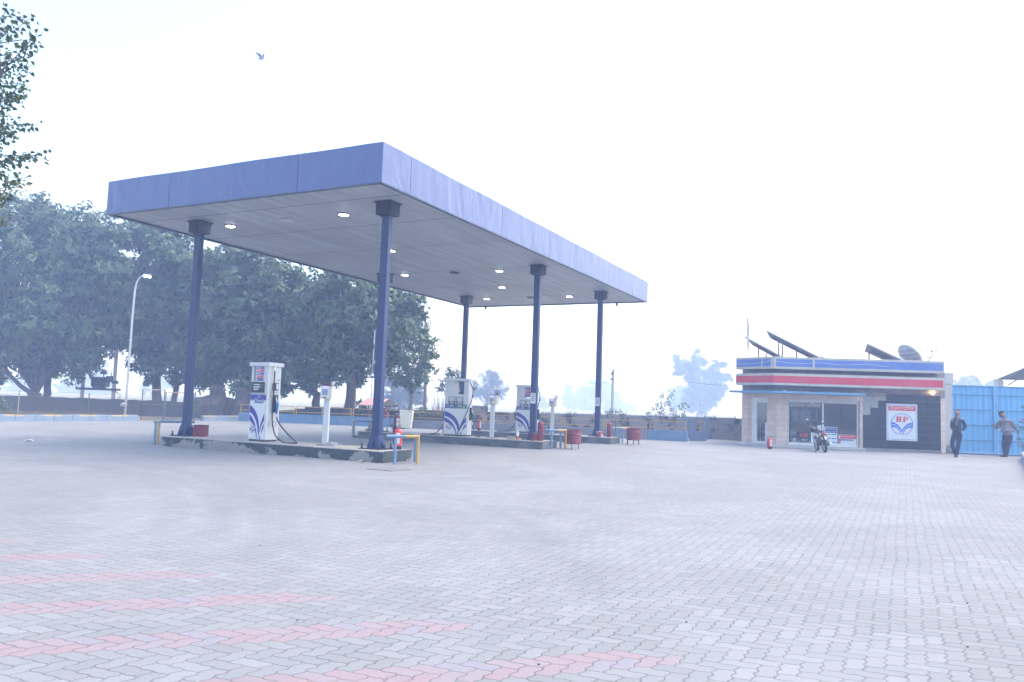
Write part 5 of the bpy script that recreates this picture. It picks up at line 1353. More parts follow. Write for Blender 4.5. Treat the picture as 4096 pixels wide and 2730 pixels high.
# bulb and wires
m = MB(); m.tube([(0, 0, .0), (0, -.02, .10), (0, .1, .12)], .012, M['darkmetal'], 6); t = m.build('wall_bulb', loc=SL(6.58, -.10, 2.51), rz=SA); tag(t, 'small glowing warm bulb hanging under the red band at the right of the shop', 'bulb')
m = MB(); m.sphere((0, 0, -.035), .042, M['bulb'], 10, 8); m.build('bulb_glass', t)
m = MB(); hose_curve(m, [(4.3, -.03, 2.42), (4.7, -.04, 2.44), (5.2, -.04, 2.36), (6.58, -.05, 2.42), (6.9, -.05, 2.50)], .008); m.build('loose_wire', shop)
m = MB(); hose_curve(m, [(5.9, -.08, .10), (6.3, -.14, .02), (6.8, -.2, .012), (7.1, -.12, .02)], .009); m.build('floor_wire', shop)

# white end pillar and the blue gate
t = empty('gate_post', SL(7.29, .12), SA, 'thick whitewashed pillar with a mouldy dark foot between the shop and the blue gate', 'pillar')
M['whitewash'] = mat('whitewash', (.46, .455, .44), .85, var=.08, stain=(.38, .36, .32), sscale=2, sth=(.55, .8), bump=.003)
M['mould'] = mat('mouldy_foot', (.13, .15, .13), .9, stain=(.34, .34, .31), sscale=3, sth=(.48, .56))
m = MB(); m.box(-.17, .15, 0, .4, .36, 2.86, M['whitewash']); m.box(-.172, .152, -.002, .402, -.02, .362, M['mould']); m.build('shaft', t, bevel=.01)
m = MB(); m.box(-.18, .20, -.03, .43, 2.862, 3.34, M['whitewash']); m.build('head_block', t, bevel=.02)
def gate_mat():
    m, nt, b = newmat('blue_gate_paint')
    tc = N(nt, 'ShaderNodeTexCoord').outputs['Object']; mp = N(nt, 'ShaderNodeMapping'); mp.inputs['Scale'].default_value = (6, 1, .5); nt.links.new(tc, mp.inputs[0])
    n1 = noise(nt, mp.outputs[0], 2, 4, .5); n2 = noise(nt, tc, 3, 8, .6)
    c = mixc(nt, ramp(nt, n1, .3, .7), (.10, .31, .56), (.12, .36, .62)); c = mixc(nt, mathn(nt, 'MULTIPLY', ramp(nt, n2, .62, .75), .5), c, (.15, .24, .36))
    nt.links.new(c, b.inputs['Base Color']); b.inputs['Roughness'].default_value = .45
    return m
M['gate'] = gate_mat()
gt = empty('blue_gate', SL(7.47, .36), SA, 'tall bright blue corrugated metal double gate right of the shop', 'gate')
def leaf(x0, x1, z1):
    m = MB(); n = int((x1-x0)/.055); vs = []; fs = []
    for i in range(n+1):
        x = x0+(x1-x0)*i/n; y = [0, 0, .018, .018][i % 4]; vs += [(x, y, .08), (x, y, z1)]
    m.add(vs, [(2*i, 2*i+2, 2*i+3, 2*i+1) for i in range(n)], M['gate']); lf = m.build('gate_leaf', gt)
    sl = lf.modifiers.new('thickness', 'SOLIDIFY'); sl.thickness = .004
    m = MB()
    for z in (.05, .60, 1.23, 1.86, 2.48, z1-.03): m.box(x0+.051, x1-.051, -.040, -.006, z-.02, z+.02, M['gate']); m.box(x0+.052, x1-.052, -.014, -.004, z-.034, z-.0205, M['darkmetal'])  # dark strip added under each rail stands in for its shadow line
    for x in (x0-.002, x1-.048): m.box(x, x+.05, -.048, -.003, .03, z1+.004, M['gate'])
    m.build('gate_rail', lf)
    return lf
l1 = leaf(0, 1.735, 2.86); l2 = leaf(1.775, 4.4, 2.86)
m = MB(); m.tube([(1.58, -.09, 1.235), (2.15, -.09, 1.235)], .016, M['darkmetal'], 8); m.box(1.66, 1.70, -.10, -.05, 1.20, 1.27, M['darkmetal']); m.box(1.80, 1.84, -.10, -.05, 1.20, 1.27, M['darkmetal']); m.build('bolt', l2)
m = MB(); m.lathe([(.04, 0), (.04, .02)], M['steel'], 12, (0, 0, 0)); m.box(-.04, .04, -.02, .02, -.05, .01, M['steel']); o = m.build('padlock', l2, loc=(1.84, -.08, 1.08))
for z in (.5, 1.95): m = MB(); m.tube([(-.02, -.05, z), (-.02, -.05, z+.14)], .025, M['steel'], 8); m.build('hinge', l1)
m = MB(); m.box(0, 4.4, .02, .2, -.02, .035, M['darkmetal']); m.build('threshold', gt)
# shed roof beyond the gate
a = P(4002, 1535, 41)
t = empty('shed', (a.x, 41, 0), 0, 'dark-roofed shed with a white pillar rising beyond the blue gate', 'shed')
z1, z2 = P(4000, 1514, 41).z, P(4096, 1470, 41).z
m = MB(); m.box(-.16, .14, 0, .3, 0, z1-.03, M['whitewash']); m.build('pillar', t)
m = MB(); x0, x1, x2 = P(3987, 1512, 41).x-a.x, P(4092, 1470, 41).x-a.x, 2.6
m.add([(x0, -.3, z1), (x1, -.3, z2), (x2, -.3, z2+.05), (x2, -.5, z1-.02), (x0+.3, -.45, z1-.04), (x0+.4, .6, z1), (x1+.4, .6, z2), (x2, .6, z2+.05), (x2, .6, z1-.02), (x0+.6, .6, z1-.04)], [(0,1,2,3,4), (9,8,7,6,5), (0,5,6,1), (1,6,7,2), (2,7,8,3), (3,8,9,4), (4,9,5,0)], M['shedroof'] if 'shedroof' in M else M['thatch'])
m.build('roof', t, fixn=True)
m = MB(); m.bar((.18, -.35, z1-.35), (.9, -.35, z1+.1), .05, .05, M['darkmetal']); m.build('brace', t)

# ------------------------------------------------------------------ roof equipment
M['leggrey'] = mat('dark_support_steel', (.09, .09, .11), .6); M['feedgrey'] = mat('grey_feed_arm', (.20, .20, .23), .5); M['pvback'] = mat('solar_panel_back', (.20, .23, .25), .6, .0, var=.12, stretch=(.3, 1, 1)); M['pvcell'] = mat('solar_cells', (.02, .03, .09), .15)
RZ = H1 + .1
def solar(pa, pb, Y, dep, lab, legs, gap=None):
    """pa,pb: pixels of the high and the low end of the far top edge; dep: vector from the far to the near edge"""
    A_, B_ = P(*pa, Y), P(*pb, Y); o = A_.copy(); t = empty('solar_panel', (o.x, o.y, RZ), 0, lab, 'solar panel', 'solar panels on the shop roof')
    z0 = Vector((o.x, o.y, RZ)); D_ = Vector(dep); ax = (B_-A_); L = ax.length; ax.normalize(); n = ax.cross(D_).normalized()
    if n.z < 0: n = -n
    segs = [(0, L)] if not gap else [(0, L*gap-.02), (L*gap+.02, L)]
    for s0, s1 in segs:
        p = A_ + ax*s0 - z0; q = A_ + ax*s1 - z0
        m = MB(); c = [p, q, q+D_, p+D_]
        m.add(c + [v - n*.04 for v in c], [(0,3,2,1),(4,5,6,7),(0,1,5,4),(1,2,6,5),(2,3,7,6),(3,0,4,7)], M['steel'])
        m.mats = [M['pvback']]
        m.add([v + n*.002 for v in (p+ax*.03+D_*.03, q-ax*.03+D_*.03, q-ax*.03+D_*.97, p+ax*.03+D_*.97)], [(0,3,2,1)], M['pvcell']); pn = m.build('panel', t, fixn=False)
        m = MB(); u1 = D_.normalized(); m.bar(p + n*.0, q + n*.0, .05, .055, M['alu']); m.bar(p+D_, q+D_, .05, .055, M['alu']); m.build('panel_frame', pn)
    m = MB()
    for f in (.3, .6): m.bar(A_-z0 + D_*f + ax*.25 - n*.09, B_-z0 + D_*f - ax*.2 - n*.09, .04, .05, M['leggrey'])
    for px_, f, top in legs:
        s_ = (P(px_, pa[1], Y).x - A_.x)/ax.x; tp = A_ - z0 + ax*s_ + D_*f - n*.10
        m.bar((tp.x, tp.y, 0), tp, .05, .05, M['leggrey'], (0, 1, 0))
        if top: m.bar((tp.x+top, tp.y, 0), tp + ax*(abs(top)*1.1), .035, .035, M['leggrey'], (0, 1, 0))
    m.build('support_frame', t)
    return t
solar((3066, 1322), (3282, 1431), 35.0, (.63, 1.35, -.19), 'large tilted solar panel in two sections standing in the middle of the left roof group', [(3114, .35, 0), (3122, .8, 0), (3185, .5, -.7)], .62)
solar((2979, 1346), (3142, 1436), 36.0, (.75, 1.5, -.16), 'smaller tilted solar panel beside the flag pole at the left end of the shop roof', [(3027, .5, 0), (3049, .9, 0)])
solar((3468, 1374), (3618, 1443), 35.2, (.58, 1.5, -.22), 'tilted solar panel with one thick leg just left of the satellite dish', [(3485, .6, 0)])
# dish
dc = P(3640, 1420, 36.0)
t = empty('satellite_dish', (dc.x, dc.y, RZ), 0, 'large round satellite dish tilted to the right on the shop roof', 'satellite dish')
Rd = Matrix.Rotation(R(15), 4, 'Z') @ Matrix.Rotation(R(54), 4, 'Y')
m = MB(Matrix.Translation((0, 0, dc.z-RZ-.05)) @ Rd); nr, na = 6, 28; vs = [(0, 0, -.14)]; fs = []
for i in range(1, nr+1):
    r_ = .62*i/nr
    for k in range(na): a = 2*math.pi*k/na; vs.append((r_*math.cos(a), r_*math.sin(a), -.14+.14*(i/nr)**2))
for k in range(na): fs.append((0, 1+k, 1+(k+1) % na))
for i in range(nr-1):
    for k in range(na): a = 1+i*na+k; b = 1+i*na+(k+1) % na; fs.append((a, a+na, b+na, b))
M['dish'] = mat('grey_dish_mesh', (.42, .44, .44), .5, .3, var=.12)
m.add(vs, fs, M['dish']); do = m.build('reflector', t, smooth=True); sl = do.modifiers.new('thickness', 'SOLIDIFY'); sl.thickness = .012
m = MB(Matrix.Translation((0, 0, dc.z-RZ-.05)) @ Rd)
for q in range(-2, 3):
    x = q*.22; hw = math.sqrt(.60**2-x*x); m.tube([(x, -hw+2*hw*i/10, -.17+.14*((x*x+(-hw+2*hw*i/10)**2)/.62**2)) for i in range(11)], .012, M['alu'], 5)
m.tube([(.62*math.cos(2*math.pi*i/28), .62*math.sin(2*math.pi*i/28), .0) for i in range(29)], .02, M['alu'], 6); m.build('ribs', do)
m = MB(); m.tube([(-.05, 0, 0), (-.02, 0, dc.z-RZ-.2)], .04, M['steel'], 8); m.build('mast', t)
m = MB(); q = lambda px, py: P(px, py, 36.0)-Vector((dc.x, dc.y, RZ))
m.tube([q(3712, 1445), q(3722, 1430), q(3733, 1416)], .026, M['feedgrey'], 6); m.tube([q(3675, 1424), q(3721, 1431)], .014, M['feedgrey'], 5); m.tube([q(3683, 1432), q(3721, 1431)], .014, M['feedgrey'], 5)
m.tube([q(3733, 1416), q(3743, 1407), q(3752, 1399)], .012, M['feedgrey'], 5); m.tube([q(3733, 1414), q(3730, 1408), q(3736, 1402)], .012, M['feedgrey'], 5)
m.tube([q(3736, 1402), q(3732, 1392), q(3744, 1388)], .02, M['feedgrey'], 6); m.tube([q(3736, 1402), q(3748, 1399)], .028, M['feedgrey'], 8)
c_ = q(3726, 1406); m.sphere(c_, (.05, .05, .07), M['feedgrey'], 8, 6); m.build('feed_arm', t)
# flag
fb = P(2993, 1438, 34.6)
t = empty('flag_pole', (fb.x, fb.y, RZ), 0, 'thin flag pole with a furled faded flag at the left corner of the roof', 'flag')
tp = P(2988, 1269, 34.6)-Vector((fb.x, fb.y, RZ)); m = MB(); m.tube([(0, 0, 0), tp], .012, M['alu'], 6); m.build('pole', t)
m = MB(); zs = [(0, .02), (.35, .09), (.7, .10), (1.1, .07), (1.4, .05), (1.62, .02)]; vs = []; fs = []
for i, (dz, w__) in enumerate(zs):
    p = tp*(1-dz/tp.z); vs += [p + Vector((-w__*.5, 0, 0)), p + Vector((-w__*.1, -.03, 0)), p + Vector((w__*.4, .01, 0)), p + Vector((w__*.9, -.02, 0))]
for i in range(len(zs)-1):
    for k in range(3): a = 4*i+k; fs.append((a, a+1, a+5, a+4))
m.add(vs, fs, mat('faded_flag_cloth', (.50, .40, .42), .9, var=.3, stain=(.6, .57, .55), sscale=3, sth=(.4, .6))); m.build('flag', t)
m = MB(); m.add([(-.13, 0, 0), (.13, 0, 0), (0, .1, .13), (0, -.1, .13)], [(0, 1, 3), (1, 0, 2), (0, 3, 2), (1, 2, 3)], M['concrete']); o = m.build('roof_finial', loc=(P(3003, 1438, 34.6).x, 34.6, RZ+.2)); tag(o, 'small pointed grey ornament on the shop roof just right of the flag pole', 'ornament')
m = MB(); m.tube([(0, 0, .1), (.25, 0, .12), (.34, 0, .06), (.7, 0, .06)], .05, M['darkmetal'], 8); a = P(3272, 1432, 34.5); o = m.build('roof_pipe', loc=(a.x, a.y, a.z-.12)); tag(o, 'short dark pipe lying at the foot of the large solar panel', 'pipe')
# ------------------------------------------------------------------ skinned figures
M['skin'] = mat('brown_skin', (.22, .115, .07), .55, var=.06); M['hairgrey'] = mat('grey_hair', (.22, .22, .22), .8, var=.3, vs=30); M['hairblack'] = mat('black_hair', (.02, .018, .017), .6, var=.3, vs=30)
M['jacket'] = mat('black_jacket', (.010, .011, .014), .8, bump=.004, bs=25); M['trousers'] = mat('dark_trousers', (.014, .018, .03), .85, bump=.004, bs=20); M['scarf'] = mat('grey_scarf', (.13, .135, .14), .95, bump=.006, bs=50)
M['sweater'] = mat('grey_pullover', (.17, .15, .16), .95, var=.08, bump=.012, bs=9); M['jeans'] = mat('dark_navy_trousers', (.014, .020, .038), .85, bump=.004, bs=18); M['shoe'] = mat('dark_shoe', (.05, .045, .04), .6)
def skin_mesh(name, verts, edges, radii, mt, parent, root=0, sub=2, bulge=None):
    me = bpy.data.meshes.new(name); me.from_pydata([tuple(v) for v in verts], edges, [])
    bm = bmesh.new(); bm.from_mesh(me); ly = bm.verts.layers.skin.verify()
    bm.verts.ensure_lookup_table()
    for i, v in enumerate(bm.verts):
        r = radii[i]; v[ly].radius = (r, r) if not hasattr(r, '__len__') else r; v[ly].use_root = (i == root)
    bm.to_mesh(me); bm.free()
    o = bpy.data.objects.new(name, me); COL.objects.link(o); o.parent = parent
    sk = o.modifiers.new('skin', 'SKIN'); sk.use_smooth_shade = True; sk.branch_smoothing = .6
    ss = o.modifiers.new('subdivision', 'SUBSURF'); ss.levels = sub; ss.render_levels = sub
    # evaluate into a plain mesh with the material
    dg = bpy.context.evaluated_depsgraph_get(); dg.update()
    me2 = bpy.data.meshes.new_from_object(o.evaluated_get(dg)); me2.materials.clear(); me2.materials.append(mt)
    me2.polygons.foreach_set('use_smooth', [True]*len(me2.polygons))
    o.modifiers.clear(); o.data = me2; bpy.data.meshes.remove(me)
    return o
def fingers(m_pts, edges, radii, wrist_i, palm, dirv, side, curl, thumb=True):
    """append a palm and five short chains; dirv along the hand, side towards the thumb"""
    d = Vector(dirv).normalized(); s = Vector(side); s = (s - d*s.dot(d)).normalized(); n = d.cross(s)
    p0 = Vector(palm); m_pts.append(p0); radii.append((.030, .018)); edges.append((wrist_i, len(m_pts)-1)); pi = len(m_pts)-1
    for k, (o_, L_) in enumerate(((.028, .070), (.010, .078), (-.009, .072), (-.027, .056))):
        b = p0 + d*.040 + s*o_; m_pts.append(b); radii.append(.0095); edges.append((pi, len(m_pts)-1))
        c = b + d*L_*.5 + n*curl*.2*L_; m_pts.append(c); radii.append(.0085); edges.append((len(m_pts)-2, len(m_pts)-1))
        e = c + d*L_*.4 + n*curl*.7*L_; m_pts.append(e); radii.append(.007); edges.append((len(m_pts)-2, len(m_pts)-1))
    if thumb:
        b = p0 - d*.005 + s*.035; m_pts.append(b); radii.append(.011); edges.append((pi, len(m_pts)-1))
        c = b + d*.035 + s*.018; m_pts.append(c); radii.append(.010); edges.append((len(m_pts)-2, len(m_pts)-1))
        e = c + d*.028 + n*curl*.02; m_pts.append(e); radii.append(.008); edges.append((len(m_pts)-2, len(m_pts)-1))
def face(t, hc, yaw, back=False, beard=False, hair=None):
    """eyes, brows, lips, nose and ears on the head at hc; the face looks to local -y turned by yaw"""
    Mx = Matrix.Translation(hc) @ Matrix.Rotation(yaw, 4, 'Z')
    m = MB(Mx)
    for s in (-1, 1):
        m.sphere((s*.036, -.100, .008), (.015, .012, .010), M['cleanwhite'], 8, 5); m.sphere((s*.036, -.108, .008), (.008, .006, .008), M['blackpl'], 8, 5)
        m.tube([(s*.015, -.092, .028), (s*.032, -.095, .033), (s*.05, -.086, .028)], .005, hair, 5)
    m.tube([(-.025, -.094, -.058), (0, -.101, -.060), (.025, -.094, -.058)], .006, mat('lips', (.2, .08, .06), .5), 6)
    return m.build('facial_features', t)
def head_chain(v, e, r, neck_i, neck, hc, yaw):
    v.append(neck); r.append(.062); e.append((neck_i, len(v)-1)); k = len(v)-1
    hc = Vector(hc); f = Vector((math.sin(yaw), -math.cos(yaw), 0))
    v.append(hc + Vector((0, 0, -.06)) + f*.018); r.append((.106, .112)); e.append((k, len(v)-1))
    v.append(hc + Vector((0, 0, .04)) - f*.006); r.append((.122, .130)); e.append((len(v)-2, len(v)-1))
    v.append(hc + Vector((0, 0, .115)) - f*.01); r.append((.100, .108)); e.append((len(v)-2, len(v)-1))
    nb = len(v)-3
    v.append(hc + f*.105 + Vector((0, 0, -.018))); r.append((.012, .014)); e.append((nb, len(v)-1))

# ---- walking man in black, facing the camera
pl = G(3826, 1829)
t = empty('person', pl, -math.atan2(pl.x, pl.y), 'man in a black jacket and grey scarf walking with hands in his pockets', 'person', 'two men by the blue gate')
k = .00148*1.0
def q1(x, y, d=0.0): return Vector(((x-345)*k, d, (1440-y)*k))
hc = q1(377, 345, -.03)
V = [q1(355, 840, 0), q1(360, 700, 0), q1(368, 560, 0), q1(372, 470, 0)]; E_ = [(0, 1), (1, 2), (2, 3)]; r = [.09, .09, .10, .08]
head_chain(V, E_, r, 3, q1(375, 425), hc, -.15)
for s, sh, el, wr in ((-1, q1(262, 500, .0), q1(250, 650, .03), q1(268, 765, -.09)), (1, q1(495, 500, .0), q1(555, 670, .05), q1(455, 765, -.10))):
    V += [sh, el, wr]; n = len(V); r += [.045, .036, .026]; E_ += [(3, n-3), (n-3, n-2), (n-2, n-1)]
    fingers(V, E_, r, n-1, wr + Vector((-s*.05, -.01, -.035)), (-s*.5, 0, -.8), (0, -1, 0), .5)
for hp, kn_, an, toe in ((q1(300, 880, 0), q1(238, 1085, -.10), q1(318, 1385, .10), q1(322, 1428, -.03)), (q1(415, 880, 0), q1(385, 1120, -.06), q1(348, 1385, -.10), q1(345, 1430, -.25))):
    V += [hp, kn_, an, toe]; n = len(V); r += [.06, .045, .028, .018]; E_ += [(0, n-4), (n-4, n-3), (n-3, n-2), (n-2, n-1)]
skin_mesh('body', V, E_, r, M['skin'], t)
V = [q1(352, 955), q1(356, 800), q1(360, 700), q1(366, 590), q1(370, 500), q1(373, 450)]; E_ = [(i, i+1) for i in range(5)]
r = [(.20, .165), (.19, .155), (.18, .15), (.205, .15), (.19, .13), (.09, .09)]
for sh, el, wr in ((q1(268, 508, .0), q1(248, 655, .03), q1(268, 750, -.08)), (q1(488, 508, .0), q1(553, 672, .05), q1(468, 760, -.10))):
    V += [sh, (sh+el)/2, el, wr]; n = len(V); r += [.085, .078, .070, .056]; E_ += [(4, n-4), (n-4, n-3), (n-3, n-2), (n-2, n-1)]
jk = skin_mesh('jacket', V, E_, r, M['jacket'], t, 2)
V = [q1(355, 850)]; E_ = []; r = [(.15, .12)]
for hp, kn_, sh_, an in ((q1(305, 905, 0), q1(248, 1085, -.12), q1(278, 1240, -.02), q1(325, 1385, .10)), (q1(420, 905, 0), q1(388, 1120, -.09), q1(366, 1260, -.10), q1(348, 1400, -.10))):
    V += [hp, (hp+kn_)/2, kn_, sh_, an]; n = len(V); r += [.105, .098, .082, .074, .070]; E_ += [(0, n-5), (n-5, n-4), (n-4, n-3), (n-3, n-2), (n-2, n-1)]
skin_mesh('trousers', V, E_, r, M['trousers'], t, 0)
m = MB()
for a, b in ((q1(352, 1425, -.06), q1(345, 1432, -.27)), (q1(325, 1418, .12), q1(322, 1432, -.04))):
    m.sphere(a, (.058, .08, .055), M['shoe']); m.sphere((a+b)/2 + Vector((0, 0, -.002)), (.058, .14, .045), M['shoe']); m.sphere(b + Vector((0, .02, 0)), (.052, .085, .036), M['shoe'])
m.build('shoes', t, smooth=True)
V = [q1(325, 440, .04), q1(335, 425, -.07), q1(375, 450, -.12), q1(420, 430, -.08), q1(425, 435, .03), q1(375, 430, .09)]; E_ = [(0, 1), (1, 2), (2, 3), (3, 4), (4, 5)]; r = [.045]*6
V += [q1(300, 460, -.10), q1(265, 520, -.13), q1(262, 570, -.14)]; r += [.045, (.05, .02), (.04, .015)]; E_ += [(1, 6), (6, 7), (7, 8)]
V += [q1(365, 520, -.15), q1(355, 590, -.16), q1(345, 640, -.155)]; r += [(.05, .03), (.055, .02), (.04, .015)]; E_ += [(2, 9), (9, 10), (10, 11)]
skin_mesh('scarf', V, E_, r, M['scarf'], t, 2)
face(t, hc, -.15, hair=M['hairgrey'])
V = [hc + Vector(v) for v in ((0, .05, -.03), (-.02, .045, .05), (0, .0, .098), (.055, -.02, .085), (-.055, -.02, .085), (-.076, .0, .02), (.076, .0, .02))]
skin_mesh('hair', V, [(0, 1), (1, 2), (2, 3), (2, 4), (4, 5), (3, 6)], [.085, .10, (.09, .06), .055, .055, .038, .038], M['hairgrey'], t, 1)
m = MB(); m.sphere(hc + Vector((0, -.060, -.095)), (.06, .05, .045), M['hairgrey'], 10, 6); m.build('beard', t, smooth=True)

# ---- man at the gate, seen from behind, bending to the bolt
pl = G(4024, 1829)
t = empty('person', pl, -math.atan2(pl.x, pl.y), 'man in a grey pullover seen from behind reaching for the bolt of the blue gate', 'person', 'two men by the blue gate')
k2 = .00150
def q2(x, y, d=0.0): return Vector(((x-1640)*k2, d, (1430-y)*k2))
hc = q2(1562, 345, .10)
V = [q2(1676, 840), q2(1672, 700, .0), q2(1655, 580, .03), q2(1630, 470, .06)]; E_ = [(0, 1), (1, 2), (2, 3)]; r = [.085, .09, .10, .08]
head_chain(V, E_, r, 3, q2(1598, 415, .09), hc, math.pi+.65)
for s, sh, el, wr in ((-1, q2(1500, 490, .06), q2(1440, 680, .12), q2(1402, 622, .28)), (1, q2(1775, 480, .03), q2(1850, 640, .06), q2(1890, 735, .10))):
    V += [sh, el, wr]; n = len(V); r += [.05, .04, .027]; E_ += [(3, n-3), (n-3, n-2), (n-2, n-1)]
    if s < 0: fingers(V, E_, r, n-1, wr + Vector((-.03, .05, .01)), (-.6, .7, .1), (0, 0, 1), 1.2)
    else: fingers(V, E_, r, n-1, wr + Vector((.025, .02, -.045)), (.45, .1, -.9), (-1, .2, 0), .5)
for hp, kn_, an, toe in ((q2(1625, 860), q2(1605, 1110, .05), q2(1600, 1370, .0), q2(1520, 1415, .12)), (q2(1725, 860), q2(1690, 1120, .04), q2(1650, 1370, -.06), q2(1625, 1418, .10))):
    V += [hp, kn_, an, toe]; n = len(V); r += [.06, .045, .03, .018]; E_ += [(0, n-4), (n-4, n-3), (n-3, n-2), (n-2, n-1)]
skin_mesh('body', V, E_, r, M['skin'], t)
V = [q2(1684, 885), q2(1678, 750), q2(1660, 640, .02), q2(1650, 550, .04), q2(1640, 480, .06), q2(1600, 430, .08)]; E_ = [(i, i+1) for i in range(5)]
r = [(.185, .165), (.19, .16), (.185, .155), (.205, .15), (.20, .13), (.09, .09)]
for L_ in ((q2(1510, 500, .06), q2(1465, 600, .08), q2(1440, 685, .12), q2(1412, 640, .24)), (q2(1770, 490, .03), q2(1815, 570, .04), q2(1850, 645, .06), q2(1878, 715, .09))):
    V += list(L_); n = len(V); r += [.095, .085, .078, .055]; E_ += [(4, n-4), (n-4, n-3), (n-3, n-2), (n-2, n-1)]
skin_mesh('pullover', V, E_, r, M['sweater'], t, 2)
V = [q2(1680, 770)]; E_ = []; r = [(.165, .14)]
for L_ in ((q2(1630, 880), q2(1612, 1000, .02), q2(1604, 1120, .05), q2(1604, 1250, .02), q2(1612, 1380, .0)), (q2(1735, 880), q2(1718, 1000, .02), q2(1690, 1130, .04), q2(1668, 1260, .0), q2(1655, 1385, -.05))):
    V += list(L_); n = len(V); r += [.115, .108, .092, .082, .072]; E_ += [(0, n-5), (n-5, n-4), (n-4, n-3), (n-3, n-2), (n-2, n-1)]
skin_mesh('trousers', V, E_, r, M['jeans'], t, 0)
m = MB()
for a, b in ((q2(1605, 1412, .0), q2(1520, 1418, .13)), (q2(1650, 1415, -.06), q2(1622, 1420, .13))):
    m.sphere(a, (.05, .06, .03), M['shoe']); m.sphere((a+b)/2, (.085, .085, .03), M['shoe']); m.sphere(b, (.05, .055, .024), M['shoe'])
m.build('shoes', t, smooth=True)
face(t, hc, math.pi+.65, hair=M['hairblack'])
f = Vector((math.sin(math.pi+.65), -math.cos(math.pi+.65), 0))
V = [hc - f*.03 + Vector((0, 0, -.035)), hc - f*.035 + Vector((0, 0, .03)), hc + Vector((0, 0, .075)), hc + f*.045 + Vector((0, 0, .075))]
sd_ = f.cross(Vector((0, 0, 1)))
V += [hc + sd_*.06 + Vector((0, 0, .03)), hc - sd_*.06 + Vector((0, 0, .03))]
skin_mesh('hair', V, [(0, 1), (1, 2), (2, 3), (2, 4), (2, 5)], [(.10, .095), (.118, .115), (.108, .095), (.07, .05), .06, .06], M['hairblack'], t, 1)

# ------------------------------------------------------------------ motorcycle seen from behind
B0 = G(3304, 1812)
t = empty('motorcycle', B0 + Vector((0, .05, 0)), R(-9), 'black motorcycle leaning on its side stand before the shop window', 'motorcycle')
LEAN = Matrix.Rotation(R(-9), 4, 'Y')
M['bikeblack'] = mat('black_bike_paint', (.02, .022, .026), .3, coat=.5); M['chrome'] = mat('chrome', (.55, .56, .58), .18, 1.0, var=.03); M['amber'] = mat('amber_lens', (.7, .22, .02), .3); M['redlens'] = mat('red_lens', (.35, .02, .02), .25)
def wheel(y, r=.30):
    m = MB(LEAN); n = 24; tr = .05
    vs = []; fs = []
    for i in range(n):
        a = 2*math.pi*i/n
        for j in range(8):
            b_ = 2*math.pi*j/8; rr = r-tr + tr*math.cos(b_); vs.append((tr*.95*math.sin(b_), y + rr*math.cos(a), r + rr*math.sin(a)))
    for i in range(n):
        for j in range(8): a = i*8+j; b_ = i*8+(j+1) % 8; c_ = ((i+1) % n)*8+(j+1) % 8; d_ = ((i+1) % n)*8+j; fs.append((a, b_, c_, d_))
    m.add(vs, fs, M['rubber']); w_ = m.build('wheel', t, smooth=True)
    m = MB(LEAN)
    for i in range(5): a = 2*math.pi*i/5+.3; m.tube([(0, y, r), (0, y+(r-.09)*math.cos(a), r+(r-.09)*math.sin(a))], [.03, .016], M['steel'], 6)
    m.tube([(-.05, y, r), (.05, y, r)], .05, M['steel'], 10); m.tube([(0, y+(r-.09)*math.cos(2*math.pi*i/24), r+(r-.09)*math.sin(2*math.pi*i/24)) for i in range(25)], .018, M['steel'], 6); m.build('rim', w_)
wheel(0); wheel(1.27)
m = MB(LEAN); m.tube([(0, .62, .42), (0, .50, .62), (0, .95, .78)], .03, M['bikeblack'], 8); m.tube([(0, .1, .30), (0, .55, .40), (0, .75, .30)], .045, M['bikeblack'], 8); m.sphere((0, .62, .40), (.13, .2, .17), M['darkmetal'], 12, 8); m.build('engine_and_frame', t)
m = MB(LEAN); m.sphere((0, .78, .82), (.13, .25, .13), M['bikeblack'], 14, 8); m.build('fuel_tank', t, smooth=True)
m = MB(LEAN); m.sphere((0, .30, .80), (.12, .34, .06), M['blackpl'], 12, 6); m.sphere((0, -.02, .80), (.09, .12, .06), M['blackpl'], 12, 6); m.build('seat', t, smooth=True)
m = MB(LEAN); m.tube([(-.10, .25, .80), (-.12, .0, .84), (-.08, -.16, .87), (.08, -.16, .87), (.12, .0, .84), (.10, .25, .80)], .016, M['chrome'], 8); m.build('grab_rail', t, smooth=True)
m = MB(LEAN); m.sphere((0, -.12, .74), (.10, .10, .055), M['bikeblack'], 12, 6); m.prism([(-.07, .30), (.07, .30), (.09, .68), (-.09, .68)], -.16, -.12, M['bikeblack'], 'xz'); m.tube([(0, .28*math.cos(a)*1.15, .30+.28*math.sin(a)*1.2) for a in (R(60), R(90), R(120), R(150))], .07, M['bikeblack'], 8); m.build('rear_mudguard', t)
m = MB(LEAN); m.sphere((0, -.19, .70), (.085, .05, .04), M['redlens'], 12, 6); tl = m.build('tail_light', t, smooth=True)
for s in (-1, 1): m = MB(LEAN); m.sphere((s*.15, -.14, .66), (.03, .04, .025), M['amber'], 8, 6); m.tube([(s*.07, -.13, .66), (s*.13, -.14, .66)], .01, M['blackpl'], 6); m.build('indicator', t)
m = MB(LEAN); m.box(-.10, .10, -.185, -.178, .50, .60, M['cleanwhite']); pt = m.build('number_plate', t)
m = MB(LEAN); m.box(-.06, .06, -.175, -.165, .38, .43, M['redlens']); m.build('reflector', t)
m = MB(LEAN); m.tube([(.13, .6, .30), (.17, .2, .28), (.19, -.18, .34)], [.03, .05, .055], M['darkmetal'], 12); m.tube([(.19, -.17, .34), (.192, -.22, .345)], [.057, .05], M['chrome'], 12); m.build('exhaust', t, smooth=True)
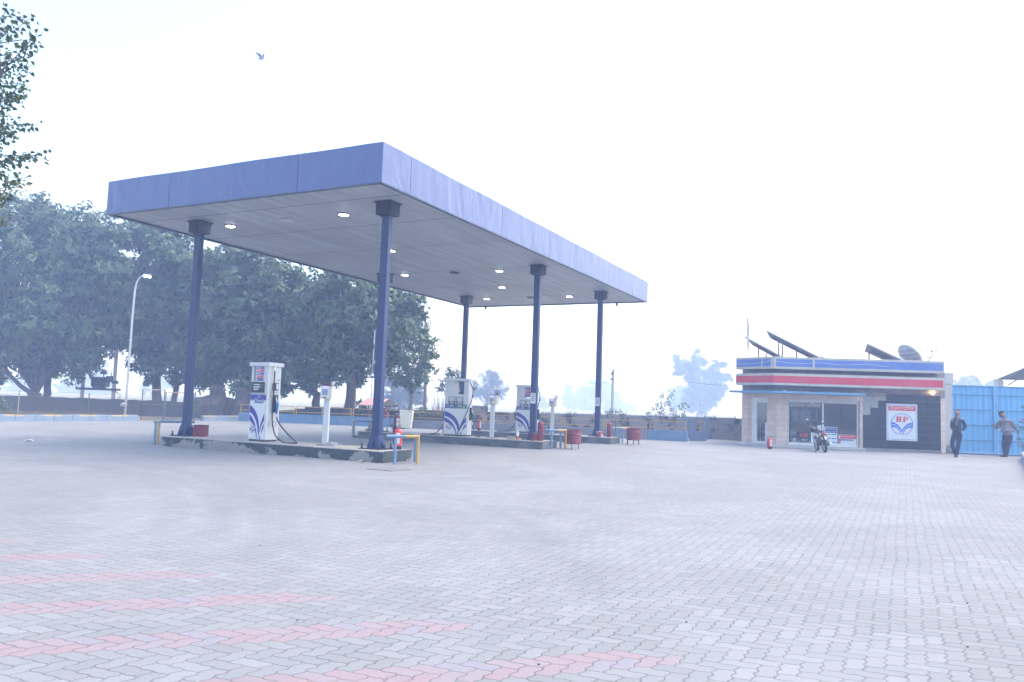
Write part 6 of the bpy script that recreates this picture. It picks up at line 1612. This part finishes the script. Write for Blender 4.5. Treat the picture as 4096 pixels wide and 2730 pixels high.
m = MB(LEAN); m.tube([(0, 1.05, .95), (0, 1.22, .35)], .03, M['steel'], 8); m.tube([(-.09, 1.05, .9), (-.09, 1.26, .32)], .022, M['steel'], 8); m.tube([(.09, 1.05, .9), (.09, 1.26, .32)], .022, M['steel'], 8); m.build('front_fork', t)
m = MB(LEAN); m.tube([(-.36, .82, 1.02), (-.22, .90, 1.06), (-.08, .98, 1.01), (.08, .98, 1.01), (.22, .90, 1.06), (.36, .82, 1.02)], .014, M['darkmetal'], 8); hb = m.build('handlebar', t, smooth=True)
for s in (-1, 1):
    m = MB(LEAN); m.tube([(s*.25, .89, 1.06), (s*.37, .81, 1.015)], .022, M['rubber'], 8); m.tube([(s*.2, .95, 1.04), (s*.36, .90, 1.0)], .007, M['steel'], 5); m.build('grip', hb)
for s, ax_ in ((-1, 0), (1, 0)):
    m = MB(LEAN); m.tube([(s*.20, .92, 1.06), (s*.27, .88, 1.24)], .008, M['darkmetal'], 5); m.sphere((s*.29, .86, 1.27), (.065, .02, .045), M['blackpl'], 12, 6)
    m.box(s*.29-.045, s*.29+.045, .834, .838, 1.245, 1.295, M['chrome']); m.build('mirror', hb)
m = MB(LEAN); m.sphere((0, 1.12, .98), (.11, .09, .11), M['bikeblack'], 12, 8); m.prism([(-.11, .98), (.11, .98), (.07, 1.20), (-.07, 1.20)], 1.02, 1.05, M['bikeblack'], 'xz'); m.build('headlight_cowl', t, smooth=True)
m = MB(LEAN); m.sphere((-.20, .55, .88), (.12, .17, .12), M['blackpl'], 10, 6); m.build('saddle_bag', t, smooth=True)
m = MB(); m.tube([(-.10, .45, .32), (-.20, .42, .12), (-.28, .40, .012)], .013, M['darkmetal'], 6); m.box(-.33, -.24, .37, .43, 0, .012, M['darkmetal']); m.build('side_stand', t)
m = MB(LEAN); m.tube([(-.13, .55, .48), (-.22, .52, .46), (-.26, .5, .40)], .012, M['steel'], 6); m.tube([(.12, .05, .62), (.16, -.02, .45), (.15, .0, .36)], .012, M['chrome'], 6); m.build('leg_guard', t)
# ------------------------------------------------------------------ trees
def leaf_mat(name, a, b, c):
    m, nt, bs = newmat(name)
    at = N(nt, 'ShaderNodeAttribute'); at.attribute_name = 'tone'
    x = mixc(nt, ramp(nt, at.outputs['Fac'], 0.0, .6), a, b); x = mixc(nt, ramp(nt, at.outputs['Fac'], .82, 1.0), x, c)
    nt.links.new(x, bs.inputs['Base Color']); bs.inputs['Roughness'].default_value = .5; bs.inputs['Specular IOR Level'].default_value = .3
    tl = N(nt, 'ShaderNodeBsdfTranslucent'); nt.links.new(x, tl.inputs[0]); mx = N(nt, 'ShaderNodeMixShader'); mx.inputs[0].default_value = .12
    out = nt.nodes['Material Output']; nt.links.new(bs.outputs[0], mx.inputs[1]); nt.links.new(tl.outputs[0], mx.inputs[2]); nt.links.new(mx.outputs[0], out.inputs[0])
    return m
M['leafdark'] = leaf_mat('evergreen_leaves', (.028, .060, .030), (.080, .135, .062), (.19, .24, .12))
M['leafmid'] = leaf_mat('mid_green_leaves', (.04, .082, .036), (.075, .13, .055), (.14, .19, .085))
M['leafgrey'] = leaf_mat('grey_green_leaves', (.04, .07, .05), (.06, .10, .065), (.10, .14, .08))
M['leafnear'] = leaf_mat('peepal_leaves', (.035, .07, .03), (.06, .10, .04), (.22, .17, .06))
M['bark'] = mat('dark_bark', (.075, .062, .055), .95, var=.3, vs=4, bump=.02, bs=8)
M['barkgrey'] = mat('grey_bark', (.17, .155, .14), .95, var=.25, bump=.01, bs=8)
def leaves_object(name, clumps, per_area, size, mt, parent, seed, aspect=.32, droop=.5, fill=.25, rosette=5):
    """clumps: list of (centre, radius vector); small leaves spread through each clump, most near its skin"""
    rg = np.random.default_rng(seed)
    C_, Rr, NN = [], [], []
    for c, r in clumps:
        n = int(3.0*per_area * 4*math.pi*((r[0]*r[1])**1.6/3 + (r[0]*r[2])**1.6/3 + (r[1]*r[2])**1.6/3)**(1/1.6) )
        n = max(n, 12)
        # sub-clumps make lumps inside the big clump
        ks = max(16, int(n/110)); d0 = rg.normal(size=(ks, 3)); d0 /= np.linalg.norm(d0, axis=1)[:, None]
        sub_c = d0 * rg.uniform(.35, 1.0, (ks, 1)); sub_r = rg.uniform(.22, .52, ks)
        tone0 = rg.uniform(0, 1, ks)
        w_ = rg.integers(0, ks, n); d = rg.normal(size=(n, 3)); d /= np.linalg.norm(d, axis=1)[:, None]
        rad = np.where(rg.uniform(size=n) < fill, rg.uniform(.1, .9, n), np.clip(rg.normal(.88, .24, n), .2, 1.65))
        p = sub_c[w_] + d*(sub_r[w_]*rad)[:, None]
        p = p*np.array(r) + np.array(c)
        nrm = d*.6 + sub_c[w_]*.6 + rg.normal(size=(n, 3))*.5; nrm[:, 2] += .35
        C_.append(p); NN.append(nrm); Rr.append(np.clip(tone0[w_]*.55 + rg.uniform(0, .45, n) + d[:, 2]*.12, 0, 1))
    p = np.concatenate(C_); nn = np.concatenate(NN); tone = np.concatenate(Rr)
    nn /= np.linalg.norm(nn, axis=1)[:, None] + 1e-9
    n = len(p)
    # each seed point becomes a rosette of leaves
    k = rosette
    p = np.repeat(p, k, 0); nn = np.repeat(nn, k, 0); tone = np.repeat(tone, k); N_ = n*k
    t = rg.normal(size=(N_, 3)); t -= nn*(t*nn).sum(1)[:, None]; t /= np.linalg.norm(t, axis=1)[:, None] + 1e-9
    t[:, 2] -= droop; t /= np.linalg.norm(t, axis=1)[:, None]
    b = np.cross(nn, t); b /= np.linalg.norm(b, axis=1)[:, None] + 1e-9
    s = size*rg.uniform(.6, 1.25, N_); wd = s*aspect
    base = p + t*(s*.05)[:, None]
    v = np.empty((N_, 4, 3)); v[:, 0] = base; v[:, 1] = base + t*(s*.5)[:, None] + b*(wd*.5)[:, None]; v[:, 2] = base + t*s[:, None]; v[:, 3] = base + t*(s*.5)[:, None] - b*(wd*.5)[:, None]
    me = bpy.data.meshes.new(name)
    me.vertices.add(N_*4); me.vertices.foreach_set('co', v.reshape(-1).astype(np.float32))
    me.loops.add(N_*4); me.loops.foreach_set('vertex_index', np.arange(N_*4, dtype=np.int32))
    me.polygons.add(N_); me.polygons.foreach_set('loop_start', np.arange(0, N_*4, 4, dtype=np.int32)); me.polygons.foreach_set('loop_total', np.full(N_, 4, dtype=np.int32))
    me.update(calc_edges=True)
    at = me.attributes.new('tone', 'FLOAT', 'FACE'); at.data.foreach_set('value', tone.astype(np.float32))
    me.materials.append(mt)
    o = bpy.data.objects.new(name, me); COL.objects.link(o); o.parent = parent
    return o
def limb(m, a, b, r0, r1, seed, mt, n=7, wob=.12):
    rr = random.Random(seed); a = Vector(a); b = Vector(b); L = (b-a).length; pts = []
    for i in range(n+1):
        t_ = i/n; w_ = wob*L*.25*math.sin(math.pi*t_)
        pts.append(a + (b-a)*t_ + Vector((rr.uniform(-w_, w_), rr.uniform(-w_, w_), rr.uniform(-w_, w_)*.5)))
    m.tube(pts, [r0+(r1-r0)*i/n for i in range(n+1)], mt, 8)
    return pts
def tree(lab, trunk_px, Y, blobs, mt=None, bark=None, trunk_r=.25, fork=None, dens=2.6, size=.36, seed=1, cat='tree', group='trees behind the yard wall', depth=1.0, jitter=.8, sc=1.7408, grow=1.0, tilt=None, aspect=.36, droop=.5, rosette=5, fill=.25, base_z=-.1, name='tree'):
    mt = mt or M['leafdark']; bark = bark or M['bark']
    b0 = P(trunk_px[0], trunk_px[1], Y); base = Vector((b0.x, Y, 0))
    t = empty(name, base, 0, lab, cat, group)
    rr = random.Random(seed); cl = []
    for (x, y, r_) in blobs:
        yy = Y + rr.uniform(-1, 1)*jitter*depth
        c = P(x*sc, y*sc, yy) - base; rad = r_*sc*yy/FPX*grow
        cl.append((tuple(c), (rad, rad*depth*.95, rad*.95)))
        if group == FAR:
            for q in range(9):
                a_ = rr.uniform(0, 6.28); f_ = rr.uniform(.72, .98); k_ = rr.uniform(.18, .34)
                cl.append(((c[0]+rad*f_*math.cos(a_), c[1]+rad*rr.uniform(-.6, .6), c[2]+rad*f_*math.sin(a_)), (rad*k_, rad*k_, rad*k_)))
    m = MB()
    zt = min(c[0][2]-c[1][2]*.3 for c in cl)
    top = Vector((0, 0, max(zt, .8)))
    if fork:      # list of (px, py) where limbs start to spread
        fp = P(fork[0]*1.0, fork[1]*1.0, Y) - base; top = Vector((fp.x, 0, fp.z))
    elif tilt: top = Vector((tilt, 0, max(zt, 1.2)))
    pts = limb(m, (0, 0, base_z), top, trunk_r*1.15, trunk_r*.85, seed, bark, 6, .10)
    big_ = sorted(cl, key=lambda c: -c[1][0])[:9]
    for k, (c, r_) in enumerate(big_):
        cc = Vector(c); s_ = pts[-1] if k % 2 == 0 else pts[-2]
        limb(m, s_, cc + Vector((0, 0, -r_[2]*.1)), trunk_r*.34, min(.03, trunk_r*.12), seed*7+k, bark, 6, .35)
        for q in range(3):
            d = Vector((rr.uniform(-1, 1), rr.uniform(-1, 1), rr.uniform(-.2, 1))).normalized(); limb(m, s_ + (cc-s_)*.6, cc + d*r_[0]*.75, trunk_r*.12, min(.012, trunk_r*.06), seed*11+k*3+q, bark, 4, .3)
    m.build('trunk', t, smooth=True)
    leaves_object('crown', cl, dens, size, mt, t, seed, aspect, droop, fill, rosette)
    return t
FAR = 'trees fading in the haze'
# big evergreens behind the wall (pixel blobs are in units of the 2353 px wide overview)
tree('largest dark evergreen at the far left with a forked trunk behind the fence', (135, 1600), 49, [
    (40,505,66),(95,478,40),(150,520,62),(215,515,52),(255,545,40),(-40,590,95),(55,610,95),(160,610,95),(240,620,62),(265,660,45),(15,720,92),(110,730,98),(205,730,82),(265,745,42),
    (100,560,70),(200,570,60),(100,670,80),(200,680,75),(60,790,60),(170,760,70),(250,700,55),(180,840,35),(140,800,60),(210,800,48),(-60,760,80),(20,815,40),(95,830,35),(-20,850,28),(255,785,20)], trunk_r=.45, fork=(140, 1572), grow=1.13, dens=4.2, seed=3, depth=.9)
tree('thinner dark evergreen whose single trunk stands right of the forked one', (185, 1598), 51.5, [(110,810,48),(60,790,50),(150,780,55),(120,740,60),(180,810,40),(95,848,18),(60,858,14),(-5,870,16)], trunk_r=.24, grow=1.13, dens=4.0, seed=5, fork=(195, 1500))
tree('dark evergreen with a straight trunk just right of the street lamp', (629, 1612), 50, [
    (300,545,40),(345,535,52),(400,560,60),(330,610,62),(415,630,70),(320,690,52),(395,710,75),(450,700,60),(330,770,48),(400,785,62),(460,780,50),(330,830,30),(380,840,38),(435,835,36),(345,870,14),(415,868,16),(465,840,28),
    (460,620,60),(350,568,40),(370,650,70),(440,700,60),(360,740,65),(430,760,60),(300,760,45),(470,700,50),(300,640,50)], trunk_r=.30, fork=(628, 1500), grow=1.13, dens=4.2, seed=8)
tree('dark evergreen with a trunk leaning to the right behind the leftmost navy column', (683, 1650), 51, [(430,800,48),(470,840,40),(450,870,24),(500,850,40),(410,760,40),(510,800,50),(400,872,10)], trunk_r=.20, fork=(712, 1520), grow=1.13, dens=4.0, seed=9)
tree('large dark evergreen behind the nearest dispenser and between the two near navy columns', (1260, 1640), 48, [
    (520,600,62),(590,610,62),(560,660,70),(640,640,60),(500,700,62),(580,730,75),(655,710,60),(480,770,60),(555,800,70),(630,800,68),(690,790,40),(500,845,45),(570,870,40),(620,870,34),(470,840,45),
    (530,650,60),(610,680,65),(540,760,65),(610,770,65),(670,760,60),(530,820,50),(590,840,45),(660,845,36),(620,855,26),(680,850,36),(715,868,26),(745,860,25),(560,890,20),(655,885,24)], trunk_r=.26, fork=(1268, 1570), grow=1.13, dens=4.2, seed=12)
tree('drooping dark evergreen whose curved trunk stands left of the near navy column', (1388, 1650), 46.5, [
    (730,650,55),(800,650,62),(860,660,50),(700,700,48),(770,720,72),(850,730,60),(720,780,60),(800,790,62),(745,835,45),(690,850,30),(760,690,60),(820,720,60),(740,750,60),(810,760,60),(770,790,55),(770,835,36),(800,845,40),(840,820,35),(830,860,18),(715,880,14),(700,870,20)], mt=M['leafdark'], trunk_r=.30, fork=(1412, 1480), grow=1.13, dens=4.0, seed=15, droop=.8)
tree('dark evergreen rising behind the near navy column under the canopy edge', (1500, 1650), 49.5, [
    (880,670,50),(930,690,38),(945,720,30),(910,740,42),(955,740,18),(880,740,40),(900,700,40),(905,760,35),(968,765,13),(870,790,30),(900,780,22)], trunk_r=.22, fork=(1520, 1500), grow=1.13, dens=4.0, seed=16)
tree('lighter green tree with a slim grey trunk between the near column and the middle dispenser', (1643, 1640), 45.5, [
    (905,755,34),(940,775,36),(975,790,27),(895,800,34),(935,815,42),(980,825,28),(905,845,32),(950,855,34),(915,870,20),(970,860,20),(995,812,13),(890,735,16),(880,850,22)], mt=M['leafmid'], bark=M['barkgrey'], grow=1.22, trunk_r=.12, fork=(1645, 1560), dens=5.0, size=.24, seed=18)
tree('small reddish green tree seen through the middle dispenser', (1825, 1640), 44.5, [(1035,855,15),(1050,870,20),(1025,880,17),(1062,880,16),(1050,895,20),(1070,900,15),(1030,900,14),(1010,890,10),(1075,880,9),(1085,895,8)], mt=M['leafgrey'], bark=M['bark'], trunk_r=.06, dens=6.5, size=.20, seed=20, jitter=.3)
# bare twiggy tree top
t = empty('bare_tree', (P(1700, 1650, 50).x, 50, 0), 0, 'bare leafless tree poking above the lighter green tree at the end of the row', 'tree')
m = MB(); o = Vector((P(1700, 1650, 50).x, 50, 0)); c0_ = P(1706, 1330, 50)-o
m.tube([(0, 0, 0), c0_*.5, c0_], [.12, .09, .13], M['barkgrey'], 7)
r7 = random.Random(3)
for k in range(15):
    e = P(1706 + r7.uniform(-22, 38), 1330 - r7.uniform(30, 105), 50 + r7.uniform(-.8, .8))-o; limb(m, c0_, e, .03, .006, 40+k, M['barkgrey'], 6, .5)
for k in range(12):
    s_ = P(1730, 1430, 50)-o; e = P(1730+r7.uniform(5, 60), 1430-r7.uniform(-60, 100), 50+r7.uniform(-.6, .6))-o; limb(m, s_, e, .02, .005, 70+k, M['barkgrey'], 6, .5)
m.build('branches', t)

tree('pale spiky round tree in the haze just right of the middle dispenser', (1945, 1650), 150, [(1118,889,34),(1098,899,24),(1144,899,24),(1124,925,19),(1086,886,12),(1130,872,18)], mt=M['leafgrey'], trunk_r=.3, dens=3.0, size=.42, seed=22, group=FAR, aspect=.14, droop=-.3)
tree('very pale broad tree in the haze left of the furthest right column', (2270, 1650), 380, [(1324,914,30),(1390,909,33),(1365,894,21),(1411,925,17),(1306,919,16),(1350,925,26)], mt=M['leafmid'], trunk_r=.5, dens=1.5, size=.65, seed=24, group=FAR, jitter=3)
tree('tiny pale tree in the haze behind the furthest keypad terminal', (2155, 1650), 330, [(1243,922,12),(1236,930,10),(1250,932,10)], mt=M['leafmid'], trunk_r=.25, dens=1.4, size=.6, seed=25, group=FAR)
tree('tall heart-shaped tree in the haze left of the shop', (2790, 1660), 220, [(1585,836,32),(1644,862,31),(1611,878,37),(1600,909,33),(1636,904,28),(1611,935,20),(1554,822,9),(1672,868,11),(1659,894,13),(1560,850,14)], mt=M['leafmid'], trunk_r=.32, dens=3.2, size=.45, seed=27, group=FAR, jitter=1.5)
tree('faint round tree in the haze behind the wall shrub and left of the heart-shaped tree', (2690, 1660), 330, [(1564,909,24),(1575,925,20),(1550,925,16)], mt=M['leafmid'], trunk_r=.3, dens=1.6, size=.6, seed=28, group=FAR)
tree('faint low tree in the haze in the gap right of the second navy column pair', (2480, 1650), 420, [(1430,935,14),(1445,940,14),(1415,940,10)], mt=M['leafmid'], trunk_r=.3, dens=.8, size=.9, seed=29, group=FAR)
tree('pale tree in the haze seen below the largest evergreen behind the transformer', (330, 1600), 300, [(150,890,20),(175,880,22),(215,885,30),(245,890,22),(195,905,22),(60,885,20),(30,890,22),(230,860,26)], mt=M['leafmid'], trunk_r=.3, dens=1.4, size=.6, seed=30, group=FAR)
tree('pale tree in the haze seen under the trees between lamp and leaning trunk', (600, 1600), 340, [(345,885,14),(370,880,18),(400,890,14),(330,895,12),(385,875,14)], mt=M['leafmid'], trunk_r=.3, dens=1.3, size=.6, seed=31, group=FAR)
tree('bluish tree in the haze right of the near navy column behind the stall', (1595, 1650), 110, [(905,905,20),(925,890,26),(950,900,22),(930,920,22),(900,925,16),(965,915,14),(900,880,14)], mt=M['leafgrey'], trunk_r=.25, dens=2.0, size=.45, seed=33, group=FAR)
tree('faint tree in the haze above the left leaf of the blue gate', (3870, 1560), 230, [(2215,878,13),(2232,875,14),(2245,880,10),(2200,882,9)], mt=M['leafmid'], trunk_r=.25, dens=1.4, size=.6, seed=34, group=FAR)
tree('faint tree in the haze above the right leaf of the blue gate beside the shed', (3985, 1565), 230, [(2285,882,11),(2296,880,10),(2275,886,8)], mt=M['leafmid'], trunk_r=.25, dens=1.4, size=.6, seed=35, group=FAR)

# shrubs
tree('sparse leafy shrub growing over the brick wall left of the shop', (2640, 1665), 41.6, [(1518,905,13),(1512,925,15),(1500,940,9),(1540,910,12),(1545,895,10),(1535,930,16),(1520,945,16),(1560,935,14),(1575,930,9),(1550,950,14),(1570,950,10),(1490,950,7)], mt=M['leafmid'], bark=M['barkgrey'], trunk_r=.035, dens=8, size=.13, seed=40, cat='shrub', group='shrubs along the wall', jitter=.25, aspect=.4, rosette=2, base_z=.4, name='shrub', fill=.5)
tree('low green shrub on the wall right of the furthest navy column', (2430, 1662), 42.5, [(1398,948,9),(1410,945,10),(1422,950,9),(1432,955,6)], mt=M['leafgrey'], trunk_r=.03, dens=12, size=.14, seed=41, cat='shrub', group='shrubs along the wall', jitter=.2, rosette=3, base_z=.4, name='shrub')
tree('drooping leafy shrub on the wall just left of the middle dispenser', (1670, 1650), 44, [(955,945,9),(970,940,8),(980,948,7),(965,950,8)], mt=M['leafmid'], trunk_r=.02, dens=12, size=.28, seed=42, cat='shrub', group='shrubs along the wall', jitter=.2, rosette=3, name='shrub', aspect=.22, droop=1.0)
tree('big-leaved plant beside the stall left of the near navy column', (1445, 1650), 43, [(828,922,6),(832,938,6),(838,930,5)], mt=M['leafdark'], trunk_r=.02, dens=10, size=.32, seed=43, cat='plant', group=None, jitter=.2, rosette=2, name='plant', aspect=.4)
tree('dark green bush at the far left edge behind the kerb', (-5, 1655), 36, [(-8,930,22),(8,935,18),(20,945,12),(-20,945,22),(5,950,14)], mt=M['leafdark'], trunk_r=.03, dens=14, size=.13, seed=44, cat='bush', group=None, jitter=.3, rosette=3, name='bush')
tree('rose bush with pink flowers at the right edge of the picture', (4130, 1830), 28.3, [(2345,965,10),(2340,985,13),(2350,1000,16),(2338,1010,10),(2355,1020,18),(2362,980,18),(2348,925+10,4)], mt=M['leafgrey'], trunk_r=.015, dens=30, size=.05, seed=45, cat='bush', group=None, jitter=.2, rosette=3, name='rose_bush')
RB = bpy.data.objects['rose_bush']
M['pink'] = mat('pink_petals', (.75, .08, .22), .6); M['rust'] = mat('faded_petals', (.5, .2, .15), .7)
for px, py, s_, mt in ((4067, 1748, .032, M['pink']), (4080, 1776, .035, M['rust']), (4085, 1681, .028, M['pink']), (4059, 1768, .02, M['pink'])):
    m = MB(); c = P(px, py, 27.9)-RB.location
    for k in range(6): a = k*math.pi/3; m.sphere(c + Vector((.5*s_*math.cos(a), .5*s_*math.sin(a)*.6, .4*s_*math.sin(a))), (s_*.5, s_*.3, s_*.45), mt, 7, 5)
    m.build('flower', RB)

# dry grass behind the kerb and tall grass stems
def grass(name, pts, n, h, mt, lab, w_=.012, spread=1.0, kind='stuff'):
    rg = random.Random(len(pts)+n); m = MB()
    for k in range(n):
        a, b = pts; t_ = rg.random(); p = a + (b-a)*t_ + kn*rg.uniform(0, spread); hh = h*rg.uniform(.35, 1.0)*(.5+.5*abs(math.sin(t_*17+.4)))
        dx, dy = rg.uniform(-.4, .4)*hh, rg.uniform(-.3, .3)*hh
        m.add([p + Vector((-w_, 0, 0)), p + Vector((w_, 0, 0)), p + Vector((dx*.5+w_*.5, dy*.5, hh*.6)), p + Vector((dx, dy, hh)), p + Vector((dx*.5-w_*.5, dy*.5, hh*.6))], [(0, 1, 2, 4), (4, 2, 3)], mt)
    o = m.build(name); tag(o, lab, 'grass' if kind != 'stuff' else None, None, kind); return o
M['drygrass'] = mat('dry_grass', (.20, .16, .11), .9, var=.3, vs=2)
z2 = Vector((0, 0, .17))
grass('dry_grass', (KA - kd*6 + kn*.3 + z2, KA + kd*6.2 + kn*.3 + z2), 2200, .36, M['drygrass'], 'dry straw-coloured grass behind the left kerb', spread=3.5)
m = MB(); r8 = random.Random(9)
for k in range(26):
    a = P(r8.uniform(1725, 1775), 1640, 46); a.z = .6; h_ = r8.uniform(1.0, 1.9); dx = r8.uniform(-.35, .35)
    m.tube([a, a + Vector((dx*.4, 0, h_*.6)), a + Vector((dx, 0, h_))], [.010, .008, .004], M['drygrass'], 4)
o = m.build('reed_clump'); tag(o, 'thin dry reed stems in the haze just left of the middle dispenser', 'reeds')
# weeds along the top of the brick wall
m = MB()
for k in range(900):
    t_ = r8.random(); x = .17 + (11.4-.17)*t_; 
    if x < 8: u = (x-.17)/(7.98-.17); y, h_ = 45+(41-45)*u, .95+(1.06-.95)*u
    else: u = (x-7.98)/(11.56-7.98); y, h_ = 41+(39.4-41)*u, 1.06+.04*u
    hh = r8.uniform(.03, .13) * (1.6 if abs(math.sin(x*2.3)) > .8 else .6); p = Vector((x, y+r8.uniform(-.0, .2), h_-.04))
    m.add([p + Vector((-.012, 0, 0)), p + Vector((.012, 0, 0)), p + Vector((r8.uniform(-.05, .05), 0, hh+.03))], [(0, 1, 2)], M['leafgrey'])
o = m.build('wall_weeds'); tag(o, None, None, None, 'stuff')

# ------------------------------------------------------------------ leafy branches of the near tree at the top left
NT = empty('tree', (-9.4, 11.0, 0), 0, 'nearer tree at the top left edge with large heart-shaped leaves on thin twigs', 'tree')
o0 = Vector((-9.4, 11.0, 0))
m = MB(); m.tube([(0, 0, -.05), (.1, 0, 2.2), (-.05, 0, 4.4), (.05, .1, 6.6), (.2, 0, 8.4)], [.22, .18, .15, .10, .05], M['barkgrey'], 10)
LV, LF, LT = [], [], []
def near_leaf(p, d, s, tone):
    d = d.normalized(); u = Vector((rl.uniform(-1, 1), rl.uniform(-1, 1), rl.uniform(-.3, 1))); n = (u - d*u.dot(d)).normalized(); w = d.cross(n)
    shp = [(0, 0), (.12, .26), (.36, .36), (.65, .24), (1.0, 0), (.65, -.24), (.36, -.36), (.12, -.26)]; b = len(LV)
    for a, c in shp: LV.append(p + d*a*s + w*c*s + n*(abs(c)*.35*s - (a*a)*.12*s))
    LV.append(p + d*.45*s - n*.03*s)
    for q in range(8): LF.append((b+8, b+q, b+(q+1) % 8)); LT.append(tone)
rl = random.Random(31)
# (end px, end py, start px, start py, leaf count) in photo pixels
twigs = [(160,130,-40,330,26),(185,125,40,260,20),(90,60,-60,200,26),(60,30,-80,120,20),(140,60,-20,260,18),(140,255,-60,330,30),(120,340,-60,300,26),(130,345,-80,420,26),(100,390,-60,330,26),(60,200,-80,260,30),(55,420,-80,430,30),(50,140,-90,80,22),
         (155,495,-60,480,30),(60,520,-90,500,30),(60,560,-60,470,22),(20,600,-90,560,24),(185,610,-40,640,34),(110,640,-80,620,30),(60,700,-90,650,20),(100,705,-60,800,20),(30,790,-80,800,16),(105,700,0,800,16),(40,380,-90,380,30),(35,460,-100,440,28),(25,250,-100,240,26),(15,500,-100,520,24),(70,865,-20,850,5),(10,870,-40,860,6),(-10,560,-120,540,30),(20,680,-90,700,24),(30,100,-90,160,20)]
for i, (ex, ey, sx, sy, n) in enumerate(twigs):
    Yd = 10.2 + rl.uniform(-.8, 1.0); a = P(sx-30, sy+20, Yd+.3)-o0; e = P(ex-12, ey+6, Yd)-o0
    pts = limb(m, a, e, .014, .003, 200+i, M['barkgrey'], 7, .35)
    limb(m, Vector((0, 0, min(8.0, max(3.0, a.z-.5)))), a, .05, .014, 300+i, M['barkgrey'], 5, .3)
    for k in range(int(n*2.1)):
        t_ = rl.uniform(.12, 1.0)**.8; q = t_*(len(pts)-1); i0 = min(int(q), len(pts)-2); p = pts[i0].lerp(pts[i0+1], q-i0)
        off = Vector((rl.uniform(-1, 1), rl.uniform(-1, 1), rl.uniform(-1, .8)))*.085
        d = (e-a).normalized()*.5 + Vector((rl.uniform(-.6, .8), rl.uniform(-.8, .8), rl.uniform(-1.1, .25)))
        yel = (sy > 770 and rl.random() < .22) or rl.random() < .006
        near_leaf(p+off, d, rl.uniform(.048, .080), .97 if yel else rl.uniform(0, .75))
m.build('trunk', NT, smooth=True)
me = bpy.data.meshes.new('crown'); me.from_pydata([tuple(v) for v in LV], [], LF); me.materials.append(M['leafnear']); at = me.attributes.new('tone', 'FLOAT', 'FACE'); at.data.foreach_set('value', LT)
o = bpy.data.objects.new('crown', me); COL.objects.link(o); o.parent = NT

# ------------------------------------------------------------------ birds
M['feather'] = mat('grey_feathers', (.16, .18, .23), .8)
def bird(px, py, Y, s, lab, big):
    c = P(px, py, Y); t = empty('bird', c, 0, lab, 'bird', 'birds in the sky')
    m = MB(); k = s
    if big:
        m.tube([(.36*k, 0, -.15*k), (.22*k, 0, -.22*k), (.0*k, 0, -.24*k), (-.2*k, 0, -.26*k), (-.5*k, 0, -.27*k)], [.015*k, .085*k, .12*k, .07*k, .02*k], M['feather'], 10); m.sphere((.30*k, 0, -.14*k), (.07*k, .06*k, .06*k), M['feather']); m.build('body', t, smooth=True)
        m = MB(); m.add([(.02*k, -.05*k, -.2*k), (-.30*k, -.06*k, .10*k), (-.72*k, -.08*k, .48*k), (-.45*k, -.10*k, .44*k), (.0*k, -.08*k, .24*k), (.20*k, -.05*k, .02*k), (-.12*k, -.05*k, -.17*k)], [(0, 6, 1, 4, 5), (1, 2, 3, 4)], M['feather']); w_ = m.build('wing', t); sl = w_.modifiers.new('thickness', 'SOLIDIFY'); sl.thickness = .02*k
        m = MB(); m.add([(.12*k, .05*k, -.1*k), (.15*k, .1*k, .25*k), (.22*k, .14*k, .44*k), (.34*k, .14*k, .42*k), (.34*k, .1*k, .2*k), (.26*k, .05*k, -.08*k)], [(0, 1, 4, 5), (1, 2, 3, 4)], M['feather']); w_ = m.build('wing', t); sl = w_.modifiers.new('thickness', 'SOLIDIFY'); sl.thickness = .02*k
    else:
        m.tube([(-.25*k, 0, 0), (0, 0, .02*k), (.22*k, 0, 0)], [.02*k, .06*k, .02*k], M['feather'], 8); m.build('body', t, smooth=True)
        for sg in (-1, 1):
            m = MB(); m.add([(0, 0, .02*k), (sg*.3*k, .02*k, .10*k), (sg*.75*k, .05*k, -.22*k), (sg*.28*k, .12*k, -.02*k)], [(0, 1, 2, 3)], M['feather']); w_ = m.build('wing', t); sl = w_.modifiers.new('thickness', 'SOLIDIFY'); sl.thickness = .02*k
    return t
bird(1044, 228, 26, .30, 'grey bird in flight at the upper left of the sky above the canopy', True)
b_ = bird(3475, 627, 75, .30, 'tiny bird high in the sky at the right, the upper of two', False)
b_ = bird(3355, 690, 75, .24, 'tiny bird high in the sky at the right, the lower of two', False); b_.rotation_euler = (0, R(35), R(40))
